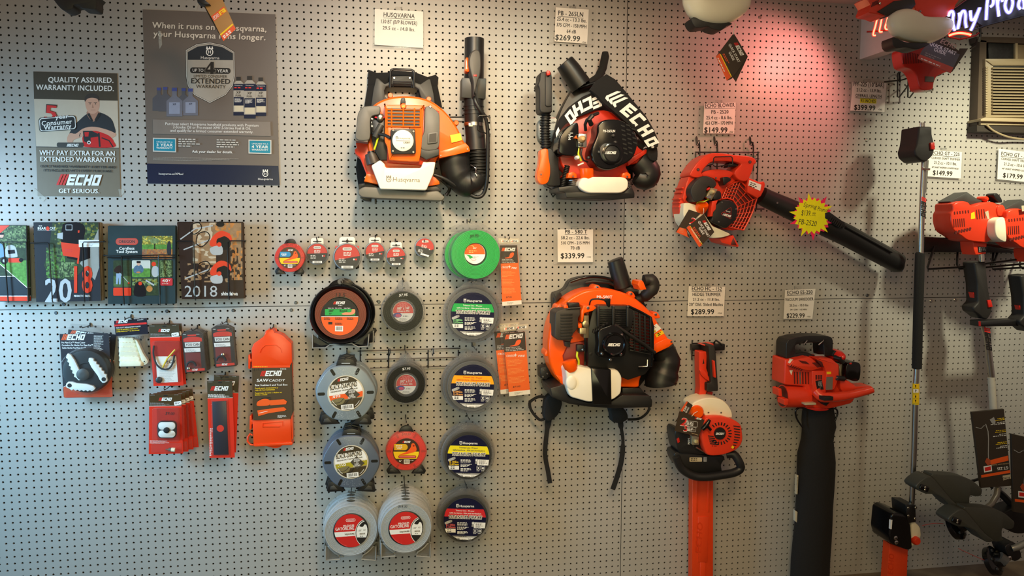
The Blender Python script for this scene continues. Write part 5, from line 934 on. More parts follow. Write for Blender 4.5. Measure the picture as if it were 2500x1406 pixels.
# ---- grey line reels with a red label
def gator(cx, cy, R_, r, label, blab, n, d, price):
    view(*LV); T = thing('trimmer_line_reel', label, 'trimmer line', (cx, cy - R_, d - .02), RG)
    mb = MB(); coil(mb, cx, cy, R_ * .93, r * .98, d - .026, d - .003, greyl, 7); part(T, 'line_coil', mb)
    mb = MB(); torus(mb, cx, cy, R_, d - .028, d, gshell, R_ * .05); mb.lathe(cx, cy, d, [(R_ * .99, d - .029), (R_ * .99, d - .028), (r, d - .0285)], gshell, 40)
    mb.ext(sm([(cx - R_ * .62, cy - R_ * .75), (cx - R_ * .35, cy - R_ * 1.06), (cx - R_ * .1, cy - R_ * 1.16), (cx + R_ * .1, cy - R_ * 1.16), (cx + R_ * .35, cy - R_ * 1.06), (cx + R_ * .62, cy - R_ * .75), (cx, cy - R_ * .9)], 4), d - .016, d - .014, gshell, 2); mb.ext(sm([(cx - R_ * .16, cy - R_ * 1.08), (cx, cy - R_ * 1.12), (cx + R_ * .16, cy - R_ * 1.08), (cx, cy - R_ * 1.03)], 3), d - .0145, d - .0135, dgry, 1)
    if price: pl = Pl(d + .0004); mb.text(price, cx - R_ * .12, cy - R_ * .76, R_ * .09, pl, ink, 'c', 1, R_ * .34, .15)
    part(T, 'clear_shell', mb)
    for s_ in (-1, 1):
        mb = MB(); f = lambda x, y: (cx + s_ * x * R_, cy + y * R_); o = [f(.90, .55), f(.90, 1.06), f(.38, 1.02)]
        arc = [f(.98 * math.cos(q), .98 * math.sin(q)) for q in (1.12, .95, .78, .62)]
        mb.tube([(x, y, d - .018) for x, y in [o[0], o[1], o[2]] + arc], 8, greyp, 8, True); mb.ext([o[0], o[1], o[2]] + arc, d - .022, d - .0205, CLEAR('grey_foot_web', (120, 118, 112), .5, .3), 1); part(T, 'foot', mb)
    mb = MB(); mb.lathe(cx, cy, d, [(r * 1.03, d - .01), (r * 1.03, d - .001), (r, d + .0005), (1, d + .0005)], ink, 48); pl = Pl(d + .0005); t = r / 157; X = lambda x: cx + x * t; Y = lambda y: cy + y * t; A = -4
    red = M('label_red', (204, 40, 38), .35, noise=.03); mb.poly(circ(cx, cy, r * .98, 48), pl, red); mb.poly(slab(cx, cy, r * .98, 6 * t, 50 * t, A), pl, whi); oregon_logo(mb, X(-2), Y(-98), 88 * t, pl, A, whi, red)
    mb.text('MAGNUM', X(32), Y(-40), 19 * t, pl, whi, 'r', A, 104 * t, 0, 1); mb.text('GATORLINE', X(32), Y(-12), 27 * t, pl, whi, 'r', A, 176 * t, 0, 1); mb.text('SQUARE', X(36), Y(34), 14 * t, pl, ink, 'r', A, 94 * t, 0, 1)
    inn = lambda k: clip(circ(X(150), Y(20), 108 * k * t, 40, 118 * k * t), 1, 0, cx + 1e6); cl = lambda p: [q for q in p if math.hypot(q[0] - cx, q[1] - cy) < r * .98] 
    def both(k):
        p = circ(X(152), Y(22), 104 * k * t, 40, 122 * k * t)
        for j in range(24): a = 2 * PI * j / 24; p = clip(p, math.cos(a), math.sin(a), math.cos(a) * cx + math.sin(a) * cy + r * .975)
        return p
    mb.poly(both(1.08), pl, whi); mb.poly(both(1.04), pl, ink); mb.poly(clip(clip(both(.98), 0, 1, cy + 62 * t), -.3, -1, -(cy * 1 + .3 * cx) + 92 * t), pl, whi)
    mb.poly(sm([(X(78), Y(-46)), (X(120), Y(-86)), (X(152), Y(-70)), (X(158), Y(-40)), (X(130), Y(-60)), (X(110), Y(-36))], 3), pl, ink); mb.text('.155"', X(66), Y(6), 14 * t, pl, ink, 'l', A, 34 * t, 0, 1); mb.text("82'", X(116), Y(0), 12 * t, pl, ink, 'l', A, 24 * t); barcode(mb, X(74), Y(20), 64 * t, 22 * t, pl, A, None, False); mb.scrib(X(86), Y(48), 36 * t, 6 * t, pl, ink, 1)
    mb.line([(cx + 148 * t * math.cos(q), cy + 148 * t * math.sin(q)) for q in (2.6, 2.3, 2.0, 1.8)], 2.5, pl, M('pale_red_print', (232, 110, 110), .4)); part(T, 'printed_label', mb); back(T, n, blab, .030, ('printed_label',), .002); view()
gator(443, 1085, 258, 157, 'front grey line reel with a red label, left of its twin', 'grey reel hanging behind the left red-labelled one', 3, .135, '')
gator(953, 1062, 252, 156, 'front grey line reel with a red label and $18.30 written on it', 'grey reel hanging behind the right red-labelled one', 5, .19, '$18.30')
# ---- mini rolls of line
def mini(cx, cy, r, ym, sl, label, d, tab=True, boxy=False, tilt=0, bw=.5):
    view(*JV); T = thing('line_roll', label, 'trimmer line', (cx, cy - r, d - .02), 'small rolls of line with red and black labels')
    if tab:
        mb = MB(); tb = rrp(cx - r * .62, cy - r * 1.55, cx + r * .62, cy, r * .2); mb.ext(tb, d - .016, d - .014, M('white_hang_tab', (226, 224, 216), .4), 1); pl = Pl(d - .014); mb.poly(rrp(cx - r * .42, cy - r * 1.27, cx + r * .42, cy - r * 1.17, r * .04), pl, ink); mb.poly(circ(cx, cy - r * 1.22, r * .12, 12), pl, ink); part(T, 'hang_tab', mb)
    mb = MB(); mb.lathe(cx, cy, d, [(r * 1.05, d - .022), (r * 1.08, d - .012), (r * 1.06, d - .003), (r, d)], greyl, 40); mb.lathe(cx, cy, d, [(r * 1.13, d - .016), (r * 1.12, d - .006), (r * 1.03, d + .001)], cshell, 40); part(T, 'line_coil', mb)
    if boxy:
        mb = MB(); mb.box(cx - r * .93, cy - r * .85, cx + r * .93, cy, d - .020, d - .017, redk, 2); mb.box(cx - r * .93, cy, cx + r * .93, cy + r * .9, d - .020, d - .017, ink, 2); part(T, 'backing_card', mb)
    mb = MB(); mb.lathe(cx, cy, d, [(r, d - .001), (r, d + .0006), (1, d + .0006)], ink, 40); pl = Pl(d + .0006); b = r * .98; t = r / 100; X = lambda x: cx + x * t; Y = lambda y: cy + y * t
    mb.poly(slab(cx, cy, b, -120 * t, ym * t, sl), pl, redk)
    lx, ly = (0, -62) if not tilt else (6, -66); mb.poly(rrp(X(lx - 36), Y(ly - 12), X(lx + 36), Y(ly + 12), 10 * t), pl, whi); mb.text('OREGON', X(lx), Y(ly + 6), 11 * t, pl, ink, 'c', tilt, 56 * t, 0, 1); mb.scrib(X(-40), Y(-36), 80 * t, 6 * t, pl, whi, 3, tilt, 11 * t, al='c')
    mb.scrib(X(-66), Y(14), 70 * t, 6 * t, pl, whi, 3, tilt, 12 * t); mb.poly(circ(X(52), Y(20), 7 * t, 10), pl, whi); mb.rect(X(60), Y(14), X(76), Y(26), pl, redk)
    bc = clip([(X(-46), Y(70)), (X(46), Y(70)), (X(46), Y(100)), (X(-46), Y(100))], 0, 1, cy + 90 * t); mb.poly(turn(bc, cx, cy + 80 * t, tilt), pl, whi); barcode(mb, X(-40), Y(70), 80 * t, 22 * t, pl, tilt, None, False); part(T, 'printed_label', mb); view()
mini(519, 374, 104, -5, -2, 'small line roll second in the top row, beside the small red reel', .075)
mini(824, 404, 130, 10, -10, 'largest of the small line rolls, with a black and red card behind it', .085, True, True)
mini(1106, 354, 96, 8, -12, 'small line roll fourth in the top row, hanging slightly higher than its neighbour', .07)
mini(1322, 402, 95, 0, -7, 'small line roll fifth in the top row, hanging slightly lower than its neighbour', .07)
mini(1612, 310, 94, 0, 14, 'tilted small line roll without a tab beside the green coil', .07, False, False, 16)
# ---- flat packs of cut line beside the reels
def crossfire(q, d, label, T_a=0, side=0):
    view(1190, 570, 3.35); (ax, ay), (bx, by), (cx, cy), (dx, dy) = q; f = lambda u, v: (ax + (bx - ax) * u + (dx - ax + (cx - bx - dx + ax) * u) * v, ay + (by - ay) * u + (dy - ay + (cy - by - dy + ay) * u) * v); p = lambda *c: [f(*k) for k in c]
    T = thing('line_pack', label, 'trimmer line', ((ax + bx) / 2, ay, d - .01), 'flat orange packs of cut line'); A = math.degrees(math.atan2(by - ay, bx - ax)); w = bx - ax; h = dy - ay
    mb = MB(); mb.ext(p((.08, .10), (.88, .10), (.98, .97), (.14, .98)), d - .002, d, M('pack_orange', (240, 104, 24), .4, noise=.03), 0); pl = Pl(d)
    mb.poly(p((.08, .10), (.88, .10), (.89, .36), (.085, .365)), pl, M('pack_dark', (52, 40, 28), .4)); mb.poly(p((.137, .92), (.975, .91), (.98, .97), (.14, .98)), pl, whi)
    a = f(.14, .185); echo_logo(mb, a[0], a[1], w * .66, pl, A, orgk); a = f(.45, .27); mb.poly(sm([f(.28, .285), f(.48, .27), f(.55, .22), f(.68, .205), f(.72, .23), f(.64, .275), f(.50, .29)], 3), pl, orgk)
    a = f(.14, .31); 
    for k, (s_, ww) in enumerate((('String Trimmer Line', .5), ('Desbrozadora de Linea', .56), ('Taille de Ligne de Coupe', .64))): mb.text(s_, a[0] + 2, a[1] + k * h * .021, h * .012, pl, whi, 'l', A, w * ww, 0, 1)
    a = f(.14, .43); mb.text('CROSS', a[0], a[1], h * .026, pl, whi, 'l', A + 2, w * .3, .2, 1); a = f(.58, .445); mb.text('FIRE', a[0], a[1], h * .026, pl, whi, 'l', A + 2, w * .24, .2, 1)
    c = f(.49, .415); k = h * .028; mb.poly([(c[0] + k * (1 if j % 2 == 0 else .3) * math.cos(j * PI / 4), c[1] + k * (1 if j % 2 == 0 else .3) * math.sin(j * PI / 4)) for j in range(8)], pl, whi)
    for j in range(3): a = f(.17, .48 + .12 * j); mb.scrib(a[0], a[1], w * .64, h * .005, pl, M('pale_orange_print', (248, 178, 96), .4), 5, 1, h * .018, A, seed=j) if 0 else mb.scrib(a[0], a[1], w * .64, h * .005, pl, M('pale_orange_print', (248, 178, 96), .4), 5, A, h * .018, 1, j + 1)
    a = f(.30, .865); mb.text('$7.95', a[0], a[1], h * .022, pl, ink, 'l', A, w * .28, .2); a = f(.36, .935); mb.scrib(a[0], a[1], w * .42, h * .006, pl, grek, 2, A, h * .016, 1); part(T, 'printed_insert', mb)
    mb = MB(); mb.ext(p((0, 0), (1, 0), (1.08, 1.0), (.06, 1.02)), d - .003, d + .004, blist, 2); mb.ext(p((.0, .0), (1, 0), (1.01, .075), (0.0, .08)), d - .003, d + .0045, CLEAR('cloudy_header_film', (226, 216, 190), .35, .3), 1)
    pl = Pl(d + .0047)
    for u in (.16, .60): mb.poly(p((u - .02, .025), (u + .34, .02), (u + .34, .055), (u - .02, .06)), pl, whi); a = f(u, .053); echo_logo(mb, a[0], a[1], w * .30, pl, A, orgk, ink)
    part(T, 'clear_bag', mb); view(); return T
a = crossfire([(88, 40), (262, 40), (285, 595), (95, 605)], .075, 'orange pack of cut line hanging beside the green coil')
b = crossfire([(103, 760), (332, 740), (355, 1330), (150, 1345)], .085, 'front orange pack of cut line hanging below the loop hook')
dup(b, (-.030, .024, .004), 'second orange pack of cut line, showing left of and behind the front pack')
hook('long hook holding the upper orange line pack', 1243, 583, .10); hook('hook holding the lower orange line packs', 1262, 805, .10)
# ---- wire grid behind the reels
view(*KV_); d = .012
T = thing('wire_grid', 'black wire grid panel between the reel columns', 'rack', (1000, 180, 0))
for k, q in enumerate(([(520, 106), (1500, 78)], [(590, 186), (1500, 165)], [(640, 268), (1500, 248)])): mb = MB(); mb.tube([(x, y, d) for x, y in q], 4.5, wire, 8); part(T, 'horizontal_wire', mb)
for x in (545, 815, 1192, 1480): mb = MB(); mb.tube([(x, 95, d + .004), (x, 266, d + .004)], 5.5, wire, 8); part(T, 'upright_wire', mb)
for x in (820, 1232): mb = MB(); mb.tube([(x - 8, 96, d + .002), (x - 8, 85, d + .008), (x + 8, 82, d + .012), (x + 10, 120, d + .014), (x + 2, 150, d + .014), (x - 4, 130, d + .014)], 4.5, wire, 8); part(T, 'wire_clip', mb)
view()
# ---- the hooks the reels hang from
for lb, x, y, dd in (('hook over the small red reel', 700, 592, .10), ('hook through the tab of the second roll in the top row', 773, 584, .09), ('hook through the tab of the largest small roll', 848, 588, .10), ('hook through the tab of the fourth roll in the top row', 916, 580, .085), ('hook through the tab of the fifth roll in the top row', 966, 589, .085),
                     ('hook behind the tilted small roll', 1036, 590, .075), ('hook over the green coil', 1148, 540, .11), ('hook over the big black-shelled reel', 833, 690, .115), ('hook over the upper black donut reel', 985, 688, .105), ('hook over the navy and green reel', 1152, 690, .13), ('hook over the pale hexagonal reel', 842, 877, .16),
                     ('hook over the lower black donut reel', 991, 862, .14), ('hook over the navy and orange reel', 1163, 855, .145), ('hook over the dark hexagonal reel', 857, 1044, .16), ('hook over the yellow-labelled red reel', 992, 1032, .095), ('hook over the navy and yellow reel', 1146, 1025, .155), ('hook over the left red-labelled grey reel', 856, 1210, .14),
                     ('hook over the right red-labelled grey reel', 990, 1208, .195), ('hook over the navy and red reel', 1140, 1192, .145)): hook(lb, x, y, dd)
# ================================================================== orange backpack blower, top centre
view(850, 80, 3.349)
fab = M('black_fabric', (22, 21, 22), .95, bump=.5, scale=500); bell = M('black_bellows', (18, 18, 18), .5)
def boss(mb, x, y, d0, d1, r, m, sr=None): mb.lathe(x, y, d1, [(r, d0), (r, d1 - .003), (r * .8, d1)], m, 16); (mb.screw(x, y, d1, sr) if sr else 0)
T = thing('backpack_blower', 'orange backpack blower with a grey-capped white tank and an upright black tube', 'leaf blower', (450, 300, .01), 'backpack blowers on the wall')
mb = MB()
for q in ([(165, 300), (235, 326), (330, 322), (345, 305), (540, 318), (650, 360), (716, 340), (740, 365), (730, 440), (300, 430), (160, 430)], [(160, 425), (303, 425), (300, 520), (420, 900), (400, 1340), (95, 1335), (62, 1110), (125, 640)], [(578, 435), (733, 435), (768, 600), (745, 950), (640, 1280), (400, 1280), (420, 900)], [(330, 640), (620, 640), (700, 900), (400, 1000), (300, 800)]): mb.ext(q, .012, .045, fab, 10)
part(T, 'back_pad', mb)
mb = MB()
for q in ([(182, 640), (205, 470), (228, 372), (246, 372), (300, 418), (345, 398), (360, 352), (515, 352), (530, 398), (590, 420), (655, 378), (672, 380), (700, 500), (716, 640), (640, 640), (590, 510), (578, 462), (520, 425), (365, 422), (310, 440), (296, 470), (300, 520), (345, 560), (300, 640)],): mb.ext(q, .045, .075, dgry, 8)
for x in (376, 504): mb.screw(x, 370, .075, 9)
part(T, 'harness_frame', mb)
mb = MB(); mb.tube([(345, 448, .09), (346, 325, .10), (352, 305, .10), (372, 297, .10), (515, 304, .10), (534, 312, .10), (540, 330, .10), (538, 450, .09)], 10, blk, 10); mb.tube([(366, 440, .088), (368, 400, .09), (520, 403, .09), (518, 450, .088)], 7, blk, 8); part(T, 'carrying_handle', mb)
mb = MB()
sc = sm([(190, 620), (210, 585), (270, 548), (350, 522), (450, 512), (560, 518), (660, 545), (740, 592), (820, 668), (890, 765), (940, 870), (970, 945), (860, 985), (745, 1010), (700, 1080), (560, 1130), (380, 1130), (250, 1090), (170, 980), (160, 800)], 4)
mb.ext(sc, .07, .195, orgH, 45, 5)
for x, y in ((345, 510), (660, 541), (885, 735)): boss(mb, x, y, .12, .165, 21, orgH)
mb.ext([(740, 968), (850, 940), (958, 898), (988, 930), (998, 968), (880, 998), (745, 1026)], .07, .20, orgH, 8); mb.screw(757, 1003, .20, 8); mb.screw(975, 952, .20, 8)
mb.ext([(310, 640), (610, 600), (745, 640), (745, 985), (600, 1080), (320, 1060)], .19, .232, M('red_orange_shroud', (196, 52, 20), .35), 10); part(T, 'fan_housing', mb)
mb = MB(); mb.ext([(62, 900), (140, 880), (190, 960), (205, 1080), (240, 1180), (235, 1235), (130, 1215), (150, 1160), (95, 1020), (55, 985), (52, 955), (70, 940)], .08, .175, M('red_orange_shroud', (196, 52, 20), .35), 12); mb.screw(142, 1183, .175, 10); mb.ext([(150, 1150), (215, 1160), (245, 1240), (130, 1215)], .08, .18, orgH, 6); part(T, 'side_leg', mb); mb = MB(); mb.ext([(640, 1230), (690, 1160), (745, 1215), (748, 1238), (660, 1255)], .08, .17, orgH, 6); part(T, 'side_leg', mb)
mb = MB(); mb.ext(sm([(302, 600), (320, 588), (600, 592), (618, 610), (612, 760), (600, 930), (585, 1030), (560, 1054), (360, 1042), (335, 1030), (318, 930), (298, 880), (300, 770)], 3), .20, .262, orgH, 14, 4); mb.lathe(452, 600, .265, [(24, .255), (24, .266), (18, .269)], orgH, 16); mb.text('W', 452, 610, 16, Pl(.27), yelk, 'c', 0, None, 0, 1)
for q in ([(316, 616), (594, 622), (588, 774), (322, 762)],): mb.ext(q, .255, .2632, blk, 0)
for k in range(6): y = 630 + 27 * k; mb.tube([(316, y - 2, .266), (592, y + 3, .266)], 5, orgH, 8)
for x in (316, 355, 452, 543, 592): mb.tube([(x, 616, .2665), (x * .985 + 6, 770, .2665)], 6, orgH, 8)
mb.ext(sm([(432, 540), (445, 530), (462, 532), (470, 575), (430, 575)], 3), .20, .25, dgry, 5); part(T, 'engine_cover', mb)
mb = MB(); mb.ext(rpoly([(345, 788), (548, 782), (556, 990), (352, 992)], 22), .255, .278, blk, 7)
for x, y in ((369, 799), (534, 806), (366, 967), (533, 975)): mb.screw(x, y, .278, 10)
mb.lathe(448, 882, .28, [(86, .277), (86, .283), (80, .285), (1, .285)], whp, 40); pl = Pl(.2855); crown_logo(mb, 397, 858, 22, pl, ink); mb.text('Husqvarna', 411, 868, 15, pl, ink, 'l', 1, 97, 0, 0); mb.line([(390, 883), (507, 884)], 2.5, pl, ink); mb.text('130BT', 446, 904, 14, pl, ink, 'l', 1, 62, .2, 1); mb.scrib(430, 938, 44, 6, pl, ink, 1); part(T, 'starter_cover', mb)
mb = MB(); mb.ext(sm([(627, 625), (650, 600), (676, 600), (735, 648), (748, 690), (748, 800), (742, 930), (690, 960), (600, 950), (600, 860), (622, 800)], 3), .20, .258, mgry, 12); mb.ext([(592, 945), (745, 950), (742, 1000), (640, 1035), (592, 1010)], .20, .255, dgry, 8); mb.ext(rpoly([(652, 818), (728, 808), (738, 820), (730, 898), (648, 908)], 10), .252, .264, mgry, 4); mb.ext(rpoly([(664, 828), (722, 820), (720, 890), (660, 896)], 6), .255, .2645, blk, 0); mb.screw(672, 604, .258, 11); part(T, 'muffler_cover', mb)
mb = MB(); mb.ext(sm([(118, 610), (140, 600), (252, 596), (262, 640), (250, 668), (200, 680), (182, 720), (180, 850), (150, 880), (62, 868), (66, 780), (80, 660)], 3), .15, .25, mgry, 14, 4); mb.ext([(56, 852), (160, 878), (160, 892), (60, 880)], .15, .245, M('light_grey_plastic', (130, 128, 122), .4), 4); mb.box(98, 606, 114, 640, .15, .20, blk); part(T, 'air_filter_cover', mb)
mb = MB(); mb.ext([(185, 690), (262, 660), (305, 690), (320, 930), (330, 1040), (260, 1040), (215, 960), (190, 860)], .12, .225, blk, 8); mb.tube([(218, 690, .235), (262, 698, .238), (300, 690, .235)], 8, M('red_lever', (210, 40, 60), .4), 8); mb.lathe(262, 690, .24, [(34, .22), (30, .238), (16, .242)], steel, 18)
mb.tube([(270, 755, .245), (245, 800, .25), (222, 850, .245)], 26, dgry, 10); mb.tube([(200, 820, .245), (300, 835, .26), (345, 860, .27)], 13, blk, 10); mb.tube([(180, 700, .23), (190, 760, .24), (186, 830, .24)], 10, blkg, 8)
for k, t in enumerate('HIN'): mb.text(t, 188, 770 - 30 * k, 14, Pl(.2515), whi, 'l', 0, None, 0, 1)
mb.tube([(245, 850, .24), (232, 900, .24), (214, 955, .235)], 8, M('yellow_green_fuel_line', (196, 210, 40), .3), 8); part(T, 'carburettor', mb)
tk = rpoly([(188, 1085), (262, 1038), (300, 1072), (306, 1102), (596, 1104), (612, 1052), (716, 1056), (700, 1150), (640, 1288), (262, 1278)], 14)
mb = MB(); mb.ext(tk, .11, .235, whp, 16, 5); pl = Pl(.2353); tx = M('tank_lettering', (112, 100, 84), .5); crown_logo(mb, 332, 1195, 52, pl, tx); mb.text('Husqvarna', 362, 1215, 36, pl, tx, 'l', 1.5, 226); part(T, 'fuel_tank', mb)
mb = MB(); mb.tube([(212, 1068, .20), (196, 1015, .20), (186, 985, .20)], [60, 58, 50], M('brown_black_cap', (62, 52, 44), .45), 16); mb.tube([(188, 990, .20), (183, 968, .20)], [30, 26], blk, 12); part(T, 'fuel_cap', mb)
mb = MB(); mb.ext(rpoly([(82, 1285), (130, 1256), (230, 1262), (420, 1288), (640, 1300), (735, 1290), (795, 1345), (770, 1376), (240, 1355), (110, 1345), (80, 1318)], 18), .10, .20, M('base_grey', (106, 104, 96), .45), 18, 5); mb.ext([(95, 1345), (190, 1350), (185, 1378), (130, 1370)], .06, .17, blk, 6); mb.ext([(600, 1285), (700, 1240), (760, 1280), (760, 1300)], .05, .16, blk, 6); mb.tube([(225, 1350, .12), (225, 1400, .12)], 8, blk, 6); mb.tube([(770, 1370, .12), (772, 1404, .12)], 8, blk, 6); mb.ext([(85, 1235), (170, 1225), (240, 1260), (120, 1262), (85, 1290)], .05, .15, blk, 6); part(T, 'base', mb)
mb = MB(); mb.tube(sm([(868, 968, .13), (872, 1060, .13), (890, 1150, .13), (950, 1225, .13), (1025, 1225, .13), (1062, 1150, .13)], 4, False), [128] * 5 + [124] * 5 + [112] * 5 + [92] * 5 + [78] * 5 + [72], blk, 20)
mb.tube(sm([(760, 1200, .10), (830, 1270, .10), (800, 1330, .10)], 4, False), 14, blk, 8); part(T, 'elbow', mb)
mb = MB(); pts = []; rs = []
for k in range(37): t = k / 36; pts.append((1072 - 14 * t, 1180 - 240 * t, .13)); rs.append((84 if k % 4 in (1, 2) else 70) + 0 * t)
mb.tube(pts, rs, bell, 20); part(T, 'bellows', mb)
mb = MB(); mb.tube([(1046, 960, .13), (1040, 845, .13), (1030, 780, .13), (1026, 545, .13), (1030, 300, .13), (1032, 66, .13), (1032, 50, .13), (1032, 50, .13), (1032, 90, .13)], [84, 80, 76, 82, 80, 80, 80, 70, 68], blk, 28)
for y in (600, 632, 664): mb.tube([(1026, y, .13), (1026, y + 8, .13)], [86, 86], blk, 24)
mb.box(1005, 850, 1055, 930, .15, .158, M('tube_sticker', (120, 116, 108), .4), 1); mb.ext(rpoly([(930, 366), (1130, 372), (1124, 540), (926, 532)], 8), .10, .165, blk, 6); part(T, 'blower_tube', mb)
mb = MB(); mb.tube([(1027, 738, .13), (1027, 766, .13)], 82, steel, 24); mb.box(985, 738, 1065, 766, .155, .163, steel); part(T, 'hose_clamp', mb)
mb = MB(); mb.tube([(1050, 1090, .16), (1040, 1150, .18), (1055, 1170, .18)], 6, chrome, 8)
mb.tube(sm([(1000, 1080, .165), (1040, 1110, .17), (1050, 1180, .17), (1040, 1240, .16), (980, 1280, .15)], 4, False), 5, chrome, 8); part(T, 'wire_clip', mb)
mb = MB(); mb.ext(sm([(1030, 140), (1062, 138), (1082, 170), (1088, 260), (1080, 340), (1060, 400), (1045, 470), (1040, 510), (1025, 505), (1020, 400), (998, 320), (986, 240), (1000, 170)], 4), .15, .225, M('handle_grey', (66, 62, 58), .5), 22, 5); mb.box(1026, 342, 1052, 356, .20, .2275, redk); part(T, 'control_grip', mb)
mb = MB(); mb.ext(sm([(962, 210), (980, 206), (982, 260), (990, 300), (984, 318), (958, 312), (955, 296), (964, 270)], 3), .16, .20, orgB, 4); part(T, 'trigger', mb)
mb = MB(); mb.tube(sm([(1032, 500, .19), (1040, 560, .20), (1078, 630, .20), (1120, 690, .19), (1140, 800, .18), (1142, 1000, .17), (1136, 1200, .16), (1110, 1310, .15), (1060, 1345, .15), (990, 1320, .15), (880, 1250, .16), (780, 1190, .17), (700, 1160, .17)], 4, False), 16, blk, 10); part(T, 'throttle_cable', mb)
mb = MB(); mb.poly([(833, 838), (918, 820), (932, 878), (846, 900)], Pl(.2), yelk); mb.ext([(833, 838), (918, 820), (932, 878), (846, 900)], .17, .1985, yelk, 0); pl = Pl(.1995); mb.scrib(845, 845, 70, 5, pl, ink, 4, -12, 12); part(T, 'warning_sticker', mb)
mb = MB(); mb.tube([(1160, 690, .0), (1150, 690, .17), (1130, 676, .20), (1075, 676, .20), (1062, 690, .20), (1062, 795, .20), (1075, 805, .20), (1150, 830, .17), (1160, 828, .0)], 6, wire, 8)
mb.tube([(820, 690, .0), (850, 690, .03), (960, 690, .035)], 6, wire, 8); solo('tube_hook', 'black wire hook round the upright tube of the orange blower', 'hook', mb, (1100, 690, 0))
# ================================================================== orange and black backpack blower with lettered straps
view(1280, 110, 3.606)
T = thing('backpack_blower', 'black and orange backpack blower with crossed straps in bold white letters', 'leaf blower', (700, 250, .01), 'backpack blowers on the wall')
mb = MB(); mb.ext([(290, 200), (350, 130), (415, 92), (460, 150), (580, 320), (470, 380), (400, 380)], .06, .17, blk, 45, 6) if 0 else mb.tube([(352, 150, .10), (356, 155, .10), (400, 215, .10), (500, 360, .10)], [72, 84, 92, 96], blk, 26)
part(T, 'blower_tube', mb)
mb = MB(); mb.tube([(712, 60, .06), (712, 100, .06), (692, 200, .06), (650, 290, .06), (560, 340, .08)], [26, 36, 36, 40, 30], fab, 14); part(T, 'strap_end', mb)
mb = MB(); mb.ext(sm([(440, 370), (475, 362), (600, 332), (720, 330), (800, 400), (900, 520), (1000, 800), (960, 1010), (900, 1230), (350, 1280), (280, 1200), (250, 900), (300, 640), (370, 480)], 3), .03, .075, blk, 12); mb.tube([(480, 380, .10), (620, 335, .10)], 24, blkg, 12); part(T, 'back_frame', mb)
red2 = M('deep_orange_housing', (206, 48, 24), .35)
mb = MB(); mb.ext(sm([(330, 780), (420, 660), (560, 590), (700, 570), (830, 620), (960, 740), (1010, 900), (1085, 950), (1000, 1040), (900, 1060), (930, 1130), (930, 1180), (840, 1180), (380, 1170), (380, 1120), (330, 1060), (300, 920)], 3), .07, .15, red2, 25, 4); mb.ext([(905, 1010), (1075, 915), (1088, 945), (920, 1062)], .07, .165, red2, 8)
for x, y in ((430, 1155), (905, 1158)): mb.ext([(x - 50, y + 15), (x - 40, y - 30), (x, y - 40), (x + 30, y - 20), (x + 32, y + 15)], .10, .19, orgB, 6); boss(mb, x, y, .15, .195, 14, orgB, 9)
part(T, 'fan_housing', mb)
def strap(q, txt, d, ang, pos, h, w, mb, flip=0): pass
mb = MB(); s1 = [(275, 820), (270, 780), (320, 640), (400, 540), (520, 450), (620, 410), (700, 500), (690, 545), (560, 600), (430, 650), (360, 700), (300, 770)]
mb.ext(s1, .15, .172, fab, 5); pl = Pl(.1725)
for t, p, h, w, a in (('E', (676, 436), 96, 84, 158), ('C', (588, 446), 100, 86, 154), ('H', (496, 486), 100, 92, 146), ('O', (404, 562), 98, 78, 130)): block(mb, t, p[0], p[1], w, h, pl, whi, a, .3)
mb.poly([(282, 815), (276, 770), (300, 720), (312, 752)], pl, whi); part(T, 'shoulder_strap', mb)
mb = MB(); s2 = [(580, 395), (640, 310), (725, 255), (800, 300), (870, 380), (960, 490), (1070, 620), (1140, 740), (1178, 830), (1182, 880), (1150, 910), (1120, 915), (1060, 850), (960, 740), (850, 640), (760, 560), (690, 500), (640, 440)]
mb.ext(s2, .175, .20, fab, 6); pl = Pl(.2005)
for k in range(3):
    u, v = 32 * k, 27 * k; mb.poly([(712 + u, 468 + v), (722 + u, 446 + v), (818 + u, 404 + v), (852 + u, 412 + v), (742 + u, 462 + v), (748 + u, 486 + v), (734 + u, 496 + v)], pl, whi)
for t, p, h, w, a in (('E', (836, 582), 116, 92, 40), ('C', (920, 658), 116, 84, 46), ('H', (990, 748), 112, 84, 50), ('O', (1052, 842), 104, 70, 56)): block(mb, t, p[0], p[1], w, h, pl, whi, a, .2)
mb.screw(1130, 896, .2, 12, whi); part(T, 'shoulder_strap', mb)
mb = MB(); mb.ext(sm([(1105, 900), (1165, 890), (1178, 960), (1165, 1020), (1110, 1010), (1085, 960)], 3), .10, .18, fab, 16); part(T, 'strap_pad', mb)
mb = MB(); mb.ext(sm([(720, 655), (860, 662), (960, 740), (1000, 830), (990, 920), (950, 1000), (860, 1060), (760, 1098), (680, 1090), (610, 1040), (590, 930), (640, 790), (650, 700)], 4), .15, .235, blkg, 30, 5)
for k in range(7):
    for j in range(3 if k < 5 else 2):
        x0 = 850 + 45 * j + 4 * k; y = 700 + 40 * k - 6 * j; mb.ext(rpoly([(x0, y), (x0 + 34, y + 10), (x0 + 36, y + 24), (x0 + 2, y + 14)], 4), .232, .2365, rub, 0)
mb.text('PB-265LN', 692, 767, 21, Pl(.2355), whi, 'l', 0, 110, 0, 1)
mb.lathe(770, 955, .24, [(100, .22), (98, .246), (80, .250), (70, .25), (64, .246), (1, .246)], blkg, 36); mb.ext(sm([(665, 905), (735, 860), (850, 930), (860, 1020), (790, 1050), (690, 1010)], 4), .23, .247, blk, 8); echo_logo(mb, 708, 960, 102, Pl(.2505), 0, lgry)
for x, y in ((658, 944), (803, 856), (785, 797), (566, 992)): mb.lathe(x, y, .24, [(14, .23), (14, .243), (6, .245)], blk, 12); mb.screw(x, y, .243, 7, mgry)
part(T, 'engine_cover', mb)
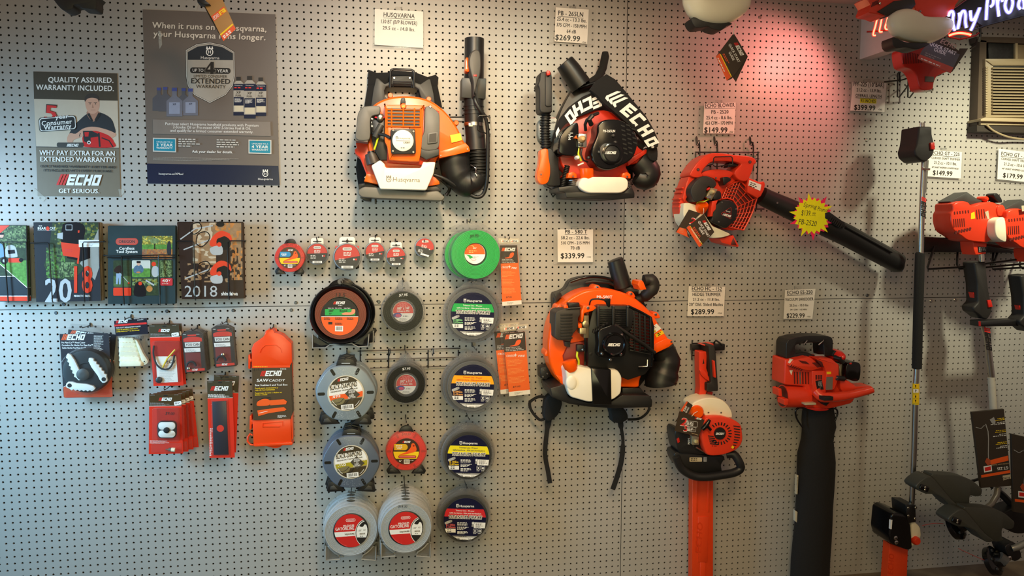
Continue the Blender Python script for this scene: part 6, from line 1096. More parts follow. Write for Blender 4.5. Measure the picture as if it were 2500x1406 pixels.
mb = MB(); mb.ext(sm([(305, 880), (320, 800), (380, 720), (450, 682), (478, 700), (480, 800), (470, 960), (380, 975), (312, 950)], 4), .12, .215, blkg, 18, 4); pl = Pl(.2153); mb.text('H', 388, 783, 20, pl, whi, 'l', 90, None, 0, 1); mb.text('N', 388, 812, 20, pl, whi, 'l', 90, None, 0, 1); mb.rect(400, 772, 428, 778, pl, whi); mb.rect(400, 802, 428, 808, pl, whi); part(T, 'air_filter_cover', mb)
mb = MB(); mb.ext(rrp(476, 780, 550, 900, 8), .15, .225, steel, 4); mb.lathe(508, 828, .23, [(34, .22), (30, .238), (14, .248), (1, .249)], M('amber_primer_bulb', (206, 170, 120), .3), 20); mb.ext(rrp(484, 860, 520, 890, 5), .22, .235, blk, 3); mb.ext([(438, 820), (458, 795), (472, 825)], .2, .225, orgB, 2); mb.tube([(540, 750, .2), (535, 700, .22), (550, 660, .23), (600, 620, .23), (650, 600, .2)], 14, blk, 10); mb.tube([(590, 700, .22), (570, 650, .24), (600, 620, .24)], 22, blk, 10)
mb.tube([(480, 900, .21), (476, 960, .215), (500, 1020, .21)], 9, M('yellow_green_fuel_line', (196, 210, 40), .3), 8); mb.tube([(505, 910, .215), (498, 960, .22), (520, 1015, .215), (560, 1030, .21)], 8, blk, 8); mb.lathe(468, 990, .22, [(18, .2), (18, .225), (12, .23)], whp, 14); mb.tube([(470, 1060, .21), (522, 1038, .215)], 7, whp, 8); part(T, 'carburettor', mb)
mb = MB(); mb.ext(rpoly([(475, 1240), (490, 1190), (530, 1158), (880, 1160), (920, 1190), (918, 1265), (860, 1305), (560, 1305), (500, 1275)], 40), .12, .225, whp, 28, 5); part(T, 'fuel_tank', mb)
mb = MB(); mb.tube([(552, 1172, .20), (548, 1108, .21), (547, 1090, .21), (547, 1086, .21)], [58, 62, 60, 50], orgB, 24); part(T, 'fuel_cap', mb)
mb = MB(); mb.ext(rpoly([(300, 1250), (420, 1235), (480, 1240), (500, 1290), (880, 1295), (945, 1240), (972, 1300), (972, 1345), (780, 1362), (370, 1345), (360, 1300), (305, 1290)], 10), .05, .21, blk, 10, 3); part(T, 'base', mb)
for x, y in ((425, 1215), (925, 1225)):
    mb = MB()
    pts = [(x + (34 if x < 600 else 18) * math.cos(a * .8), y - 30 + a * 2.2, .16 + .03 * math.sin(a * .8)) for a in range(0, 32)]; mb.tube(pts, 6, steel, 6); part(T, 'spring', mb)
mb = MB(); mb.tube(sm([(1000, 1010, .13), (1060, 1070, .13), (1090, 1130, .13), (1050, 1180, .13), (990, 1150, .13)], 3, False), [100, 105, 108, 110, 110, 112, 112, 112, 110, 100, 90, 80, 70], blk, 22); mb.tube([(960, 870, .13), (1040, 890, .13)], 50, blk, 14); part(T, 'elbow', mb)
mb = MB(); mb.ext(sm([(140, 250), (165, 232), (215, 236), (244, 265), (246, 540), (238, 590), (145, 590), (134, 500), (132, 390), (118, 350), (134, 310)], 3), .12, .19, M('grip_black', (36, 34, 33), .55), 20, 4); mb.ext(rrp(186, 262, 244, 540, 20), .18, .196, M('grip_black', (36, 34, 33), .55), 6); mb.ext([(198, 235), (206, 222), (228, 228), (230, 262), (204, 266)], .15, .21, redp, 3); part(T, 'control_grip', mb)
mb = MB(); pts = []; rs = []
for k in range(57): t = k / 56; pts.append((190 - 6 * math.sin(t * 3), 585 + 325 * t, .15)); rs.append(48 if k % 4 in (1, 2) else 36)
mb.tube(pts, rs, bell, 16)
pts = [(380 - 45 * k / 40, 1060 + 190 * k / 40, .15) for k in range(41)]; mb.tube(pts, [26 if k % 3 else 20 for k in range(41)], bell, 12); part(T, 'bellows', mb)
mb = MB(); mb.ext(rpoly([(142, 918), (240, 905), (300, 1000), (320, 1240), (210, 1245), (180, 1200)], 20), .10, .165, blk, 14); part(T, 'arm_base', mb)
mb = MB(); mb.ext(sm([(145, 925), (205, 915), (215, 990), (228, 1070), (226, 1150), (205, 1210), (160, 1226), (122, 1200), (112, 1140), (130, 1060), (138, 990)], 4), .15, .19, orgB, 10, 4); mb.lathe(147, 1138, .192, [(34, .188), (26, .1905), (24, .188), (1, .186)], M('orange_recess', (214, 74, 10), .35), 20); mb.screw(147, 1138, .19, 10); part(T, 'arm_cover', mb)
mb = MB(); mb.tube([(190, 1245, .08), (240, 1270, .09), (300, 1250, .09)], 5, wire, 6); mb.tube([(232, 1275, .02), (240, 1320, .06), (262, 1328, .07), (280, 1300, .07)], 5, wire, 6); mb.tube([(520, 700, .02), (525, 640, .25), (560, 630, .26)], 5, wire, 6) if 0 else None
solo('wall_hook', 'small wire hook under the lettered-strap blower', 'hook', mb, (240, 1260, 0)); 
mb = MB(); mb.ext(rrp(120, 640, 295, 850, 60), .02, .05, frost, 10); mb.poly(slab(235, 690, 62, -60, 60), Pl(.051), whi); mb.text('JAMO', 232, 692, 18, Pl(.0514), ink, 'l', 0, 60, 0, 1); mb.text('ECHO', 232, 646, 10, Pl(.0516), redk, 'l', 0, 40, .2, 1); solo('trimmer_line_reel', 'pale hexagonal reel mostly hidden behind the left grip of the lettered-strap blower', 'trimmer line', mb, (210, 640, .02))
# ================================================================== lower orange backpack blower with hanging straps
view(1270, 620, 3.605)
T = thing('backpack_blower', 'lower orange backpack blower with two black straps hanging below it', 'leaf blower', (650, 200, .01), 'backpack blowers on the wall')
mb = MB(); mb.ext(sm([(292, 400), (300, 350), (350, 330), (400, 300), (445, 232), (560, 198), (680, 195), (800, 215), (900, 250), (1000, 300), (1080, 400), (1150, 600), (1150, 1000), (900, 1280), (350, 1250), (290, 1000), (320, 700), (300, 500)], 3), .015, .065, blk, 14, 3)
mb.tube(sm([(440, 245, .10), (560, 208, .11), (680, 200, .11), (800, 222, .11), (900, 262, .10)], 4, False), 13, blkg, 10); mb.tube([(575, 250, .09), (640, 240, .10), (780, 250, .10), (880, 300, .09)], 14, blk, 10); mb.ext([(300, 350), (355, 335), (370, 370), (320, 420)], .06, .10, blk, 5); mb.ext([(178, 1000), (260, 985), (275, 1060), (230, 1110), (180, 1090)], .02, .08, blk, 8)
for x, y in ((205, 1022), (200, 1080), (238, 1052)): mb.screw(x, y, .08, 8)
part(T, 'back_frame', mb)
mb = MB(); mb.tube([(835, 48, .10), (838, 56, .10), (860, 140, .10), (905, 290, .10)], [62, 72, 76, 78], blk, 24); mb.tube([(905, 270, .10), (930, 330, .10), (1040, 320, .12)], [70, 66, 50], blk, 16); part(T, 'blower_tube', mb)
mb = MB(); mb.tube(sm([(1090, 232, .15), (1140, 230, .15), (1165, 275, .15), (1140, 335, .15), (1080, 380, .13), (1030, 400, .12)], 4, False), [50] * 4 + [62] * 4 + [62] * 4 + [52] * 4 + [42] * 5, M('grip_black', (36, 34, 33), .55), 18); part(T, 'control_grip', mb)
mb = MB(); mb.ext([(1035, 270), (1045, 240), (1070, 232), (1085, 245), (1112, 312), (1058, 318), (1050, 300)], .14, .215, orgB, 5); part(T, 'trigger', mb)
mb = MB(); sc = sm([(248, 850), (252, 740), (275, 620), (330, 500), (420, 400), (540, 330), (660, 305), (780, 308), (900, 335), (1010, 385), (1110, 465), (1190, 560), (1250, 660), (1310, 745), (1330, 790), (1210, 870), (1170, 860), (1100, 1000), (1060, 1120), (1040, 1180), (900, 1180), (600, 1190), (380, 1150), (300, 1060), (262, 960)], 4)
mb.ext(sc, .07, .175, orgB, 48, 6)
for x, y in ((678, 293), (975, 352), (1192, 532), (350, 465), (252, 862)): mb.ext(sm([(x - 34, y + 34), (x - 26, y - 6), (x, y - 22), (x + 26, y - 6), (x + 40, y + 30), (x, y + 36)], 3), .08, .15, orgB, 8); mb.screw(x, y, .15, 13)
mb.ext([(1165, 800), (1290, 740), (1340, 760), (1345, 790), (1310, 820), (1200, 872), (1165, 860)], .07, .19, orgB, 10); mb.screw(1330, 772, .19, 10); mb.ext([(380, 1080), (310, 1060), (345, 1110), (360, 1150), (410, 1150)], .08, .18, orgB, 8); mb.text('PB-580T', 672, 391, 25, Pl(.1765), whi, 'l', 0, 140, 0, 1); part(T, 'fan_housing', mb)
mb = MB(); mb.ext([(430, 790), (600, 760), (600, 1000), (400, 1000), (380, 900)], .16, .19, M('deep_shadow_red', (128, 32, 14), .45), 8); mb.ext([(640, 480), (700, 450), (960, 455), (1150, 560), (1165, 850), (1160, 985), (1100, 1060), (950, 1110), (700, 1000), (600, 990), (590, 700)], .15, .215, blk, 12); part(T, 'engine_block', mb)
mb = MB(); mb.ext(rpoly([(690, 455), (950, 458), (1000, 500), (985, 640), (940, 700), (830, 620), (770, 640), (690, 600)], 10), .21, .245, blk, 6)
for k in range(9): y = 485 + 19 * k; mb.ext([(700, y), (815, y + 2), (815, y + 10), (700, y + 8)], .244, .252, blkg, 2); mb.ext([(838, y), (935, y + 3), (935, y + 11), (838, y + 8)], .244, .252, blkg, 2)
for x in (690, 822, 948): mb.ext(rrp(x - 10, 455, x + 10, 640, 5), .244, .256, blk, 3); mb.screw(x, 462, .256, 9)
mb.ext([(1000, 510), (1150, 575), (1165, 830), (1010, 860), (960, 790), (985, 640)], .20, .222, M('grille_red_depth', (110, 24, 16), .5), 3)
for k in range(13): y = 520 + 27 * k; mb.ext([(965, y - 4), (1152, y + 36), (1152, y + 44), (965, y + 8)], .222, .236, blk, 2)
for x in (1005, 1055, 1100, 1150): mb.ext([(x - 8, 490 + (x - 1000) * .4), (x + 6, 494 + (x - 1000) * .4), (x + 10, 850), (x - 4, 860)], .23, .24, blk, 3)
mb.tube([(950, 458, .245), (1060, 510, .24), (1150, 560, .235), (1168, 640, .235), (1166, 860, .235), (1160, 990, .23), (1040, 1000, .23)], 11, blkg, 10); mb.tube([(830, 620, .25), (960, 710, .255), (1100, 800, .245), (1185, 870, .235)], 16, blk, 10); mb.tube([(1120, 930, .235), (1118, 990, .24), (1040, 992, .24)], 7, steel, 8); part(T, 'engine_guard', mb)
mb = MB(); mb.ext(sm([(690, 680), (760, 640), (830, 625), (900, 680), (935, 760), (930, 870), (890, 905), (700, 905), (690, 800)], 4), .22, .262, blkg, 14, 4); mb.lathe(825, 793, .27, [(105, .25), (102, .275), (90, .282), (80, .278), (1, .278)], blkg, 40); echo_logo(mb, 770, 812, 112, Pl(.2785), 0, whi)
for x, y in ((893, 714), (720, 878), (886, 884), (795, 930)): mb.lathe(x, y, .265, [(18, .25), (17, .266), (12, .268)], blk, 12); mb.screw(x, y, .267, 11)
for k in range(6): x, y = 650 + 24 * k, 665 - 13 * k; mb.ext(turn(rrp(x, y, x + 16, y + 34, 4), x, y, 10 + 8 * k), .24, .256, blkg, 2)
part(T, 'starter_cover', mb)
mb = MB(); mb.ext(rpoly([(308, 520), (330, 500), (400, 480), (530, 478), (530, 540), (512, 560), (510, 650), (455, 720), (450, 770), (330, 758), (302, 735)], 14), .14, .23, M('filter_grey_black', (52, 48, 44), .5), 14, 4)
for k in range(9): y = 530 + 26 * k; mb.ext([(358, y), (462, y - 4), (460, y + 8), (356, y + 10)], .228, .2335, M('filter_slot', (28, 26, 24), .6), 1)
mb.ext([(425, 432), (522, 430), (526, 468), (424, 476)], .12, .205, blk, 10); mb.tube([(360, 500, .22), (440, 478, .235), (530, 474, .235)], 8, blk, 8); mb.ext(sm([(388, 455), (412, 448), (424, 470), (420, 490), (392, 486)], 3), .16, .215, orgB, 5); mb.ext([(390, 770), (445, 770), (440, 820), (400, 815)], .14, .20, M('filter_grey_black', (52, 48, 44), .5), 5); part(T, 'air_filter_cover', mb)
mb = MB(); mb.ext([(540, 500), (560, 455), (650, 455), (670, 475), (640, 500), (565, 520), (555, 590), (540, 600)], .18, .24, orgB, 6); mb.screw(597, 474, .24, 14); mb.ext(rrp(560, 540, 605, 740, 4), .16, .225, M('alloy', (120, 108, 86), .4, .6), 4); mb.lathe(575, 615, .235, [(34, .22), (28, .238), (16, .240)], M('brassy_steel', (196, 180, 140), .3, .8), 18); mb.ext([(512, 622), (540, 610), (545, 648), (515, 652)], .2, .235, orgB, 3); mb.ext(rrp(525, 650, 580, 705, 5), .2, .235, M('brassy_steel', (196, 180, 140), .3, .8), 4)
mb.tube(sm([(610, 445, .22), (625, 405, .24), (680, 395, .25), (740, 405, .25), (770, 410, .25)], 4, False), 8, blk, 8); mb.tube([(768, 395, .25), (772, 420, .25), (778, 460, .24)], [24, 22, 15], blk, 12); mb.tube([(745, 405, .25), (790, 412, .25)], 17, blk, 10); mb.tube(sm([(505, 855, .20), (500, 900, .205), (515, 940, .205), (512, 985, .20)], 4, False), 10, M('yellow_green_fuel_line', (196, 210, 40), .3), 8); mb.tube([(572, 730, .22), (574, 860, .22), (572, 975, .21)], 11, blkg, 8); mb.ext(rrp(500, 800, 565, 860, 8), .17, .21, blk, 5); mb.screw(552, 842, .21, 11)
mb.ext([(600, 770), (640, 770), (655, 1000), (600, 1000)], .17, .212, dgry, 4); mb.ext(rrp(602, 915, 640, 975, 3), .21, .214, blk, 1); mb.lathe(622, 880, .215, [(14, .21), (14, .215), (8, .2155)], blk, 12); part(T, 'carburettor', mb)
mb = MB(); mb.ext(rpoly([(395, 1010), (500, 985), (620, 1010), (640, 1010), (860, 1020), (898, 1080), (890, 1230), (820, 1285), (600, 1305), (440, 1260), (412, 1190), (408, 1080)], 28), .12, .245, whp, 26, 5); mb.dome(circ(450, 1130, 50, 20, 70), .24, .25, whp, .4); part(T, 'fuel_tank', mb)
mb = MB(); mb.ext(rpoly([(625, 1003), (800, 1018), (806, 1330), (640, 1325)], 8), .11, .252, blkg, 10, 3); part(T, 'tank_strap', mb)
mb = MB(); mb.tube([(450, 1004, .23), (436, 964, .24), (431, 942, .24), (430, 938, .24)], [58, 64, 62, 52], orgB, 24); part(T, 'fuel_cap', mb)
mb = MB(); mb.ext(rpoly([(262, 1180), (380, 1150), (430, 1260), (600, 1310), (800, 1300), (900, 1240), (1140, 1245), (1165, 1290), (1160, 1350), (820, 1360), (600, 1345), (430, 1320), (280, 1262)], 12), .05, .215, blk, 12, 3); mb.ext([(900, 1180), (1060, 1180), (1110, 1240), (900, 1250)], .05, .17, blk, 6); part(T, 'base', mb)
mb = MB(); mb.tube(sm([(1250, 830, .12), (1290, 930, .12), (1265, 1040, .12), (1240, 1110, .12), (1240, 1150, .12)], 4, False), [105] * 4 + [118] * 4 + [135] * 4 + [140] * 4 + [110], blk, 26); mb.dome(circ(1245, 1080, 140, 28), .10, .17, blk, .3) if 0 else None; part(T, 'elbow', mb)
mb = MB(); mb.ext(turn(rrp(1362, 1120, 1382, 1160, 6), 1372, 1140, 25), .11, .15, M('brassy_steel', (196, 180, 140), .3, .8), 3); mb.tube([(1380, 1090, .13), (1384, 1120, .13)], 12, steel, 8); part(T, 'hose_clamp', mb)
mb = MB(); mb.poly([(1165, 640), (1200, 612), (1242, 655), (1180, 700), (1165, 690)], Pl(.176), whi); pl = Pl(.1765); mb.scrib(1175, 630, 40, 6, pl, ink, 2, 35); mb.poly([(1172, 690), (1186, 664), (1200, 690)], pl, yelk); mb.poly([(1186, 708), (1250, 672), (1268, 700), (1200, 735)], pl, yelk); mb.text('!', 1183, 688, 14, pl, ink, 'l'); mb.scrib(1205, 700, 50, 8, pl, ink, 2, -28); part(T, 'warning_sticker', mb)
def ribbon(pts, w, d, m, t=.0016):          # flat webbing
    mb = MB(); L = len(pts); a = []; b = []
    for i in range(L):
        p, q = pts[max(i - 1, 0)], pts[min(i + 1, L - 1)]; dx, dy = q[0] - p[0], q[1] - p[1]; l = math.hypot(dx, dy); ww = (w[i] if isinstance(w, list) else w) / 2; dd = d[i] if isinstance(d, list) else d
        a.append((pts[i][0] - dy / l * ww, pts[i][1] + dx / l * ww, dd)); b.append((pts[i][0] + dy / l * ww, pts[i][1] - dx / l * ww, dd))
    mb.rings([[U(*a[i]), U(*b[i]), U(*b[i]) + Vector((0, t, 0)), U(*a[i]) + Vector((0, t, 0))] for i in range(L)], m); return mb
view()
S1 = sm([(1345, 985), (1340, 1020), (1334, 1065), (1331, 1110), (1338, 1150), (1343, 1180)], 5, False)
part(T, 'waist_strap', ribbon(S1, [15] * 8 + [11] * (len(S1) - 8), .06, webm)); part(T, 'waist_strap', ribbon(sm([(1345, 975), (1320, 968), (1302, 975), (1293, 985), (1299, 1005), (1318, 1025), (1332, 1020)], 4, False), 7, .06, webm))
mb = MB(); mb.ext(sm([(1334, 975), (1348, 965), (1372, 978), (1366, 1008), (1345, 1028), (1330, 1022), (1330, 995)], 3), .04, .085, webm, 5); part(T, 'strap_buckle', mb)
S2 = sm([(1512, 1000), (1516, 1040), (1521, 1075), (1518, 1120), (1508, 1160), (1496, 1195)], 5, False)
part(T, 'waist_strap', ribbon(S2, [13] * 6 + [8] * 6 + [12] * (len(S2) - 12), .06, webm)); part(T, 'waist_strap', ribbon(sm([(1532, 1024), (1560, 1022), (1578, 1010), (1585, 998), (1583, 990)], 4, False), 6, .06, webm))
mb = MB(); mb.ext(sm([(1492, 996), (1524, 998), (1534, 1022), (1515, 1033), (1496, 1030), (1494, 1015)], 3), .04, .085, webm, 5); part(T, 'strap_buckle', mb)
# ================================================================== hand-held blower on a wire hook panel
view(1640, 370, 5.623)
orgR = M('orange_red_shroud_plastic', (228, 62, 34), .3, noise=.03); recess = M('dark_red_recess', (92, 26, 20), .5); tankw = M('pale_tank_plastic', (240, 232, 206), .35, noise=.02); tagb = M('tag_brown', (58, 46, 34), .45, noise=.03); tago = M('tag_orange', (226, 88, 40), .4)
T = thing('hook_panel', 'wire grid panel with three top hooks behind the hand-held blower', 'rack', (760, -80, 0))
for k, q in enumerate(([(320, 8), (1205, 8)], [(320, 95), (1200, 98)], [(1020, 790), (1270, 788)])): mb = MB(); mb.tube([(x, y, .012) for x, y in q], 8, wire, 8); part(T, 'horizontal_wire', mb)
for x, y1 in ((326, 800), (384, 400), (622, 790), (1120, 270), (1185, 780)): mb = MB(); mb.tube([(x, 0 if x in (326, 1185) else -90, .016), (x - (x > 1000) * 22 * (y1 > 700), y1, .016)], 9, wire, 8); part(T, 'upright_wire', mb)
for x in (345, 590, 1080): mb = MB(); mb.tube([(x + 8, -110, .0), (x, -190, .004), (x - 6, -205, .012), (x - 14, -190, .018), (x - 4, -90, .02), (x + 20, -85, .02), (x + 34, -130, .018), (x + 40, 10, .016)], 8, wire, 8); part(T, 'top_hook', mb)
T = thing('leaf_blower', 'hand-held orange blower with a long black nozzle pointing down to the right', 'leaf blower', (720, 60, .03))
mb = MB(); mb.ext(sm([(250, 320), (300, 220), (400, 100), (520, 30), (640, 18), (900, 48), (1060, 62), (1140, 95), (1165, 150), (1130, 185), (1110, 260), (1040, 400), (920, 390), (860, 290), (930, 200), (945, 170), (850, 140), (660, 132), (540, 150), (460, 220), (415, 290), (430, 340), (330, 360)], 4), .05, .15, orgR, 26, 5)
for x, y in ((362, 248), (1073, 143)): mb.lathe(x, y, .15, [(24, .149), (22, .1515), (8, .1515)], recess, 16); mb.screw(x, y, .149, 13)
part(T, 'handle', mb)
mb = MB(); body = sm([(240, 340), (410, 300), (500, 262), (620, 245), (760, 258), (850, 300), (930, 330), (1060, 360), (1200, 415), (1270, 420), (1280, 480), (1230, 600), (1190, 640), (1130, 800), (1050, 960), (980, 1070), (900, 1075), (800, 1080), (600, 1030), (400, 1030), (250, 1020), (140, 930), (105, 790), (120, 640), (160, 500), (200, 420)], 4)
mb.ext(body, .04, .115, orgR, 20, 4); mb.ext(sm([(415, 295), (500, 258), (620, 243), (760, 256), (845, 300), (780, 380), (700, 420), (520, 350), (430, 340)], 4), .08, .135, orgR, 14, 4); mb.screw(605, 362, .135, 15)
mb.ext([(1040, 360), (1210, 425), (1240, 420), (1260, 410), (1278, 430), (1270, 520), (1225, 610), (1180, 640), (1040, 560)], .05, .145, orgR, 10); mb.ext([(205, 420), (240, 345), (330, 360), (270, 480), (180, 690), (150, 640)], .05, .135, orgR, 8)
for y in (500, 560, 650, 700, 760): mb.ext(rrp(100 + (660 - y) * .25 if y < 600 else 96, y - 12, 190, y + 8, 6), .05, .12, orgR, 4)
part(T, 'fan_housing', mb)
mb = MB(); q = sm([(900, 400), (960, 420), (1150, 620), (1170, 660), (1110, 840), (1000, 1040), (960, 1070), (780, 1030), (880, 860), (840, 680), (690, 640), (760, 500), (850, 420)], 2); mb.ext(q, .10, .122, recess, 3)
gi = [(690, 650), (760, 640), (840, 665), (905, 760), (885, 860), (830, 960), (780, 1035)]; go = [(755, 490), (860, 425), (945, 405), (1168, 640), (1110, 830), (1040, 980), (985, 1078)]
for t in (.0, .2, .4, .6, .8, 1.0): mb.tube([(p[0] + (q[0] - p[0]) * t, p[1] + (q[1] - p[1]) * t, .128) for p, q in zip(gi, go)], 12 if t in (0, 1.0) else 7, orgR, 8)
for k in range(13): p, q = [tuple(c[int(k / 2)][j] * (1 - k / 2 % 1) + c[min(6, int(k / 2) + 1)][j] * (k / 2 % 1) for j in (0, 1)) for c in (gi, go)]; mb.tube([p + (.127,), q + (.126,)], 9 if k in (0, 12) else 6, orgR, 8)
part(T, 'fan_grille', mb)
mb = MB(); mb.ext(sm([(560, 880), (590, 760), (660, 690), (720, 660), (830, 680), (890, 740), (905, 830), (870, 940), (800, 1010), (740, 1050), (640, 1010), (550, 960)], 4), .10, .165, blk, 20, 4); pl = Pl(.1655)
tr = rpoly([(815, 760), (670, 855), (815, 930)], 18); mb.poly(tr, pl, redk); mb.poly(inset(tr, 5), pl, ink); echo_logo(mb, 692, 874, 122, pl, 14, lgry); mb.text('PB-2520', 742, 822, 14, pl, whi, 'l', 14, 62, .1, 1); mb.line([(712, 836), (816, 858)], 4, pl, redk); mb.ext([(560, 680), (635, 668), (612, 720), (605, 790), (570, 830), (560, 890), (535, 890), (545, 760)], .12, .172, orgR, 6)
for x, y in ((690, 700), (645, 965), (885, 790)): mb.screw(x, y, .165, 12, mgry)
part(T, 'starter_cover', mb)
mb = MB(); mb.ext(sm([(262, 560), (280, 480), (350, 390), (440, 335), (530, 350), (600, 400), (615, 460), (570, 500), (510, 480), (480, 520), (470, 600), (420, 670), (330, 690), (290, 640)], 4), .10, .185, M('filter_charcoal', (44, 42, 40), .5), 24, 5); part(T, 'air_filter_cover', mb)
mb = MB(); mb.ext([(540, 490), (630, 520), (548, 665), (470, 625)], .12, .18, M('carb_alloy', (176, 166, 140), .35, .6), 5); mb.lathe(552, 555, .185, [(38, .175), (34, .192), (18, .201), (1, .203)], M('clear_amber_bulb', (196, 180, 130), .2), 20); mb.ext([(478, 515), (520, 488), (530, 515), (490, 535)], .15, .188, redp, 3); mb.ext(sm([(480, 620), (520, 590), (545, 620), (530, 655), (490, 640)], 3), .15, .185, chrome, 3); mb.lathe(570, 470, .18, [(24, .15), (22, .18), (10, .183)], steel, 14)
mb.tube([(520, 650, .17), (440, 690, .17), (360, 690, .16), (345, 720, .16)], 9, M('yellow_green_fuel_line', (196, 210, 40), .3), 8); mb.ext(sm([(590, 560), (650, 540), (680, 580), (670, 650), (600, 660), (570, 640)], 3), .11, .17, blk, 8); mb.ext(sm([(440, 700), (560, 660), (600, 700), (550, 900), (420, 870)], 3), .09, .14, blk, 8); mb.ext(sm([(700, 370), (720, 350), (780, 350), (815, 390), (760, 430), (720, 460)], 3), .10, .16, blk, 6); part(T, 'carburettor', mb)
mb = MB(); mb.ext(rpoly([(165, 710), (220, 700), (340, 730), (450, 860), (560, 1020), (700, 1080), (805, 1130), (800, 1150), (700, 1180), (560, 1190), (300, 1120), (180, 960), (160, 860)], 30), .05, .15, tankw, 18, 4); part(T, 'fuel_tank', mb)
mb = MB(); mb.tube([(395, 790, .14), (420, 735, .165), (424, 722, .167)], [82, 86, 76], orgB, 20); part(T, 'fuel_cap', mb)
mb = MB(); mb.ext([(650, 1195), (800, 1165), (845, 1150), (925, 1300), (900, 1310), (690, 1250)], .03, .13, orgR, 8); mb.ext([(845, 1180), (895, 1290), (810, 1278)], .125, .131, recess, 1); part(T, 'foot', mb)
mb = MB(); mb.tube([(455, 195, .155), (490, 190, .16), (590, 210, .16), (780, 175, .155)], 8, wire, 8) if 0 else None
mb.ext(sm([(770, 210), (800, 150), (870, 165), (930, 180), (910, 200), (850, 205), (800, 215)], 3), .09, .13, blk, 8); part(T, 'trigger', mb)
mb = MB(); mb.poly([(1065, 390), (1230, 455), (1215, 540), (1052, 468)], Pl(.1455), whi); pl = Pl(.146); mb.scrib(1085, 420, 110, 10, pl, ink, 3, 22, 24); part(T, 'warning_sticker', mb)
view(1620, 330, 3.8); mb = MB()
mb.tube([(905, 560, .085), (960, 590, .085), (1240, 716, .09), (1260, 722, .092), (1700, 930, .095), (2140, 1168, .10), (2176, 1190, .10), (2190, 1196, .10), (2182, 1190, .10)], [82, 84, 95, 100, 100, 92, 90, 74, 66], blk, 28); mb.ext([(1500, 720), (1540, 712), (1680, 810), (1690, 850), (1660, 860), (1500, 770)], .12, .150, blk, 6)
for k in range(7): mb.ext(turn(rrp(1560 + 16 * k, 752 + 11 * k, 1570 + 16 * k, 800 + 11 * k, 3), 1560 + 16 * k, 752 + 11 * k, 30), .145, .156, rub, 2)
mb.tube([(1690, 850, .14), (2120, 1085, .145)], 10, blk, 8); mb.screw(1055, 628, .128, 9); part(T, 'nozzle', mb)
view(1640, 370, 5.623); mb = MB(); mb.tube([(480, 200, .03), (520, 185, .14), (565, 175, .16), (578, 90, .165), (595, 74, .165), (815, 70, .165), (830, 85, .165), (838, 170, .165), (800, 180, .16), (600, 208, .165), (572, 190, .165)], 8, wire, 8); solo('bail_hook', 'black wire bail holding the handle of the hand-held blower', 'hook', mb, (640, 100, .03))
def tag(label, front, back, d, lines, loc, backart=None, tie=None):
    T = thing('hang_tag', label, 'tag', loc, 'folded brown hang tags')
    mb = MB(); mb.ext(front, d - .0012, d, tagb, 0); lines(mb, Pl(d)); part(T, 'front_leaf', mb)
    if back: mb = MB(); mb.ext(back, d - .012, d - .0108, tagb, 0); (backart(mb, Pl(d - .0108)) if backart else 0); part(T, 'rear_leaf', mb)
    if tie: mb = MB(); mb.tube(tie, 3, whp, 6); part(T, 'tie', mb)
    return T
def fl(mb, pl):
    mb.poly([(240, 1015), (415, 1285), (375, 1312), (205, 1045)], pl, tago); mb.line([(252, 1020), (420, 1275)], 7, pl, yelk); mb.text('echoquickstart.com', 262, 1060, 17, pl, whi, 'l', 56, 230, 0, 1)
    echo_logo(mb, 418, 950, 165, pl, 58); mb.text('QUICK START', 358, 962, 30, pl, whi, 'l', 57, 258, 0, 1); mb.text('GUIDE', 365, 1050, 30, pl, whi, 'l', 57, 112, 0, 1); mb.scrib(310, 1030, 220, 8, pl, tago, 3, 57, 17)
def bl(mb, pl):
    mb.text('2', 232, 985, 92, pl, whi, 'l', 20, 90, .1, 1); mb.text('2', 238, 978, 78, pl, redk, 'l', 20, 78, .1, 1); mb.poly([(110, 1040), (210, 1065), (215, 1160), (245, 1185), (60, 1105)], pl, tago)
    for k in range(4): mb.line([(110 - 2 * k, 1046 + 18 * k), (165 - 2 * k, 1056 + 18 * k)], 4, pl, M('tan_print', (190, 160, 120), .5))
tag('brown tag with an orange edge tied to the hand-held blower', [(440, 855), (585, 1105), (385, 1315), (190, 1050)], [(235, 795), (400, 850), (190, 1050), (250, 1185), (55, 1100)], .195, fl, (430, 855, .18), bl, [(430, 740, .17), (440, 800, .19), (440, 850, .196)])
# starburst price sign
view(1620, 330, 3.8)
def burst(cx, cy, n, ro, ri, a0, tall): return [(cx + r * math.cos(a), cy + r * math.sin(a)) for k in range(2 * n) for r, a in [((tall if (k // 2) % 4 == 0 else ro) if k % 2 == 0 else ri, a0 + PI * k / n)]]
T = thing('price_starburst', 'yellow and pink starburst sign with a handwritten $139.99 on the black nozzle', 'sign', (1385, 745, .125)); d = .148
mb = MB(); mb.ext(burst(1385, 752, 20, 178, 152, .30, 225), d - .0016, d - .0009, M('neon_pink_card', (240, 40, 100), .5), 0); part(T, 'pink_card', mb)
mb = MB(); mb.ext(burst(1375, 748, 20, 172, 142, .80, 215), d - .0008, d, M('neon_yellow_card', (240, 245, 10), .5), 0); pl = Pl(d); pen = M('thin_black_pen', (48, 50, 30), .5)
mb.text('Spring', 1294, 662, 40, pl, pen, 'l', 10, 125, .15); mb.text('Promo!', 1424, 700, 40, pl, pen, 'l', 10, 100, .15); mb.text('$139.', 1275, 742, 48, pl, pen, 'l', 4, 95, .1); mb.text('99', 1378, 738, 20, pl, pen, 'l', 0, 32, .1); mb.line([(1374, 744), (1412, 746)], 3, pl, pen); mb.text('PB-2520', 1246, 822, 48, pl, pen, 'l', 8, 172, .15); part(T, 'yellow_card', mb)
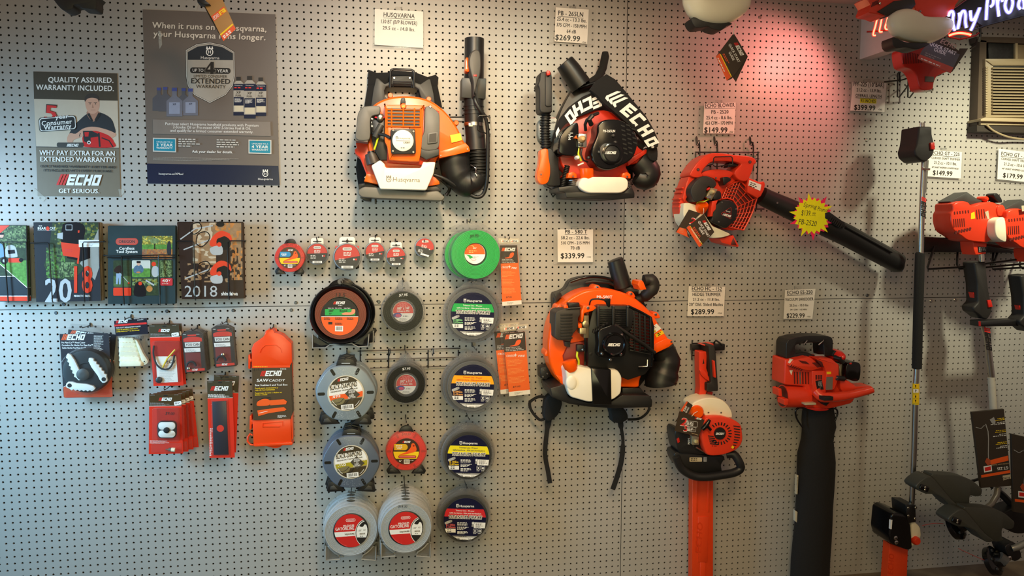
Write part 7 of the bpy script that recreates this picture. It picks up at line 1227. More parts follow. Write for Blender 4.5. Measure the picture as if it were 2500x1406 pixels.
# ================================================================== hedge trimmer
view(1630, 820, 3.904)
T = thing('display_bracket', 'flat black bracket on wires behind the hedge trimmer handle', 'bracket', (390, 100, 0))
mb = MB(); mb.ext([(232, 82), (320, 82), (350, 110), (470, 78), (545, 78), (548, 92), (545, 136), (450, 140), (380, 142), (235, 142)], .014, .035, blk, 4); part(T, 'plate', mb)
for q in ([(235, 70), (440, 66)], [(232, 188), (380, 186)]): mb = MB(); mb.tube([(x, y, .012) for x, y in q], 5, wire, 8); part(T, 'horizontal_wire', mb)
mb = MB(); mb.tube([(234, 40, .012), (230, 218, .012)], 6, wire, 8); part(T, 'upright_wire', mb); mb = MB(); mb.tube([(440, 150, .014), (445, 60, .02), (460, 42, .03), (500, 70, .035), (515, 85, .035)], 9, wire, 8); part(T, 'hook', mb)
T = thing('hedge_trimmer', 'hedge trimmer with a round orange engine and a long orange blade sheath', 'hedge trimmer', (400, 100, .03))
mb = MB(); mb.ext(rpoly([(300, 150), (375, 150), (370, 310), (395, 380), (412, 442), (378, 440), (378, 520), (345, 605), (296, 615), (300, 560), (308, 500), (300, 330)], 10), .05, .095, orgR, 8, 3); mb.ext([(330, 86), (435, 74), (440, 90), (385, 110)], .04, .09, orgR, 4); mb.ext([(342, 215), (350, 262), (332, 268), (338, 245)], .094, .0955, rub, 0); mb.ext(sm([(310, 330), (340, 325), (370, 350), (410, 430), (375, 420), (320, 370)], 3), .08, .105, orgR, 6); mb.ext([(378, 535), (432, 535), (420, 590), (370, 590)], .05, .08, redp, 5); part(T, 'handle_frame', mb)
mb = MB(); mb.ext(rpoly([(385, 92), (445, 88), (462, 160), (484, 500), (482, 528), (376, 530), (376, 450), (412, 445), (400, 260)], 12), .05, .12, M('grip_black', (36, 34, 33), .55), 14, 4); part(T, 'rear_grip', mb)
mb = MB(); mb.ext(rpoly([(434, 235), (450, 236), (464, 398), (446, 398)], 7), .10, .135, orgR, 5); part(T, 'trigger', mb)
mb = MB(); mb.ext(sm([(232, 660), (280, 620), (350, 596), (430, 590), (510, 606), (570, 650), (612, 720), (616, 780), (560, 780), (380, 770), (340, 740), (260, 720)], 4), .07, .16, tankw, 22, 5)
for x in (388, 508): mb.screw(x, 730, .16, 9)
part(T, 'fuel_tank', mb)
mb = MB(); mb.tube([(300, 740, .15), (285, 728, .175), (282, 725, .177)], [58, 60, 52], orgB, 20) if 0 else mb.lathe(284, 725, .17, [(62, .13), (62, .172), (52, .178), (1, .178)], orgB, 24); part(T, 'fuel_cap', mb)
mb = MB(); mb.ext(sm([(330, 880), (350, 800), (400, 770), (520, 768), (640, 805), (700, 850), (715, 910), (718, 1000), (680, 1070), (600, 1115), (500, 1142), (390, 1140), (350, 1080), (325, 960)], 4), .07, .185, orgR, 30, 5)
cx, cy = 500, 930
for k in range(22):
    a = math.radians(360 / 22 * k); 
    if math.cos(a) < -.5 and abs(math.sin(a)) < .6: continue
    mb.ext([(cx + r * math.cos(a + e), cy + r * .96 * math.sin(a + e)) for r, e in ((82, -.05), (112, -.045), (112, .06), (82, .07))], .184, .1865, rub, 0)
for k in range(9): y = 858 + 26 * k; mb.ext(turn(rrp(640 - abs(k - 3) * 4, y, 692 - max(0, k - 4) * 12, y + 9, 4), 660, y, 8), .176, .1868, rub, 0)
for k in range(5): mb.ext(turn(rrp(385 + 5 * k, 950 + 18 * k, 440 + 12 * k, 959 + 18 * k, 3), 400, 955 + 18 * k, 6), .184, .1865, rub, 0)
mb.lathe(cx, cy, .19, [(60, .18), (57, .192), (1, .192)], ink, 32); pl = Pl(.1923); echo_logo(mb, 542, 922, 84, pl, 180, lgry); mb.poly(turn(rrp(608, 1048, 632, 1072, 4), 620, 1060, 40), Pl(.187), yelk); mb.scrib(420, 1044, 66, 8, Pl(.1855), M('dark_red_print', (150, 24, 24), .4), 1, 2); part(T, 'engine_cover', mb)
mb = MB(); mb.tube([(330, 890, .20), (370, 850, .205), (400, 800, .20)], [20, 24, 14], blkg, 12); mb.tube([(370, 850, .205), (410, 895, .2)], 14, blkg, 10); part(T, 'pull_handle', mb)
mb = MB(); mb.ext(sm([(72, 920), (110, 890), (240, 960), (320, 960), (330, 1060), (370, 1130), (200, 1120), (110, 1110), (80, 1000)], 3), .06, .15, blk, 14); mb.ext(rrp(232, 955, 298, 1038, 5), .12, .165, M('carb_alloy', (176, 166, 140), .35, .6), 4); mb.lathe(266, 1000, .165, [(24, .16), (20, .172), (1, .176)], M('clear_amber_bulb', (196, 180, 130), .2), 16); mb.ext([(88, 985), (110, 970), (118, 1010), (98, 1022)], .1, .155, redp, 3); mb.tube([(270, 1062, .16), (320, 1090, .16), (350, 1105, .155)], 8, steel, 8); pl = Pl(.1505); mb.text('HIN', 192, 975, 18, pl, whi, 'l', 90, 60, 0, 1); mb.line([(205, 972), (235, 972)], 4, pl, redk); part(T, 'carburettor', mb)
mb = MB(); mb.ext(sm([(64, 1160), (80, 1110), (200, 1110), (380, 1140), (540, 1150), (512, 1230), (515, 1300), (430, 1330), (300, 1360), (180, 1310), (100, 1240)], 4), .06, .14, blk, 14); mb.tube(sm([(80, 1150, .15), (130, 1260, .15), (240, 1330, .155), (360, 1345, .16), (520, 1325, .16), (640, 1300, .16), (695, 1260, .16), (680, 1200, .16), (630, 1130, .15), (560, 1128, .14)], 4, False), 40, blk, 16); mb.poly(rrp(208, 1158, 327, 1198, 6), Pl(.1405), M('pale_label', (190, 178, 150), .5)); pl = Pl(.141); mb.scrib(220, 1168, 90, 8, pl, ink, 2, -3, 14); mb.poly([(342, 1155), (374, 1155), (372, 1198), (342, 1198)], pl, grek); mb.text('!', 352, 1192, 28, pl, ink); part(T, 'front_guard', mb)
view(1600, 690, 1.964)
mb = MB(); sheath = M('orange_sheath', (226, 66, 20), .4, noise=.04); mb.ext([(178, 925), (278, 925), (277, 1480), (176, 1480)], .03, .07, sheath, 4); mb.ext([(205, 1122), (256, 1122), (250, 1340), (206, 1340)], .068, .074, sheath, 3); mb.ext([(196, 945), (206, 945), (204, 1100), (195, 1100)], .068, .073, sheath, 2); mb.ext([(252, 945), (262, 945), (260, 1100), (251, 1100)], .068, .073, sheath, 2); mb.ext([(215, 1340), (240, 1340), (240, 1470), (214, 1470)], .068, .072, sheath, 2); mb.text('ECHO', 218, 1300, 26, Pl(.0742), M('sheath_relief', (218, 60, 17), .4), 'l', -86, 150, .2, 1); part(T, 'blade_sheath', mb)
view(1630, 820, 3.904)
def f2(mb, pl):
    for t, x, y, h, w in (('2', 118, 850, 70, 66), ('5', 148, 905, 52, 44)): mb.text(t, x - 3, y + 3, h + 6, pl, whi, 'l', 8, w + 6, .1, 1); mb.text(t, x, y, h, pl, redk, 'l', 8, w, .1, 1)
    for x0, y0, x1, y1 in ((176, 805, 290, 858), (188, 862, 272, 905)): q = turn(rrp(x0, y0, x1, y1, 8), x0, y0, 7); mb.frame(q, inset(q, 4), pl, whi); mb.scrib(x0 + 8, y0 + 10, (x1 - x0) * .75, 7, pl, whi, 3, 7, 13)
    mb.line([(228, 925), (290, 945)], 4, pl, M('tan_print', (190, 160, 120), .5)); echo_logo(mb, 258, 790, 66, pl, 10)
def b2(mb, pl): mb.poly([(180, 622), (192, 632), (140, 725), (122, 712)], pl, tago); mb.text('ECHO', 160, 722, 18, pl, whi, 'l', -58, 55, .2, 1); mb.text('QUICK', 178, 735, 14, pl, whi, 'l', -58, 60, 0, 1)
tag('brown tag reading 2 and 5 in red, tied to the hedge trimmer', [(112, 718), (225, 755), (352, 800), (295, 962), (65, 905)], [(185, 622), (240, 660), (175, 780), (70, 820), (90, 790)], .20, f2, (240, 720, .17), b2, [(285, 720, .18), (255, 735, .195), (230, 765, .2)])
# ================================================================== vacuum shredder with its bag
view(1880, 800, 5.022)
T = thing('vacuum_shredder', 'orange vacuum shredder with a black loop handle and a long black bag', 'garden vacuum', (480, 130, .03))
mb = MB(); mb.ext(rpoly([(195, 380), (200, 190), (225, 145), (330, 115), (480, 98), (700, 100), (760, 118), (775, 160), (772, 345), (665, 350), (655, 200), (640, 185), (480, 185), (330, 205), (312, 225), (312, 320), (420, 302), (480, 310), (560, 345), (400, 385)], 14), .05, .13, blk, 16, 4); mb.box(558, 332, 668, 344, .12, .132, lgry); part(T, 'handle', mb)
mb = MB(); mb.ext(rpoly([(185, 385), (280, 390), (330, 365), (480, 352), (545, 385), (620, 365), (760, 378), (845, 450), (850, 590), (940, 640), (1050, 700), (1050, 860), (1000, 930), (800, 980), (700, 1000), (440, 990), (430, 720), (175, 700)], 24), .05, .15, orgR, 26, 4)
mb.ext(rpoly([(290, 400), (480, 358), (545, 400), (640, 490), (510, 530), (440, 520), (240, 470)], 14), .13, .175, orgR, 12, 3); mb.ext(rpoly([(560, 372), (750, 378), (848, 455), (845, 620), (790, 760), (690, 770), (690, 540), (670, 490)], 18), .13, .185, orgR, 16, 4); mb.ext(rpoly([(520, 530), (680, 530), (690, 780), (640, 900), (560, 860), (520, 700)], 18), .13, .178, orgR, 12)
for k in range(7):
    x = 262 + 26 * k; mb.ext([(x, 452 + 12 * k), (x + 12, 452 + 11 * k), (x - 8, 486 + 9 * k), (x - 18, 482 + 10 * k)], .172, .1765, recess, 0) if k < 6 else None
for k in range(8): x = 350 + 20 * k; mb.ext([(x, 400 + 4 * k), (x + 9, 399 + 3 * k), (x + 54, 434 + 3 * k), (x + 46, 437 + 3 * k)], .172, .1768, recess, 0) if k % 1 == 0 and k < 5 else None
for k in range(5): x = 520 + 14 * k; mb.ext([(x, 430 + 12 * k), (x + 50, 425 + 11 * k), (x + 58, 433 + 11 * k), (x + 4, 440 + 12 * k)], .172, .1768, recess, 0)
for k in range(6): x = 292 + 34 * k; mb.ext([(x, 540 + k), (x + 16, 540 + k), (x + 18, 690 - 4 * (k == 0)), (x + 4, 690)], .146, .1515, recess if k != 2 else mgry, 0)
for k in range(3): x = 558 + 30 * k; mb.ext(rrp(x, 578, x + 20, 636, 3), .176, .1788, recess, 0)
mb.ext(sm([(242, 440), (265, 400), (295, 395), (280, 450), (255, 470)], 3), .14, .165, tankw, 5); mb.ext([(240, 525), (280, 520), (262, 580)], .146, .152, tankw, 1)
mb.ext([(600, 400), (640, 420), (658, 485), (640, 480), (575, 400)], .17, .186, recess, 2)
part(T, 'engine_shroud', mb)
mb = MB(); c0, c1 = U(152, 838, .12), U(450, 838, .12); k_ = MPP(300, 840, .10); mb.wtube([c0, c0 + (c1 - c0) * .05, c0 + (c1 - c0) * .98, c1], [140 * k_, 140 * k_, 134 * k_, 110 * k_], orgR, 28)
mb.wtube([c0 - (c1 - c0) * .01, c0 + (c1 - c0) * .02], [125 * k_, 120 * k_], recess, 24); mb.ext(rpoly([(105, 755), (140, 745), (150, 840), (108, 838)], 8), .10, .15, orgR, 6); mb.ext(rpoly([(170, 880), (225, 870), (225, 945), (175, 950)], 10), .14, .19, orgR, 6); mb.ext([(425, 925), (565, 922), (565, 945), (430, 948)], .14, .1875, M('pale_label', (190, 178, 150), .5), 1); part(T, 'outlet_tube', mb)
mb = MB(); mb.tube(sm([(560, 780, .17), (640, 850, .19), (760, 850, .20), (950, 830, .20), (1130, 790, .20), (1225, 765, .20), (1250, 755, .20)], 4, False), [60] * 4 + [62] * 4 + [58] * 4 + [52] * 4 + [48] * 4 + [46] * 4 + [44], orgR, 18); mb.ext([(860, 640), (960, 650), (1050, 720), (1240, 715), (1270, 760), (1200, 780), (900, 800), (860, 740)], .10, .17, orgR, 10); mb.ext([(660, 852), (775, 846), (775, 892), (662, 896)], .2, .235, rub, 3); mb.ext([(640, 915), (735, 912), (690, 960)], .15, .185, rub, 3); part(T, 'side_handle', mb)
mb = MB(); mb.ext([(695, 540), (748, 538), (748, 568), (697, 570)], .18, .186, yelk, 0); mb.ext([(557, 650), (635, 640), (658, 758), (580, 762)], .17, .179, ink, 0); pl = Pl(.1795); mb.scrib(568, 662, 60, 7, pl, lgry, 6, 82, -14) if 0 else mb.scrib(630, 655, 90, 6, pl, lgry, 4, 82, 12); mb.ext([(695, 602), (772, 600), (765, 758), (690, 762)], .18, .1862, M('foil_label', (140, 134, 122), .35, .5), 0); part(T, 'stickers', mb)
mb = MB(); mb.lathe(882, 358, .16, [(10, .05), (60, .06), (76, .10), (70, .14), (45, .165), (15, .176), (1, .177)], M('red_bulb', (214, 40, 30), .15), 24); part(T, 'primer_bulb', mb)
mb = MB(); mb.tube([(790, 360, .14), (860, 375, .16), (890, 430, .16)], [30, 42, 34], blk, 12); mb.ext(sm([(940, 460), (1000, 420), (1090, 430), (1115, 480), (1105, 620), (1060, 660), (980, 640), (930, 610)], 3), .08, .17, blkg, 18); mb.ext([(850, 460), (940, 430), (940, 640), (860, 640)], .08, .14, M('carb_alloy', (176, 166, 140), .35, .6), 6); mb.tube([(820, 615, .19), (900, 625, .18)], [30, 34], blk, 12); mb.tube([(812, 612, .192), (824, 614, .192)], 12, steel, 10); mb.ext([(975, 435), (1000, 430), (1005, 445), (980, 450)], .16, .173, redp, 1); mb.ext(sm([(760, 340), (800, 280), (830, 330), (810, 360)], 3), .10, .14, blk, 4); part(T, 'carburettor', mb)
mb = MB(); mb.ext(sm([(440, 980), (700, 995), (690, 1015), (560, 1018)], 3), .08, .16, redp, 3)
for s_ in (0, 1):
    o = [(400, 980, .11), (340, 985, .11), (312, 1030, .11), (330, 1120, .11), (400, 1225, .11)] if not s_ else [(760, 990, .11), (815, 1000, .11), (826, 1060, .11), (790, 1150, .11)]
    mb.tube(sm(o, 4, False), 11, blkg, 10)
part(T, 'bag_clamp', mb)
view(1880, 1040, 3.84); bagm = M('black_bag_cloth', (20, 18, 17), .9, bump=.6, scale=120, noise=.1)
prof = [(-185, 325, 580), (-110, 312, 596), (-45, 305, 600), (0, 308, 605), (60, 308, 588), (130, 302, 582), (200, 284, 590), (260, 266, 598), (330, 262, 604), (450, 260, 600), (600, 258, 588), (760, 250, 580), (900, 240, 572), (1050, 225, 566), (1250, 205, 552), (1560, 190, 540)]
mb = MB(); rs = []
for y, l, r in prof:
    cx_, w = (l + r) / 2, (r - l) / 2; ring = []
    for k in range(32):
        a = 2 * PI * k / 32; p = U(cx_ + w * math.cos(a) * (1 + .008 * math.sin(5 * a + y * .02)), y, .075); p.y += -(.052 + .003 * math.sin(3 * a + y * .013)) * math.sin(a); ring.append(p)
    rs.append(ring)
mb.rings(rs, bagm)
mb.ext([(x, y) for x, y in ((575, -20), (606, -10), (600, 40), (576, 60))], .05, .10, bagm, 4); part(T, 'dust_bag', mb)
for q, d_ in (([(252, 458), (266, 462), (258, 640), (246, 640)], .082), ([(235, 790), (258, 806), (252, 905), (234, 890)], .082), ([(570, 490), (600, 480), (590, 598), (563, 604)], .083), ([(572, 738), (588, 742), (566, 930), (551, 936)], .083)):
    mb = MB(); mb.ext(q, d_ - .010, d_ + .004, M('reflective_strip', (196, 190, 170), .4), 1); pl = Pl(d_ + .0042)
    if q[0][1] in (458, 738): mb.scrib(q[0][0] + 10, q[0][1] + 20, 150, 3, pl, ink, 2, 94, 5)
    part(T, 'bag_print', mb)
view()
mb = MB(); mb.tube([(1973, 818, .0), (1972, 822, .10), (1970, 832, .135), (1962, 842, .14)], 1.6, steel, 6); solo('wall_hook', 'left wire hook over the shredder handle', 'hook', mb, (1973, 818, 0))
mb = MB(); mb.tube([(2014, 817, .0), (2014, 820, .10), (2010, 832, .135), (1998, 842, .14)], 1.6, steel, 6); solo('wall_hook', 'right wire hook over the shredder handle', 'hook', mb, (2014, 817, 0))
# ================================================================== air conditioner
view(2300, 0, 2.41)
beige = M('beige_plastic', (158, 142, 112), .5, noise=.04); beig2 = M('beige_louvre', (150, 134, 104), .5); brnf = M('brown_frame_wood', (74, 60, 46), .6, noise=.2, scale=12); dkbr = M('dark_brown_sill', (44, 36, 28), .6)
T = thing('air_conditioner', 'beige window air conditioner in a brown frame', 'air conditioner', (380, 780, 0))
mb = MB(); mb.ext([(222, 232), (262, 240), (258, 735), (206, 742), (213, 500)], .0, .045, brnf, 2, 1); mb.ext([(205, 215), (620, 225), (620, 262), (210, 246)], .0, .045, brnf, 2, 1); part(T, 'wooden_frame', mb)
mb = MB(); mb.ext([(205, 738), (620, 745), (620, 785), (205, 774)], .0, .055, dkbr, 2, 1); part(T, 'sill', mb)
mb = MB(); mb.ext([(255, 345), (620, 345), (620, 690), (258, 690)], .0, .06, beige, 3, 2); mb.ext([(300, 388), (620, 388), (620, 676), (300, 670)], .059, .0602, rub, 0); mb.ext([(262, 355), (620, 360), (620, 384), (300, 384)], .055, .066, beige, 2); mb.ext([(255, 690), (620, 700), (620, 722), (228, 712), (228, 700)], .0, .075, beige, 2); mb.ext([(228, 708), (620, 718), (620, 740), (228, 735)], .0, .058, beige, 2); part(T, 'housing', mb)
mb = MB()
for k in range(16): y = 396 + 17.6 * k; mb.ext([(300, y), (620, y + 3), (620, y + 12), (300, y + 9)], .0605, .071, beig2, 2, 1)
for k in range(20): y = 392 + 14 * k; mb.ext(rrp(258, y, 272, y + 10, 3), .057, .064, beige, 1)
part(T, 'grille', mb)
mb = MB(); mb.ext([(272, 250), (436, 255), (436, 350), (274, 348)], .0, .035, M('dusty_dark_glass', (30, 32, 32), .3, noise=.5, scale=90), 1); mb.ext([(444, 255), (620, 262), (620, 350), (446, 350)], .0, .03, M('tan_filler_panel', (120, 102, 74), .6), 1); mb.ext([(432, 252), (446, 252), (446, 352), (432, 352)], .0, .045, beige, 1); part(T, 'filler_panel', mb)
mb = MB(); mb.tube(sm([(262, 735, .065), (300, 768, .06), (370, 800, .05), (440, 815, .03), (560, 825, .02)], 4, False), 6, beige, 8); part(T, 'power_cord', mb)
# ================================================================== neon sign
view(2040, 0, 5.409)
def sd(x): return .30 + .34 * (x - 430) / 2060

def glow(name, rgb, k, fac):       # gas glow shell, also imitating bloom round the bright core
    m = bpy.data.materials.new(name); m.use_nodes = True; nt = m.node_tree; nt.nodes.remove(nt.nodes['Principled BSDF'])
    e = nt.nodes.new('ShaderNodeEmission'); e.inputs[0].default_value = lin(rgb) + (1,); e.inputs[1].default_value = k; t = nt.nodes.new('ShaderNodeBsdfTransparent'); x = nt.nodes.new('ShaderNodeMixShader'); x.inputs[0].default_value = fac
    nt.links.new(t.outputs[0], x.inputs[1]); nt.links.new(e.outputs[0], x.inputs[2]); nt.links.new(x.outputs[0], nt.nodes['Material Output'].inputs[0]); return m
nred = M('neon_red_core', (255, 150, 110), .3, emit=5, noise=0); nwht = M('neon_white_core', (240, 242, 255), .3, emit=5, noise=0); gred = glow('neon_red_glow', (255, 24, 8), 2.2, .5); gwht = glow('neon_violet_glow', (150, 140, 255), 1.2, .4)
def neon(q, r, core, halo, lab=None): mb = MB(); c = [(x, y, sd(x)) for x, y in sm(q, 4, False)]; mb.tube(c, r * .62, core, 8); mb.tube(c, r * 1.15, halo, 12); part(T, 'red_tube' if core == nred else 'white_tube', mb, lab)
T = thing('neon_sign', 'lit neon sign with white letters, red bars and a red underline', 'sign', (1700, 60, .45))
def plate(q, m, th=.01):
    mb = MB(); f = [U(x, y, sd(x) - .03) for x, y in q]; mb.rings([[p + Vector((0, th, 0)) for p in f], f], m); return mb
part(T, 'backing_panel', plate([(1440, 178), (1600, 90), (1740, -30), (2700, -200), (2700, 140), (2488, 205), (1950, 345), (1880, 300), (1800, 200)], M('sign_backing', (26, 24, 26), .35)))
mb = MB(); mb.tube([(x, y, sd(x) - .02) for x, y in ((1450, 440), (1850, 385), (2000, 335), (2300, 255), (2700, 150))], 9, blk, 8); part(T, 'sign_rail', mb); mb = MB(); mb.tube([(x, y, sd(x) - .02) for x, y in ((1440, 178), (1600, 85), (1760, -30))], 8, M('red_rail', (120, 40, 28), .4), 8); part(T, 'sign_rail', mb); mb = MB(); mb.tube([(1905, 260, .25), (1910, 480, .25), (1900, 540, .22)], 16, blk, 8); part(T, 'mounting_post', mb)
for q in ([(410, 420), (500, 415), (690, 400)], [(1480, 480), (1640, 520), (1850, 470), (1900, 430)]): mb = MB(); mb.tube([(x, y, sd(x) - .015) for x, y in q], 12, M('dark_red_tube_support', (130, 24, 18), .4), 8); part(T, 'tube_support', mb)
mb = MB(); mb.tube([(1780, 640, .36), (1850, 600, .34), (1870, 520, .33)], 10, blk, 8); part(T, 'mounting_arm', mb)
for q in ([(556, 205), (530, 330), (496, 455), (530, 466)], [(612, 232), (594, 330), (580, 415), (620, 418)], [(688, 232), (675, 290), (655, 350), (665, 385), (696, 386)]): neon(q, 16, nred, gred)
neon([(1495, 470), (1570, 445), (1640, 436), (1720, 444), (1788, 462)], 20, nred, gred, 'curved red underline tube')
for q in ([(1492, 215), (1510, 165), (1540, 150), (1556, 190), (1548, 270), (1556, 340), (1576, 402)], [(1632, 170), (1638, 260), (1612, 385), (1640, 250), (1668, 160), (1700, 148), (1716, 200), (1714, 290), (1728, 365)], [(1780, 140), (1784, 210), (1796, 262), (1830, 250), (1868, 180), (1905, 100), (1860, 230), (1815, 340), (1784, 402)],
          [(2010, -20), (2000, 60), (1994, 160), (1988, 262)], [(2010, -20), (2060, -40), (2084, 0), (2076, 60), (2040, 92)], [(2128, -30), (2140, 80), (2150, 160), (2156, 215)], [(2140, 60), (2150, 0), (2180, -30), (2208, 20)], [(2258, -20), (2238, 70), (2256, 140), (2290, 168), (2318, 130), (2340, 40), (2326, -30)], [(2440, 120), (2416, 80), (2424, 20), (2450, -20), (2480, 0), (2490, 80), (2480, 120)]):
    neon(q, 22, nwht, gwht)
# ================================================================== pole saw, hung beside the air conditioner
view(2040, 0, 5.409)
Tp = thing('pole_saw', 'tall pole saw with a long black foam sleeve and an orange blade cover', 'pole saw', (1200, 1060, .05)); deepr = M('red_engine_plastic', (200, 44, 32), .35, noise=.03)
mb = MB(); mb.ext(sm([(868, 720), (880, 650), (960, 630), (1200, 610), (1500, 700), (1540, 900), (1440, 960), (1340, 1010), (1300, 1100), (1278, 1180), (1130, 1182), (1092, 1080), (1060, 980), (1000, 910), (900, 870)], 3), .215, .27, deepr, 24, 4)
for k in range(12): mb.ext(turn(rrp(900 + 22 * k, 670 + 4 * k, 906 + 22 * k, 850 - 3 * k, 3), 960, 760, 4), .266, .2715, recess, 0)
mb.ext(turn(rrp(1185, 1010, 1300, 1080, 4), 1240, 1045, 4), .26, .273, M('data_plate', (96, 84, 76), .4), 0); mb.ext([(1310, 1005), (1380, 960), (1420, 962), (1395, 990), (1330, 1012)], .2, .24, blk, 4); part(Tp, 'engine', mb)
mb = MB(); mb.tube([(1195, 1180, .22), (1195, 1208, .22)], [88, 84], M('alloy_collar', (120, 110, 96), .35, .7), 20); mb.screw(1180, 1190, .262, 12); mb.screw(1252, 1190, .255, 12); part(Tp, 'collar', mb)
view(2160, 340, 2.929)
mb = MB()
for x in (258, 278): mb = MB(); mb.tube([(x, -120, .22), (x + 2, -55, .22)], 8, chrome, 10); part(Tp, 'chrome_rod', mb)
mb = MB()
mb.tube([(282, 150, .205), (270, 400, .205), (262, 620, .205), (258, 830, .205)], 19, steel, 16); mb.tube([(306, 150, .20), (288, 380, .205)], 9, M('grey_cable', (110, 108, 104), .4), 8); mb.tube([(270, 210, .23), (318, 214, .22)], 9, steel, 8)
pl = Pl(.2270); echo_logo(mb, 262, 408, 150, pl, 92, redk, ink); part(Tp, 'shaft', mb); mb = MB(); view(2140, 800, 2.319); mb.tube([(228, 215, .205), (222, 330, .205), (212, 700, .205), (198, 1010, .205)], 15.5, steel, 16); part(Tp, 'shaft', mb)
mb = MB(); mb.tube([(223, 315, .205), (221, 433, .205)], 18, yelk, 16); pl = Pl(.2325)
for k, y in enumerate((322, 348, 378, 405)): mb.poly([(208, y), (238, y), (238, y + 20), (208, y + 20)], pl, (yelk, whi, yelk, yelk)[k]); mb.text(('!', '?', 'i', '!')[k], 222, y + 17, 14, pl, ink, 'c', 0, 14, 0, 1)
part(Tp, 'warning_sticker', mb)
view(2160, 340, 2.929)
mb = MB(); mb.ext(rpoly([(244, -94), (340, -92), (342, -30), (358, 30), (358, 80), (345, 120), (300, 162), (262, 156), (222, 120), (214, 80), (228, 40), (238, -20)], 14), .16, .26, M('grip_black', (36, 34, 33), .55), 20, 4); part(Tp, 'control_grip', mb)
mb = MB(); mb.ext([(226, -6), (246, -2), (238, 40), (222, 50)], .18, .24, redp, 3); part(Tp, 'trigger', mb)
mb = MB(); mb.ext([(330, 24), (356, 22), (360, 72), (334, 72)], .24, .268, redp, 3); part(Tp, 'stop_switch', mb)
view(2140, 800, 2.319)
mb = MB(); mb.tube([(247, -424, .205), (246, -420, .205), (236, -100, .205), (228, 230, .205), (228, 232, .205)], [20, 25.5, 26, 26, 20], M('black_foam', (24, 24, 24), .9, bump=.5, scale=400), 18); part(Tp, 'foam_sleeve', mb)
mb = MB(); mb.ext(rpoly([(166, 1002), (222, 1004), (226, 1100), (175, 1110)], 6), .16, .25, blk, 8)
for x, y in ((222, 1018), (180, 1065), (218, 1080), (180, 1020)): mb.screw(x, y, .25, 8)
mb.ext(rpoly([(85, 1060), (110, 1045), (165, 1060), (195, 1120), (205, 1250), (180, 1262), (90, 1230), (74, 1180)], 14), .15, .27, blkg, 14, 3); mb.ext([(80, 1090), (90, 1088), (86, 1140), (78, 1140)], .262, .2715, whi, 0); mb.screw(108, 1190, .27, 12); mb.screw(112, 1215, .27, 12); part(Tp, 'gear_case', mb)
mb = MB(); mb.ext(rpoly([(196, 1100), (215, 1095), (250, 1130), (255, 1180), (230, 1230), (200, 1240)], 12), .15, .24, tankw, 12); mb.lathe(228, 1208, .25, [(24, .22), (24, .25), (18, .256), (1, .256)], orgR, 18); part(Tp, 'oil_tank', mb)
mb = MB(); mb.ext([(74, 1222), (178, 1258), (166, 1560), (50, 1560)], .19, .23, sheath, 3); mb.text('ECHO', 92, 1400, 30, Pl(.2303), M('sheath_relief', (218, 60, 17), .4), 'l', -86, 120, .2, 1); part(Tp, 'blade_cover', mb)
# double hook the pole saw hangs on
view(2040, 0, 5.409)
T = thing('hanger_bracket', 'black wire hanger holding the pole saw engine', 'bracket', (960, 1060, 0))
for x, y0, y1 in ((830, 955, 1280), (968, 955, 1285)):
    mb = MB(); mb.tube([(x + 20, y0 + 130, .0), (x + 14, y0 + 10, .015), (x + 4, y0, .025), (x - 8, y0 + 14, .035), (x - 14, y1, .035), (x + 10, y1 + 4, .04), (x + 120, y1 - 140, .14), (x + 220, y0 + 60, .20)], 10, wire, 8); part(T, 'hook', mb)
for q in ([(640, 1080, .0), (860, 1060, .03), (1080, 1000, .14), (1250, 960, .20)], [(930, 1135, .03), (1120, 1135, .18)]): mb = MB(); mb.tube(q, 9, wire, 8); part(T, 'cross_wire', mb)
# brown and grey quick guide tag on the pole saw
def pf(mb, pl):
    mb.poly([(1150, 650), (1236, 560), (1640, 720), (1555, 895), (1110, 718)], pl, M('slate_tag_print', (92, 92, 98), .4)) ; mb.poly([(1110, 716), (1556, 890), (1520, 965), (1080, 775)], pl, M('tag_faded_red', (196, 84, 70), .4))
    mb.text('ECHO', 1372, 560, 62, pl, M('dim_print', (190, 160, 140), .5), 'l', 24, 225, .25, 1); mb.text('QUICK START', 1236, 590, 46, pl, whi, 'l', 22, 375, 0, 1); mb.text('GUIDE', 1292, 668, 46, pl, whi, 'l', 22, 170, 0, 1); mb.scrib(1190, 690, 320, 12, pl, grek, 2, 22, 28); mb.scrib(1130, 765, 380, 14, pl, whi, 1, 22)
tag('grey and brown tag with a red edge in front of the pole saw engine', [(1240, 545), (1390, 478), (1650, 690), (1520, 968), (1080, 776), (1150, 655)], [(1640, 640), (1750, 640), (1700, 720), (1540, 950), (1500, 940)], .385, pf, (1450, 480, .36))
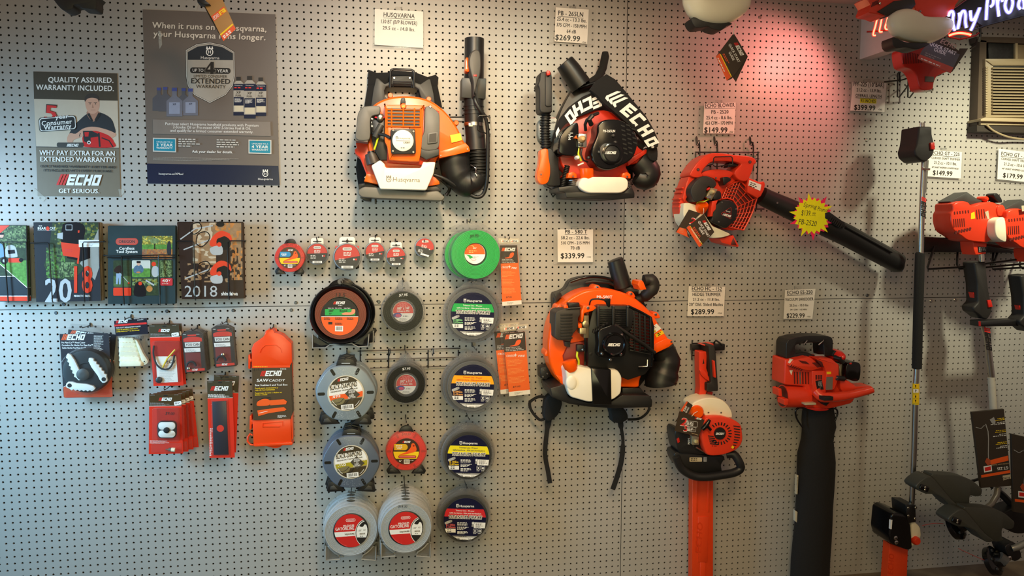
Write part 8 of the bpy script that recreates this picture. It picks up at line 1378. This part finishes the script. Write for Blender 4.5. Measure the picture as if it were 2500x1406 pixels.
# ================================================================== trimmers hung above, their lower ends in view
def hung(label, loc, tank, skirt, d, extra):
    T = thing('string_trimmer', label, 'string trimmer', loc, 'string trimmers hung high')
    if tank: mb = MB(); mb.dome(sm(tank, 5), d - .045, d, tankw, .25, 6, True); part(T, 'fuel_tank', mb)
    mb = MB(); mb.ext(sm(skirt, 3), d - .09, d - .03, M('grip_black', (36, 34, 33), .55), 8); part(T, 'engine_skirt', mb); extra(T); return T
def ex1(T):
    mb = MB(); mb.ext(sm([(440, 160), (470, 60), (460, -60), (1100, -120), (1620, -60), (1590, 60), (1540, 170), (1400, 235), (1200, 215), (1080, 190), (1030, 60), (860, 60), (680, 210), (560, 185)], 3), .40, .475, orgR, 18, 3); mb.ext([(560, 150), (780, 10), (1040, -20), (1060, 60), (1000, 130), (880, 120), (760, 170), (700, 215)], .44, .482, M('muffler_dark', (48, 42, 36), .5), 8)
    for k in range(5): mb.ext([(490 + 18 * k, 30 - 8 * k), (500 + 18 * k, 26 - 8 * k), (480 + 18 * k, 90 - 8 * k), (470 + 18 * k, 94 - 8 * k)], .472, .4765, recess, 0)
    mb.screw(1114, 152, .476, 16); mb.lathe(585, 45, .48, [(20, .47), (18, .482), (1, .486)], chrome, 14); part(T, 'engine_shroud', mb)
hung('trimmer engine with an orange shroud and pale tank in front of the neon sign', (1100, -60, .42), [(690, 320), (705, 230), (760, 170), (840, 130), (930, 122), (1000, 150), (1060, 205), (1180, 232), (1400, 238), (1500, 265), (1538, 320), (1515, 410), (1440, 480), (1340, 535), (1240, 572), (1100, 570), (960, 545), (840, 510), (740, 440)], [(760, 490), (850, 525), (960, 560), (1240, 570), (1130, 640), (1040, 650), (930, 625), (820, 636), (762, 590)], .53, ex1)
view(1640, 0, 2.907)
hung('pale tank and black skirt of a trimmer at the top, above a tag', (330, -60, .42), [(78, 0), (92, 60), (130, 120), (200, 160), (300, 178), (400, 170), (490, 120), (545, 60), (560, 0), (560, -80), (320, -110), (90, -80)], [(155, 120), (420, 160), (390, 185), (350, 215), (290, 205), (260, 188), (215, 195), (165, 190)], .46, lambda T: None)
def hf(mb, pl):
    mb.poly([(340, 378), (420, 548), (390, 572), (314, 400)], pl, tago); mb.line([(345, 385), (424, 545)], 6, pl, yelk); echo_logo(mb, 440, 305, 108, pl, 62); mb.text('QUICK START', 402, 315, 17, pl, whi, 'l', 62, 148, 0, 1); mb.text('GUIDE', 402, 372, 17, pl, whi, 'l', 62, 68, 0, 1); mb.scrib(372, 378, 120, 5, pl, tago, 2, 62, 9); mb.scrib(330, 410, 150, 6, pl, whi, 1, 64)
tag('brown tag with an orange edge on a string below the pale tank', [(440, 235), (540, 400), (425, 560), (392, 573), (314, 400)], [(525, 420), (540, 402), (456, 582), (430, 545)], .40, hf, (440, 180, .40), None, [(446, 165, .40), (456, 180, .40), (440, 215, .40), (440, 245, .401)])
view(0, 0, 6.25)
T = hung('black underside of a trimmer at the top left corner', (1150, -60, .35), None, [(820, -60), (830, 10), (900, 100), (960, 152), (1030, 155), (1110, 122), (1122, 76), (1190, 72), (1240, 118), (1330, 130), (1400, 140), (1462, 126), (1466, 0), (1460, -60)], .45, lambda T: None)
mb = MB(); mb.dome(circ(865, -30, 60, 20, 44), .38, .41, tankw, .3, 5, True); part(T, 'fuel_tank', mb)
view(330, 0, 5.859)
def tf(mb, pl):
    mb.poly([(985, 65), (1040, -60), (1240, -30), (1440, 412), (1264, 590), (1120, 300)], pl, M('tag_lit_brown', (168, 126, 70), .45))  # brown tag: strong light on it is put into this tan colour
    mb.poly([(1085, 235), (1265, 92), (1312, 160), (1128, 305)], pl, tago); mb.poly([(1190, 172), (1270, 112), (1304, 160), (1218, 222)], pl, yelk); mb.text('ECHO', 1135, 285, 50, pl, whi, 'l', -38, 95, .2, 1); mb.scrib(1215, 175, 80, 12, pl, redk, 2, -36, 24); mb.poly([(1213, 490), (1390, 338), (1402, 356), (1222, 512)], pl, yelk); mb.poly([(1225, 518), (1405, 362), (1440, 412), (1262, 588)], pl, tago); mb.scrib(1250, 520, 210, 16, pl, whi, 2, -41, 24)
tag('brightly lit brown and orange tag hanging over the top of the larger poster', [(985, 65), (1040, -60), (1240, -30), (1440, 412), (1264, 590), (1120, 300)], [(975, 72), (1000, 60), (1120, 310), (1262, 592), (1225, 530), (1090, 290)], .42, tf, (1100, -40, .41))
view()
mb = MB(); mb.ext([(478, -12), (500, 0), (512, 10), (498, 11), (482, 6)], .40, .44, blk, 2); solo('string_trimmer', 'small black tip of a trimmer poking in above the larger poster', 'string trimmer', mb, (492, -8, .40), 'string trimmers hung high')
# ================================================================== trimmer rack low on the right
view(2160, 560, 3.15)
T = thing('trimmer_rack', 'black shelf bracket with wire arms under the two red trimmer engines', 'rack', (600, 80, 0))
for q in ([(310, 58), (600, 66), (628, 110), (618, 176), (305, 174)], [(790, 150), (800, 70), (1085, 120), (1085, 180), (800, 178)]): mb = MB(); mb.ext(q, .02, .05, blk, 3); part(T, 'plate', mb)
mb = MB(); mb.ext([(395, 62), (560, 62), (700, 95), (1090, 150), (1090, 175), (790, 130), (640, 105), (520, 80)], .16, .175, blk, 3); part(T, 'cross_bar', mb)
for q in ([(395, 80, .03), (330, 290, .10), (330, 305, .12), (560, 292, .16), (1060, 225, .22)], [(560, 170, .03), (556, 270, .08), (570, 302, .10), (720, 296, .12), (1090, 262, .18)], [(868, 175, .03), (830, 290, .10), (830, 306, .12), (1090, 292, .16)], [(1045, 180, .03), (1040, 280, .10), (1060, 300, .12), (1100, 300, .13)], [(836, 175, .03), (824, 290, .09)]): mb = MB(); mb.tube(q, 8, wire, 8); part(T, 'wire_arm', mb)
def engine(T, dx, dy, d, mirror=False):
    view(2300 + dx, 450 + dy, 3.56)
    mb = MB(); o = sm([(78, 260), (95, 225), (100, 170), (170, 145), (230, 155), (262, 185), (330, 165), (420, 150), (480, 165), (545, 190), (550, 250), (500, 285), (480, 330), (470, 420), (410, 500), (350, 505), (230, 490), (170, 450), (110, 410), (80, 340)], 3)
    mb.ext(o, d - .10, d, orgR, 22, 4); mb.ext(sm([(490, 190), (530, 180), (550, 220), (540, 260), (500, 275), (480, 230)], 3), d - .05, d + .006, orgR, 6)
    for k in range(6): mb.ext(turn(rrp(105 + 24 * k, 236, 113 + 24 * k, 262, 3), 110, 240, -6), d - .004, d + .0012, recess, 0); mb.ext(turn(rrp(100 + 18 * k, 300, 106 + 18 * k, 374, 3), 110, 330, -4), d - .004, d + .0012, recess, 0); mb.ext(turn(rrp(118 + 22 * k, 404 - 6 * k, 134 + 22 * k, 432 - 6 * k, 3), 130 + 22 * k, 410, 20), d - .004, d + .0012, recess, 0)
    for k in range(4): mb.ext(turn(rrp(300 + 22 * k, 215, 306 + 22 * k, 300, 3), 340, 260, -6), d - .004, d + .0012, recess, 0)
    mb.poly([(252, 250), (282, 238), (288, 296), (250, 302)], Pl(d + .001), yelk); mb.poly([(372, 240), (402, 228), (412, 300), (395, 302)], Pl(d + .001), M('pale_label', (190, 178, 150), .5)); mb.ext([(270, 500), (390, 510), (382, 606), (290, 612), (275, 560)], d - .09, d - .02, orgR, 8); mb.ext([(312, 540), (388, 545), (385, 588), (318, 590)], d - .03, d - .018, blk, 0); pl = Pl(d - .0175); mb.scrib(322, 548, 60, 5, pl, lgry, 4, 1, 10); part(T, 'engine', mb)
    mb = MB(); mb.ext(sm([(62, 280), (75, 255), (100, 260), (110, 410), (90, 410), (68, 380)], 3), d - .09, d - .02, tankw, 10); part(T, 'fuel_tank', mb)
    mb = MB(); mb.ext([(68, 148), (218, 66), (310, 130), (370, 145), (330, 165), (240, 175), (170, 150), (100, 172)], d - .10, d - .03, dgry, 5); mb.lathe(385, 128, d - .02, [(26, d - .06), (24, d - .02), (12, d - .012), (1, d - .012)], orgR, 16); part(T, 'air_filter_cover', mb)
    mb = MB(); mb.ext(sm([(450, 85), (480, 78), (515, 120), (524, 155), (500, 158), (480, 140), (455, 110)], 3), d - .03, d + .01, blk, 6); mb.tube([(400, 142, d - .03), (470, 122, d - .01)], 9, blk, 8); part(T, 'pull_handle', mb)
    mb = MB(); mb.tube([(338, 605, d - .05), (342, 670, d - .05)], 25, chrome, 16); part(T, 'collar', mb)
def grip(T, d, dx, dy):
    view(2160 + dx, 560 + dy, 3.15)
    mb = MB(); mb.ext(rpoly([(690, 255), (780, 245), (795, 400), (808, 500), (832, 600), (822, 650), (795, 692), (760, 690), (720, 655), (690, 635), (682, 600), (720, 560), (715, 420), (700, 330)], 14), d - .06, d + .005, M('grip_black', (36, 34, 33), .55), 22, 4); part(T, 'control_grip', mb)
    mb = MB(); mb.ext([(678, 484), (692, 486), (722, 550), (700, 570), (695, 545)], d - .04, d - .015, redp, 3); part(T, 'trigger', mb)
    mb = MB(); mb.ext([(790, 545), (818, 542), (832, 595), (800, 600)], d - .01, d + .010, redp, 3); part(T, 'stop_switch', mb)
T1 = thing('string_trimmer', 'string trimmer with a red engine, first right of the pole saw', 'string trimmer', (740, 240, .05), 'string trimmers on the low rack')
engine(T1, 0, 0, .27); grip(T1, .22, 0, 0)
view(2160, 560, 3.15); mb = MB(); mb.ext(rpoly([(718, 704), (1060, 690), (1100, 690), (1100, 744), (720, 747)], 6), .19, .235, blk, 10); mb.ext([(722, 708), (738, 707), (740, 742), (724, 743)], .234, .2365, M('dark_red_print', (150, 24, 24), .4), 0); part(T1, 'loop_handle', mb)
view(2140, 800, 2.319); mb = MB(); mb.tube([(600, -30, .20), (628, 60, .20), (640, 180, .20), (655, 300, .20)], 17, steel, 14); pl = Pl(.2195); echo_logo(mb, 608, -4, 138, pl, 84, redk, ink); part(T1, 'shaft', mb); mb = MB(); mb.tube([(688, 900, .24), (680, 950, .25), (650, 1000, .27), (606, 1030, .28)], 16, M('dull_steel_tube', (120, 116, 108), .4, .7), 14); part(T1, 'curved_shaft_end', mb)
mb = MB(); mb.tube([(649, 280, .20), (662, 470, .20)], 19, M('off_white_sleeve', (190, 184, 170), .6), 14); part(T1, 'paper_sleeve', mb)
def carton(T, q, d, nm, s_=1):
    mb = MB(); (ax, ay), (bx, by), (cx, cy), (dx, dy) = q; f = lambda u, v: (ax + (bx - ax) * u + (dx - ax + (cx - bx - dx + ax) * u) * v, ay + (by - ay) * u + (dy - ay + (cy - by - dy + ay) * u) * v); A = math.degrees(math.atan2(by - ay, bx - ax)) + 180; H = math.hypot(dx - ax, dy - ay); w = math.hypot(bx - ax, by - ay)
    mb.ext(q, d - .01, d, M('carton_brown', (50, 42, 32), .5, noise=.05), 2, 1); pl = Pl(d); P_ = lambda *c: [f(*k) for k in c]
    mb.poly(P_((.05, .83), (1, .795), (1, .83), (.05, .865)), pl, orgk); mb.poly(P_((.40, .645), (.98, .605), (.98, .67), (.40, .705)), pl, orgk)
    a = f(.95, .745); mb.text('GT-225', a[0], a[1], H * .036, pl, whi, 'l', A, w * .35, 0, 1); a = f(.97, .885); mb.poly(P_((.74, .86), (1, .85), (1, .905), (.74, .92)), pl, M('pale_label', (190, 178, 150), .5)); mb.text('ECHO', a[0], a[1] - 2, H * .03, pl, ink, 'l', A, w * .22, .2, 1)
    a = f(.98, .70); mb.text('CURVED SHAFT TRIMMER', a[0], a[1], H * .014, pl, M('tan_print', (190, 160, 120), .5), 'l', A, w * .56, 0, 1); mb.poly(P_((.16, .72), (.42, .71), (.42, .79), (.16, .80)), pl, whi); mb.poly(P_((.19, .735), (.39, .725), (.39, .775), (.19, .785)), pl, redk)
    for k in range(3): a = f(.98, .50 - .155 * k); mb.scrib(a[0], a[1], w * .5, H * .008, pl, whi, 2, A, H * .02, 1, k + 1); a = f(.98, .45 - .155 * k); mb.scrib(a[0], a[1], w * .42, H * .008, pl, yelk, 2, A, H * .02, 1, k + 4)
    mb.line(P_((.38, .17), (.43, .27), (.42, .36), (.36, .56), (.34, .66)), w * .028, pl, grek); mb.poly(P_((.22, .66), (.30, .61), (.40, .64), (.40, .70), (.30, .71)), pl, M('carton_engine_print', (176, 78, 44), .4)); mb.line(P_((.06, .20), (.22, .225), (.34, .185)), w * .02, pl, grek); mb.poly(P_((.52, .12), (.66, .09), (.70, .15), (.66, .20), (.58, .17)), pl, grek); part(T, nm, mb)
carton(T1, [(540, 478), (722, 460), (765, 895), (592, 908)], .26, 'printed_sleeve')
def shield(T, dx, dy, d):
    view(2200 + dx, 1080 + dy, 2.513); shm = M('shield_grey', (62, 64, 58), .5, noise=.05)
    mb = MB(); rs = []; a = sm([(185, 210), (260, 200), (350, 205), (430, 230), (480, 270), (498, 290), (490, 325), (460, 332), (424, 328), (422, 380), (430, 400), (380, 408), (352, 400), (330, 380)], 3); mb.ext(a, d - .05, d, shm, 6, 3)
    b = sm([(92, 268), (130, 230), (185, 210), (250, 280), (320, 360), (372, 402), (330, 412), (290, 380), (250, 340), (200, 320), (150, 315), (108, 292)], 3); mb.ext(b, d - .05, d + .02, shm, 10, 4); mb.ext(turn(rrp(118, 262, 172, 296, 6), 140, 280, 22), d + .01, d + .026, blkg, 4); mb.screw(148, 276, d + .026, 7); mb.screw(146, 290, d + .026, 7); part(T, 'debris_shield', mb)
def head(T, x, y, d, a=0):
    view(2200, 1080, 2.513); c = U(x, y, d); k = MPP(x, y, d); mb = MB(); ax = Vector((.45, -.75, .45)).normalized()
    mb.wtube([c - ax * .025, c - ax * .02, c, c + ax * .004, c + ax * .01, c + ax * .03, c + ax * .034], [60 * k, 84 * k, 88 * k, 80 * k, 46 * k, 40 * k, 30 * k], blkg, 28)
    for j in range(6): t = j * PI / 3; e = ax.orthogonal().normalized(); f = ax.cross(e); p = c + (e * math.cos(t) + f * math.sin(t)) * 62 * k + ax * .006; mb.wtube([p, p + ax * .006], 9 * k, dgry, 8)
    part(T, 'trimmer_head', mb)
shield(T1, 0, 0, .30); head(T1, 348, 505, .27)
view(2200, 1080, 2.513); mb = MB(); mb.tube(sm([(260, 498, .28), (200, 496, .27), (130, 510, .25)], 4, False), 1.6, M('red_cutting_line', (170, 40, 34), .4), 6); part(T1, 'cutting_line', mb)
T2_ = thing('string_trimmer', 'string trimmer at the right edge, its engine partly cut off', 'string trimmer', (1010, 240, .05), 'string trimmers on the low rack')
engine(T2_, 133, 18, .30); view(2300, 450, 3.56); mb = MB(); mb.ext(sm([(470, 320), (500, 295), (545, 292), (560, 400), (560, 495), (520, 490), (475, 455), (462, 390)], 3), .20, .312, tankw, 14); part(T2_, 'fuel_tank', mb)
mb = MB(); mb.poly([(690, 185), (760, 180), (760, 225), (695, 235)], Pl(.3135), M('pale_label', (190, 178, 150), .5)); part(T2_, 'label', mb)
grip(T2_, .25, 113, 32)
view(2140, 800, 2.319); mb = MB(); mb.tube([(880, -20, .22), (900, 300, .22), (920, 620, .22)], 17, steel, 14); part(T2_, 'shaft', mb)
carton(T2_, [(764, 600), (945, 642), (960, 1077), (776, 1042)], .268, 'printed_sleeve')
shield(T2_, 79, 80, .36); head(T2_, 575, 725, .34)
view(2200, 1080, 2.513); mb = MB(); mb.ext(sm([(640, 640), (690, 615), (720, 640), (740, 700), (700, 730), (660, 700)], 3), .30, .37, blk, 8); mb.tube([(680, 650, .37), (720, 640, .38), (770, 615, .38)], 20, M('pale_steel_tube', (150, 150, 140), .35, .6), 12); mb.screw(664, 712, .375, 16, chrome); mb.tube([(600, 700, .36), (640, 730, .37)], 34, M('grey_boss', (84, 84, 82), .4), 14); part(T2_, 'gear_housing', mb)
mb = MB(); mb.tube(sm([(510, 722, .35), (440, 692, .33), (350, 650, .30)], 4, False), 1.6, M('red_cutting_line', (170, 40, 34), .4), 6); part(T2_, 'cutting_line', mb)
T3 = thing('string_trimmer', 'dark trimmer head and guard behind the cartons at the right edge', 'string trimmer', (690, 500, .1), 'string trimmers on the low rack')
mb = MB(); mb.ext(sm([(605, 440), (650, 425), (720, 400), (790, 420), (790, 540), (720, 562), (660, 540), (625, 500)], 3), .12, .2, blk, 14); part(T3, 'trimmer_head', mb)
mb = MB(); mb.tube(sm([(590, 300, .15), (630, 330, .16), (690, 390, .17), (760, 440, .18)], 3, False), 22, blk, 10); mb.tube([(430, 240, .12), (500, 215, .12), (560, 280, .13)], 9, blk, 8); part(T3, 'guard_arm', mb)
# ================================================================== screws in the pegboard
view()
for k, (x, y) in enumerate(((155, 743), (136, 764), (407, 760), (569, 758), (722, 739), (711, 757), (925, 737), (2118, 721), (2274, 735), (2333, 732), (2117, 342), (1856, 42))):
    mb = MB(); mb.lathe(x, y, .003, [(4.2, .0), (4.2, .0012), (3, .003), (1, .003)], steel if k > 7 else M('dull_screw', (96, 100, 104), .4, .7), 12); solo('screw', 'round screw head fixed through the pegboard', 'screw', mb, (x, y, 0), 'screw heads in the pegboard')
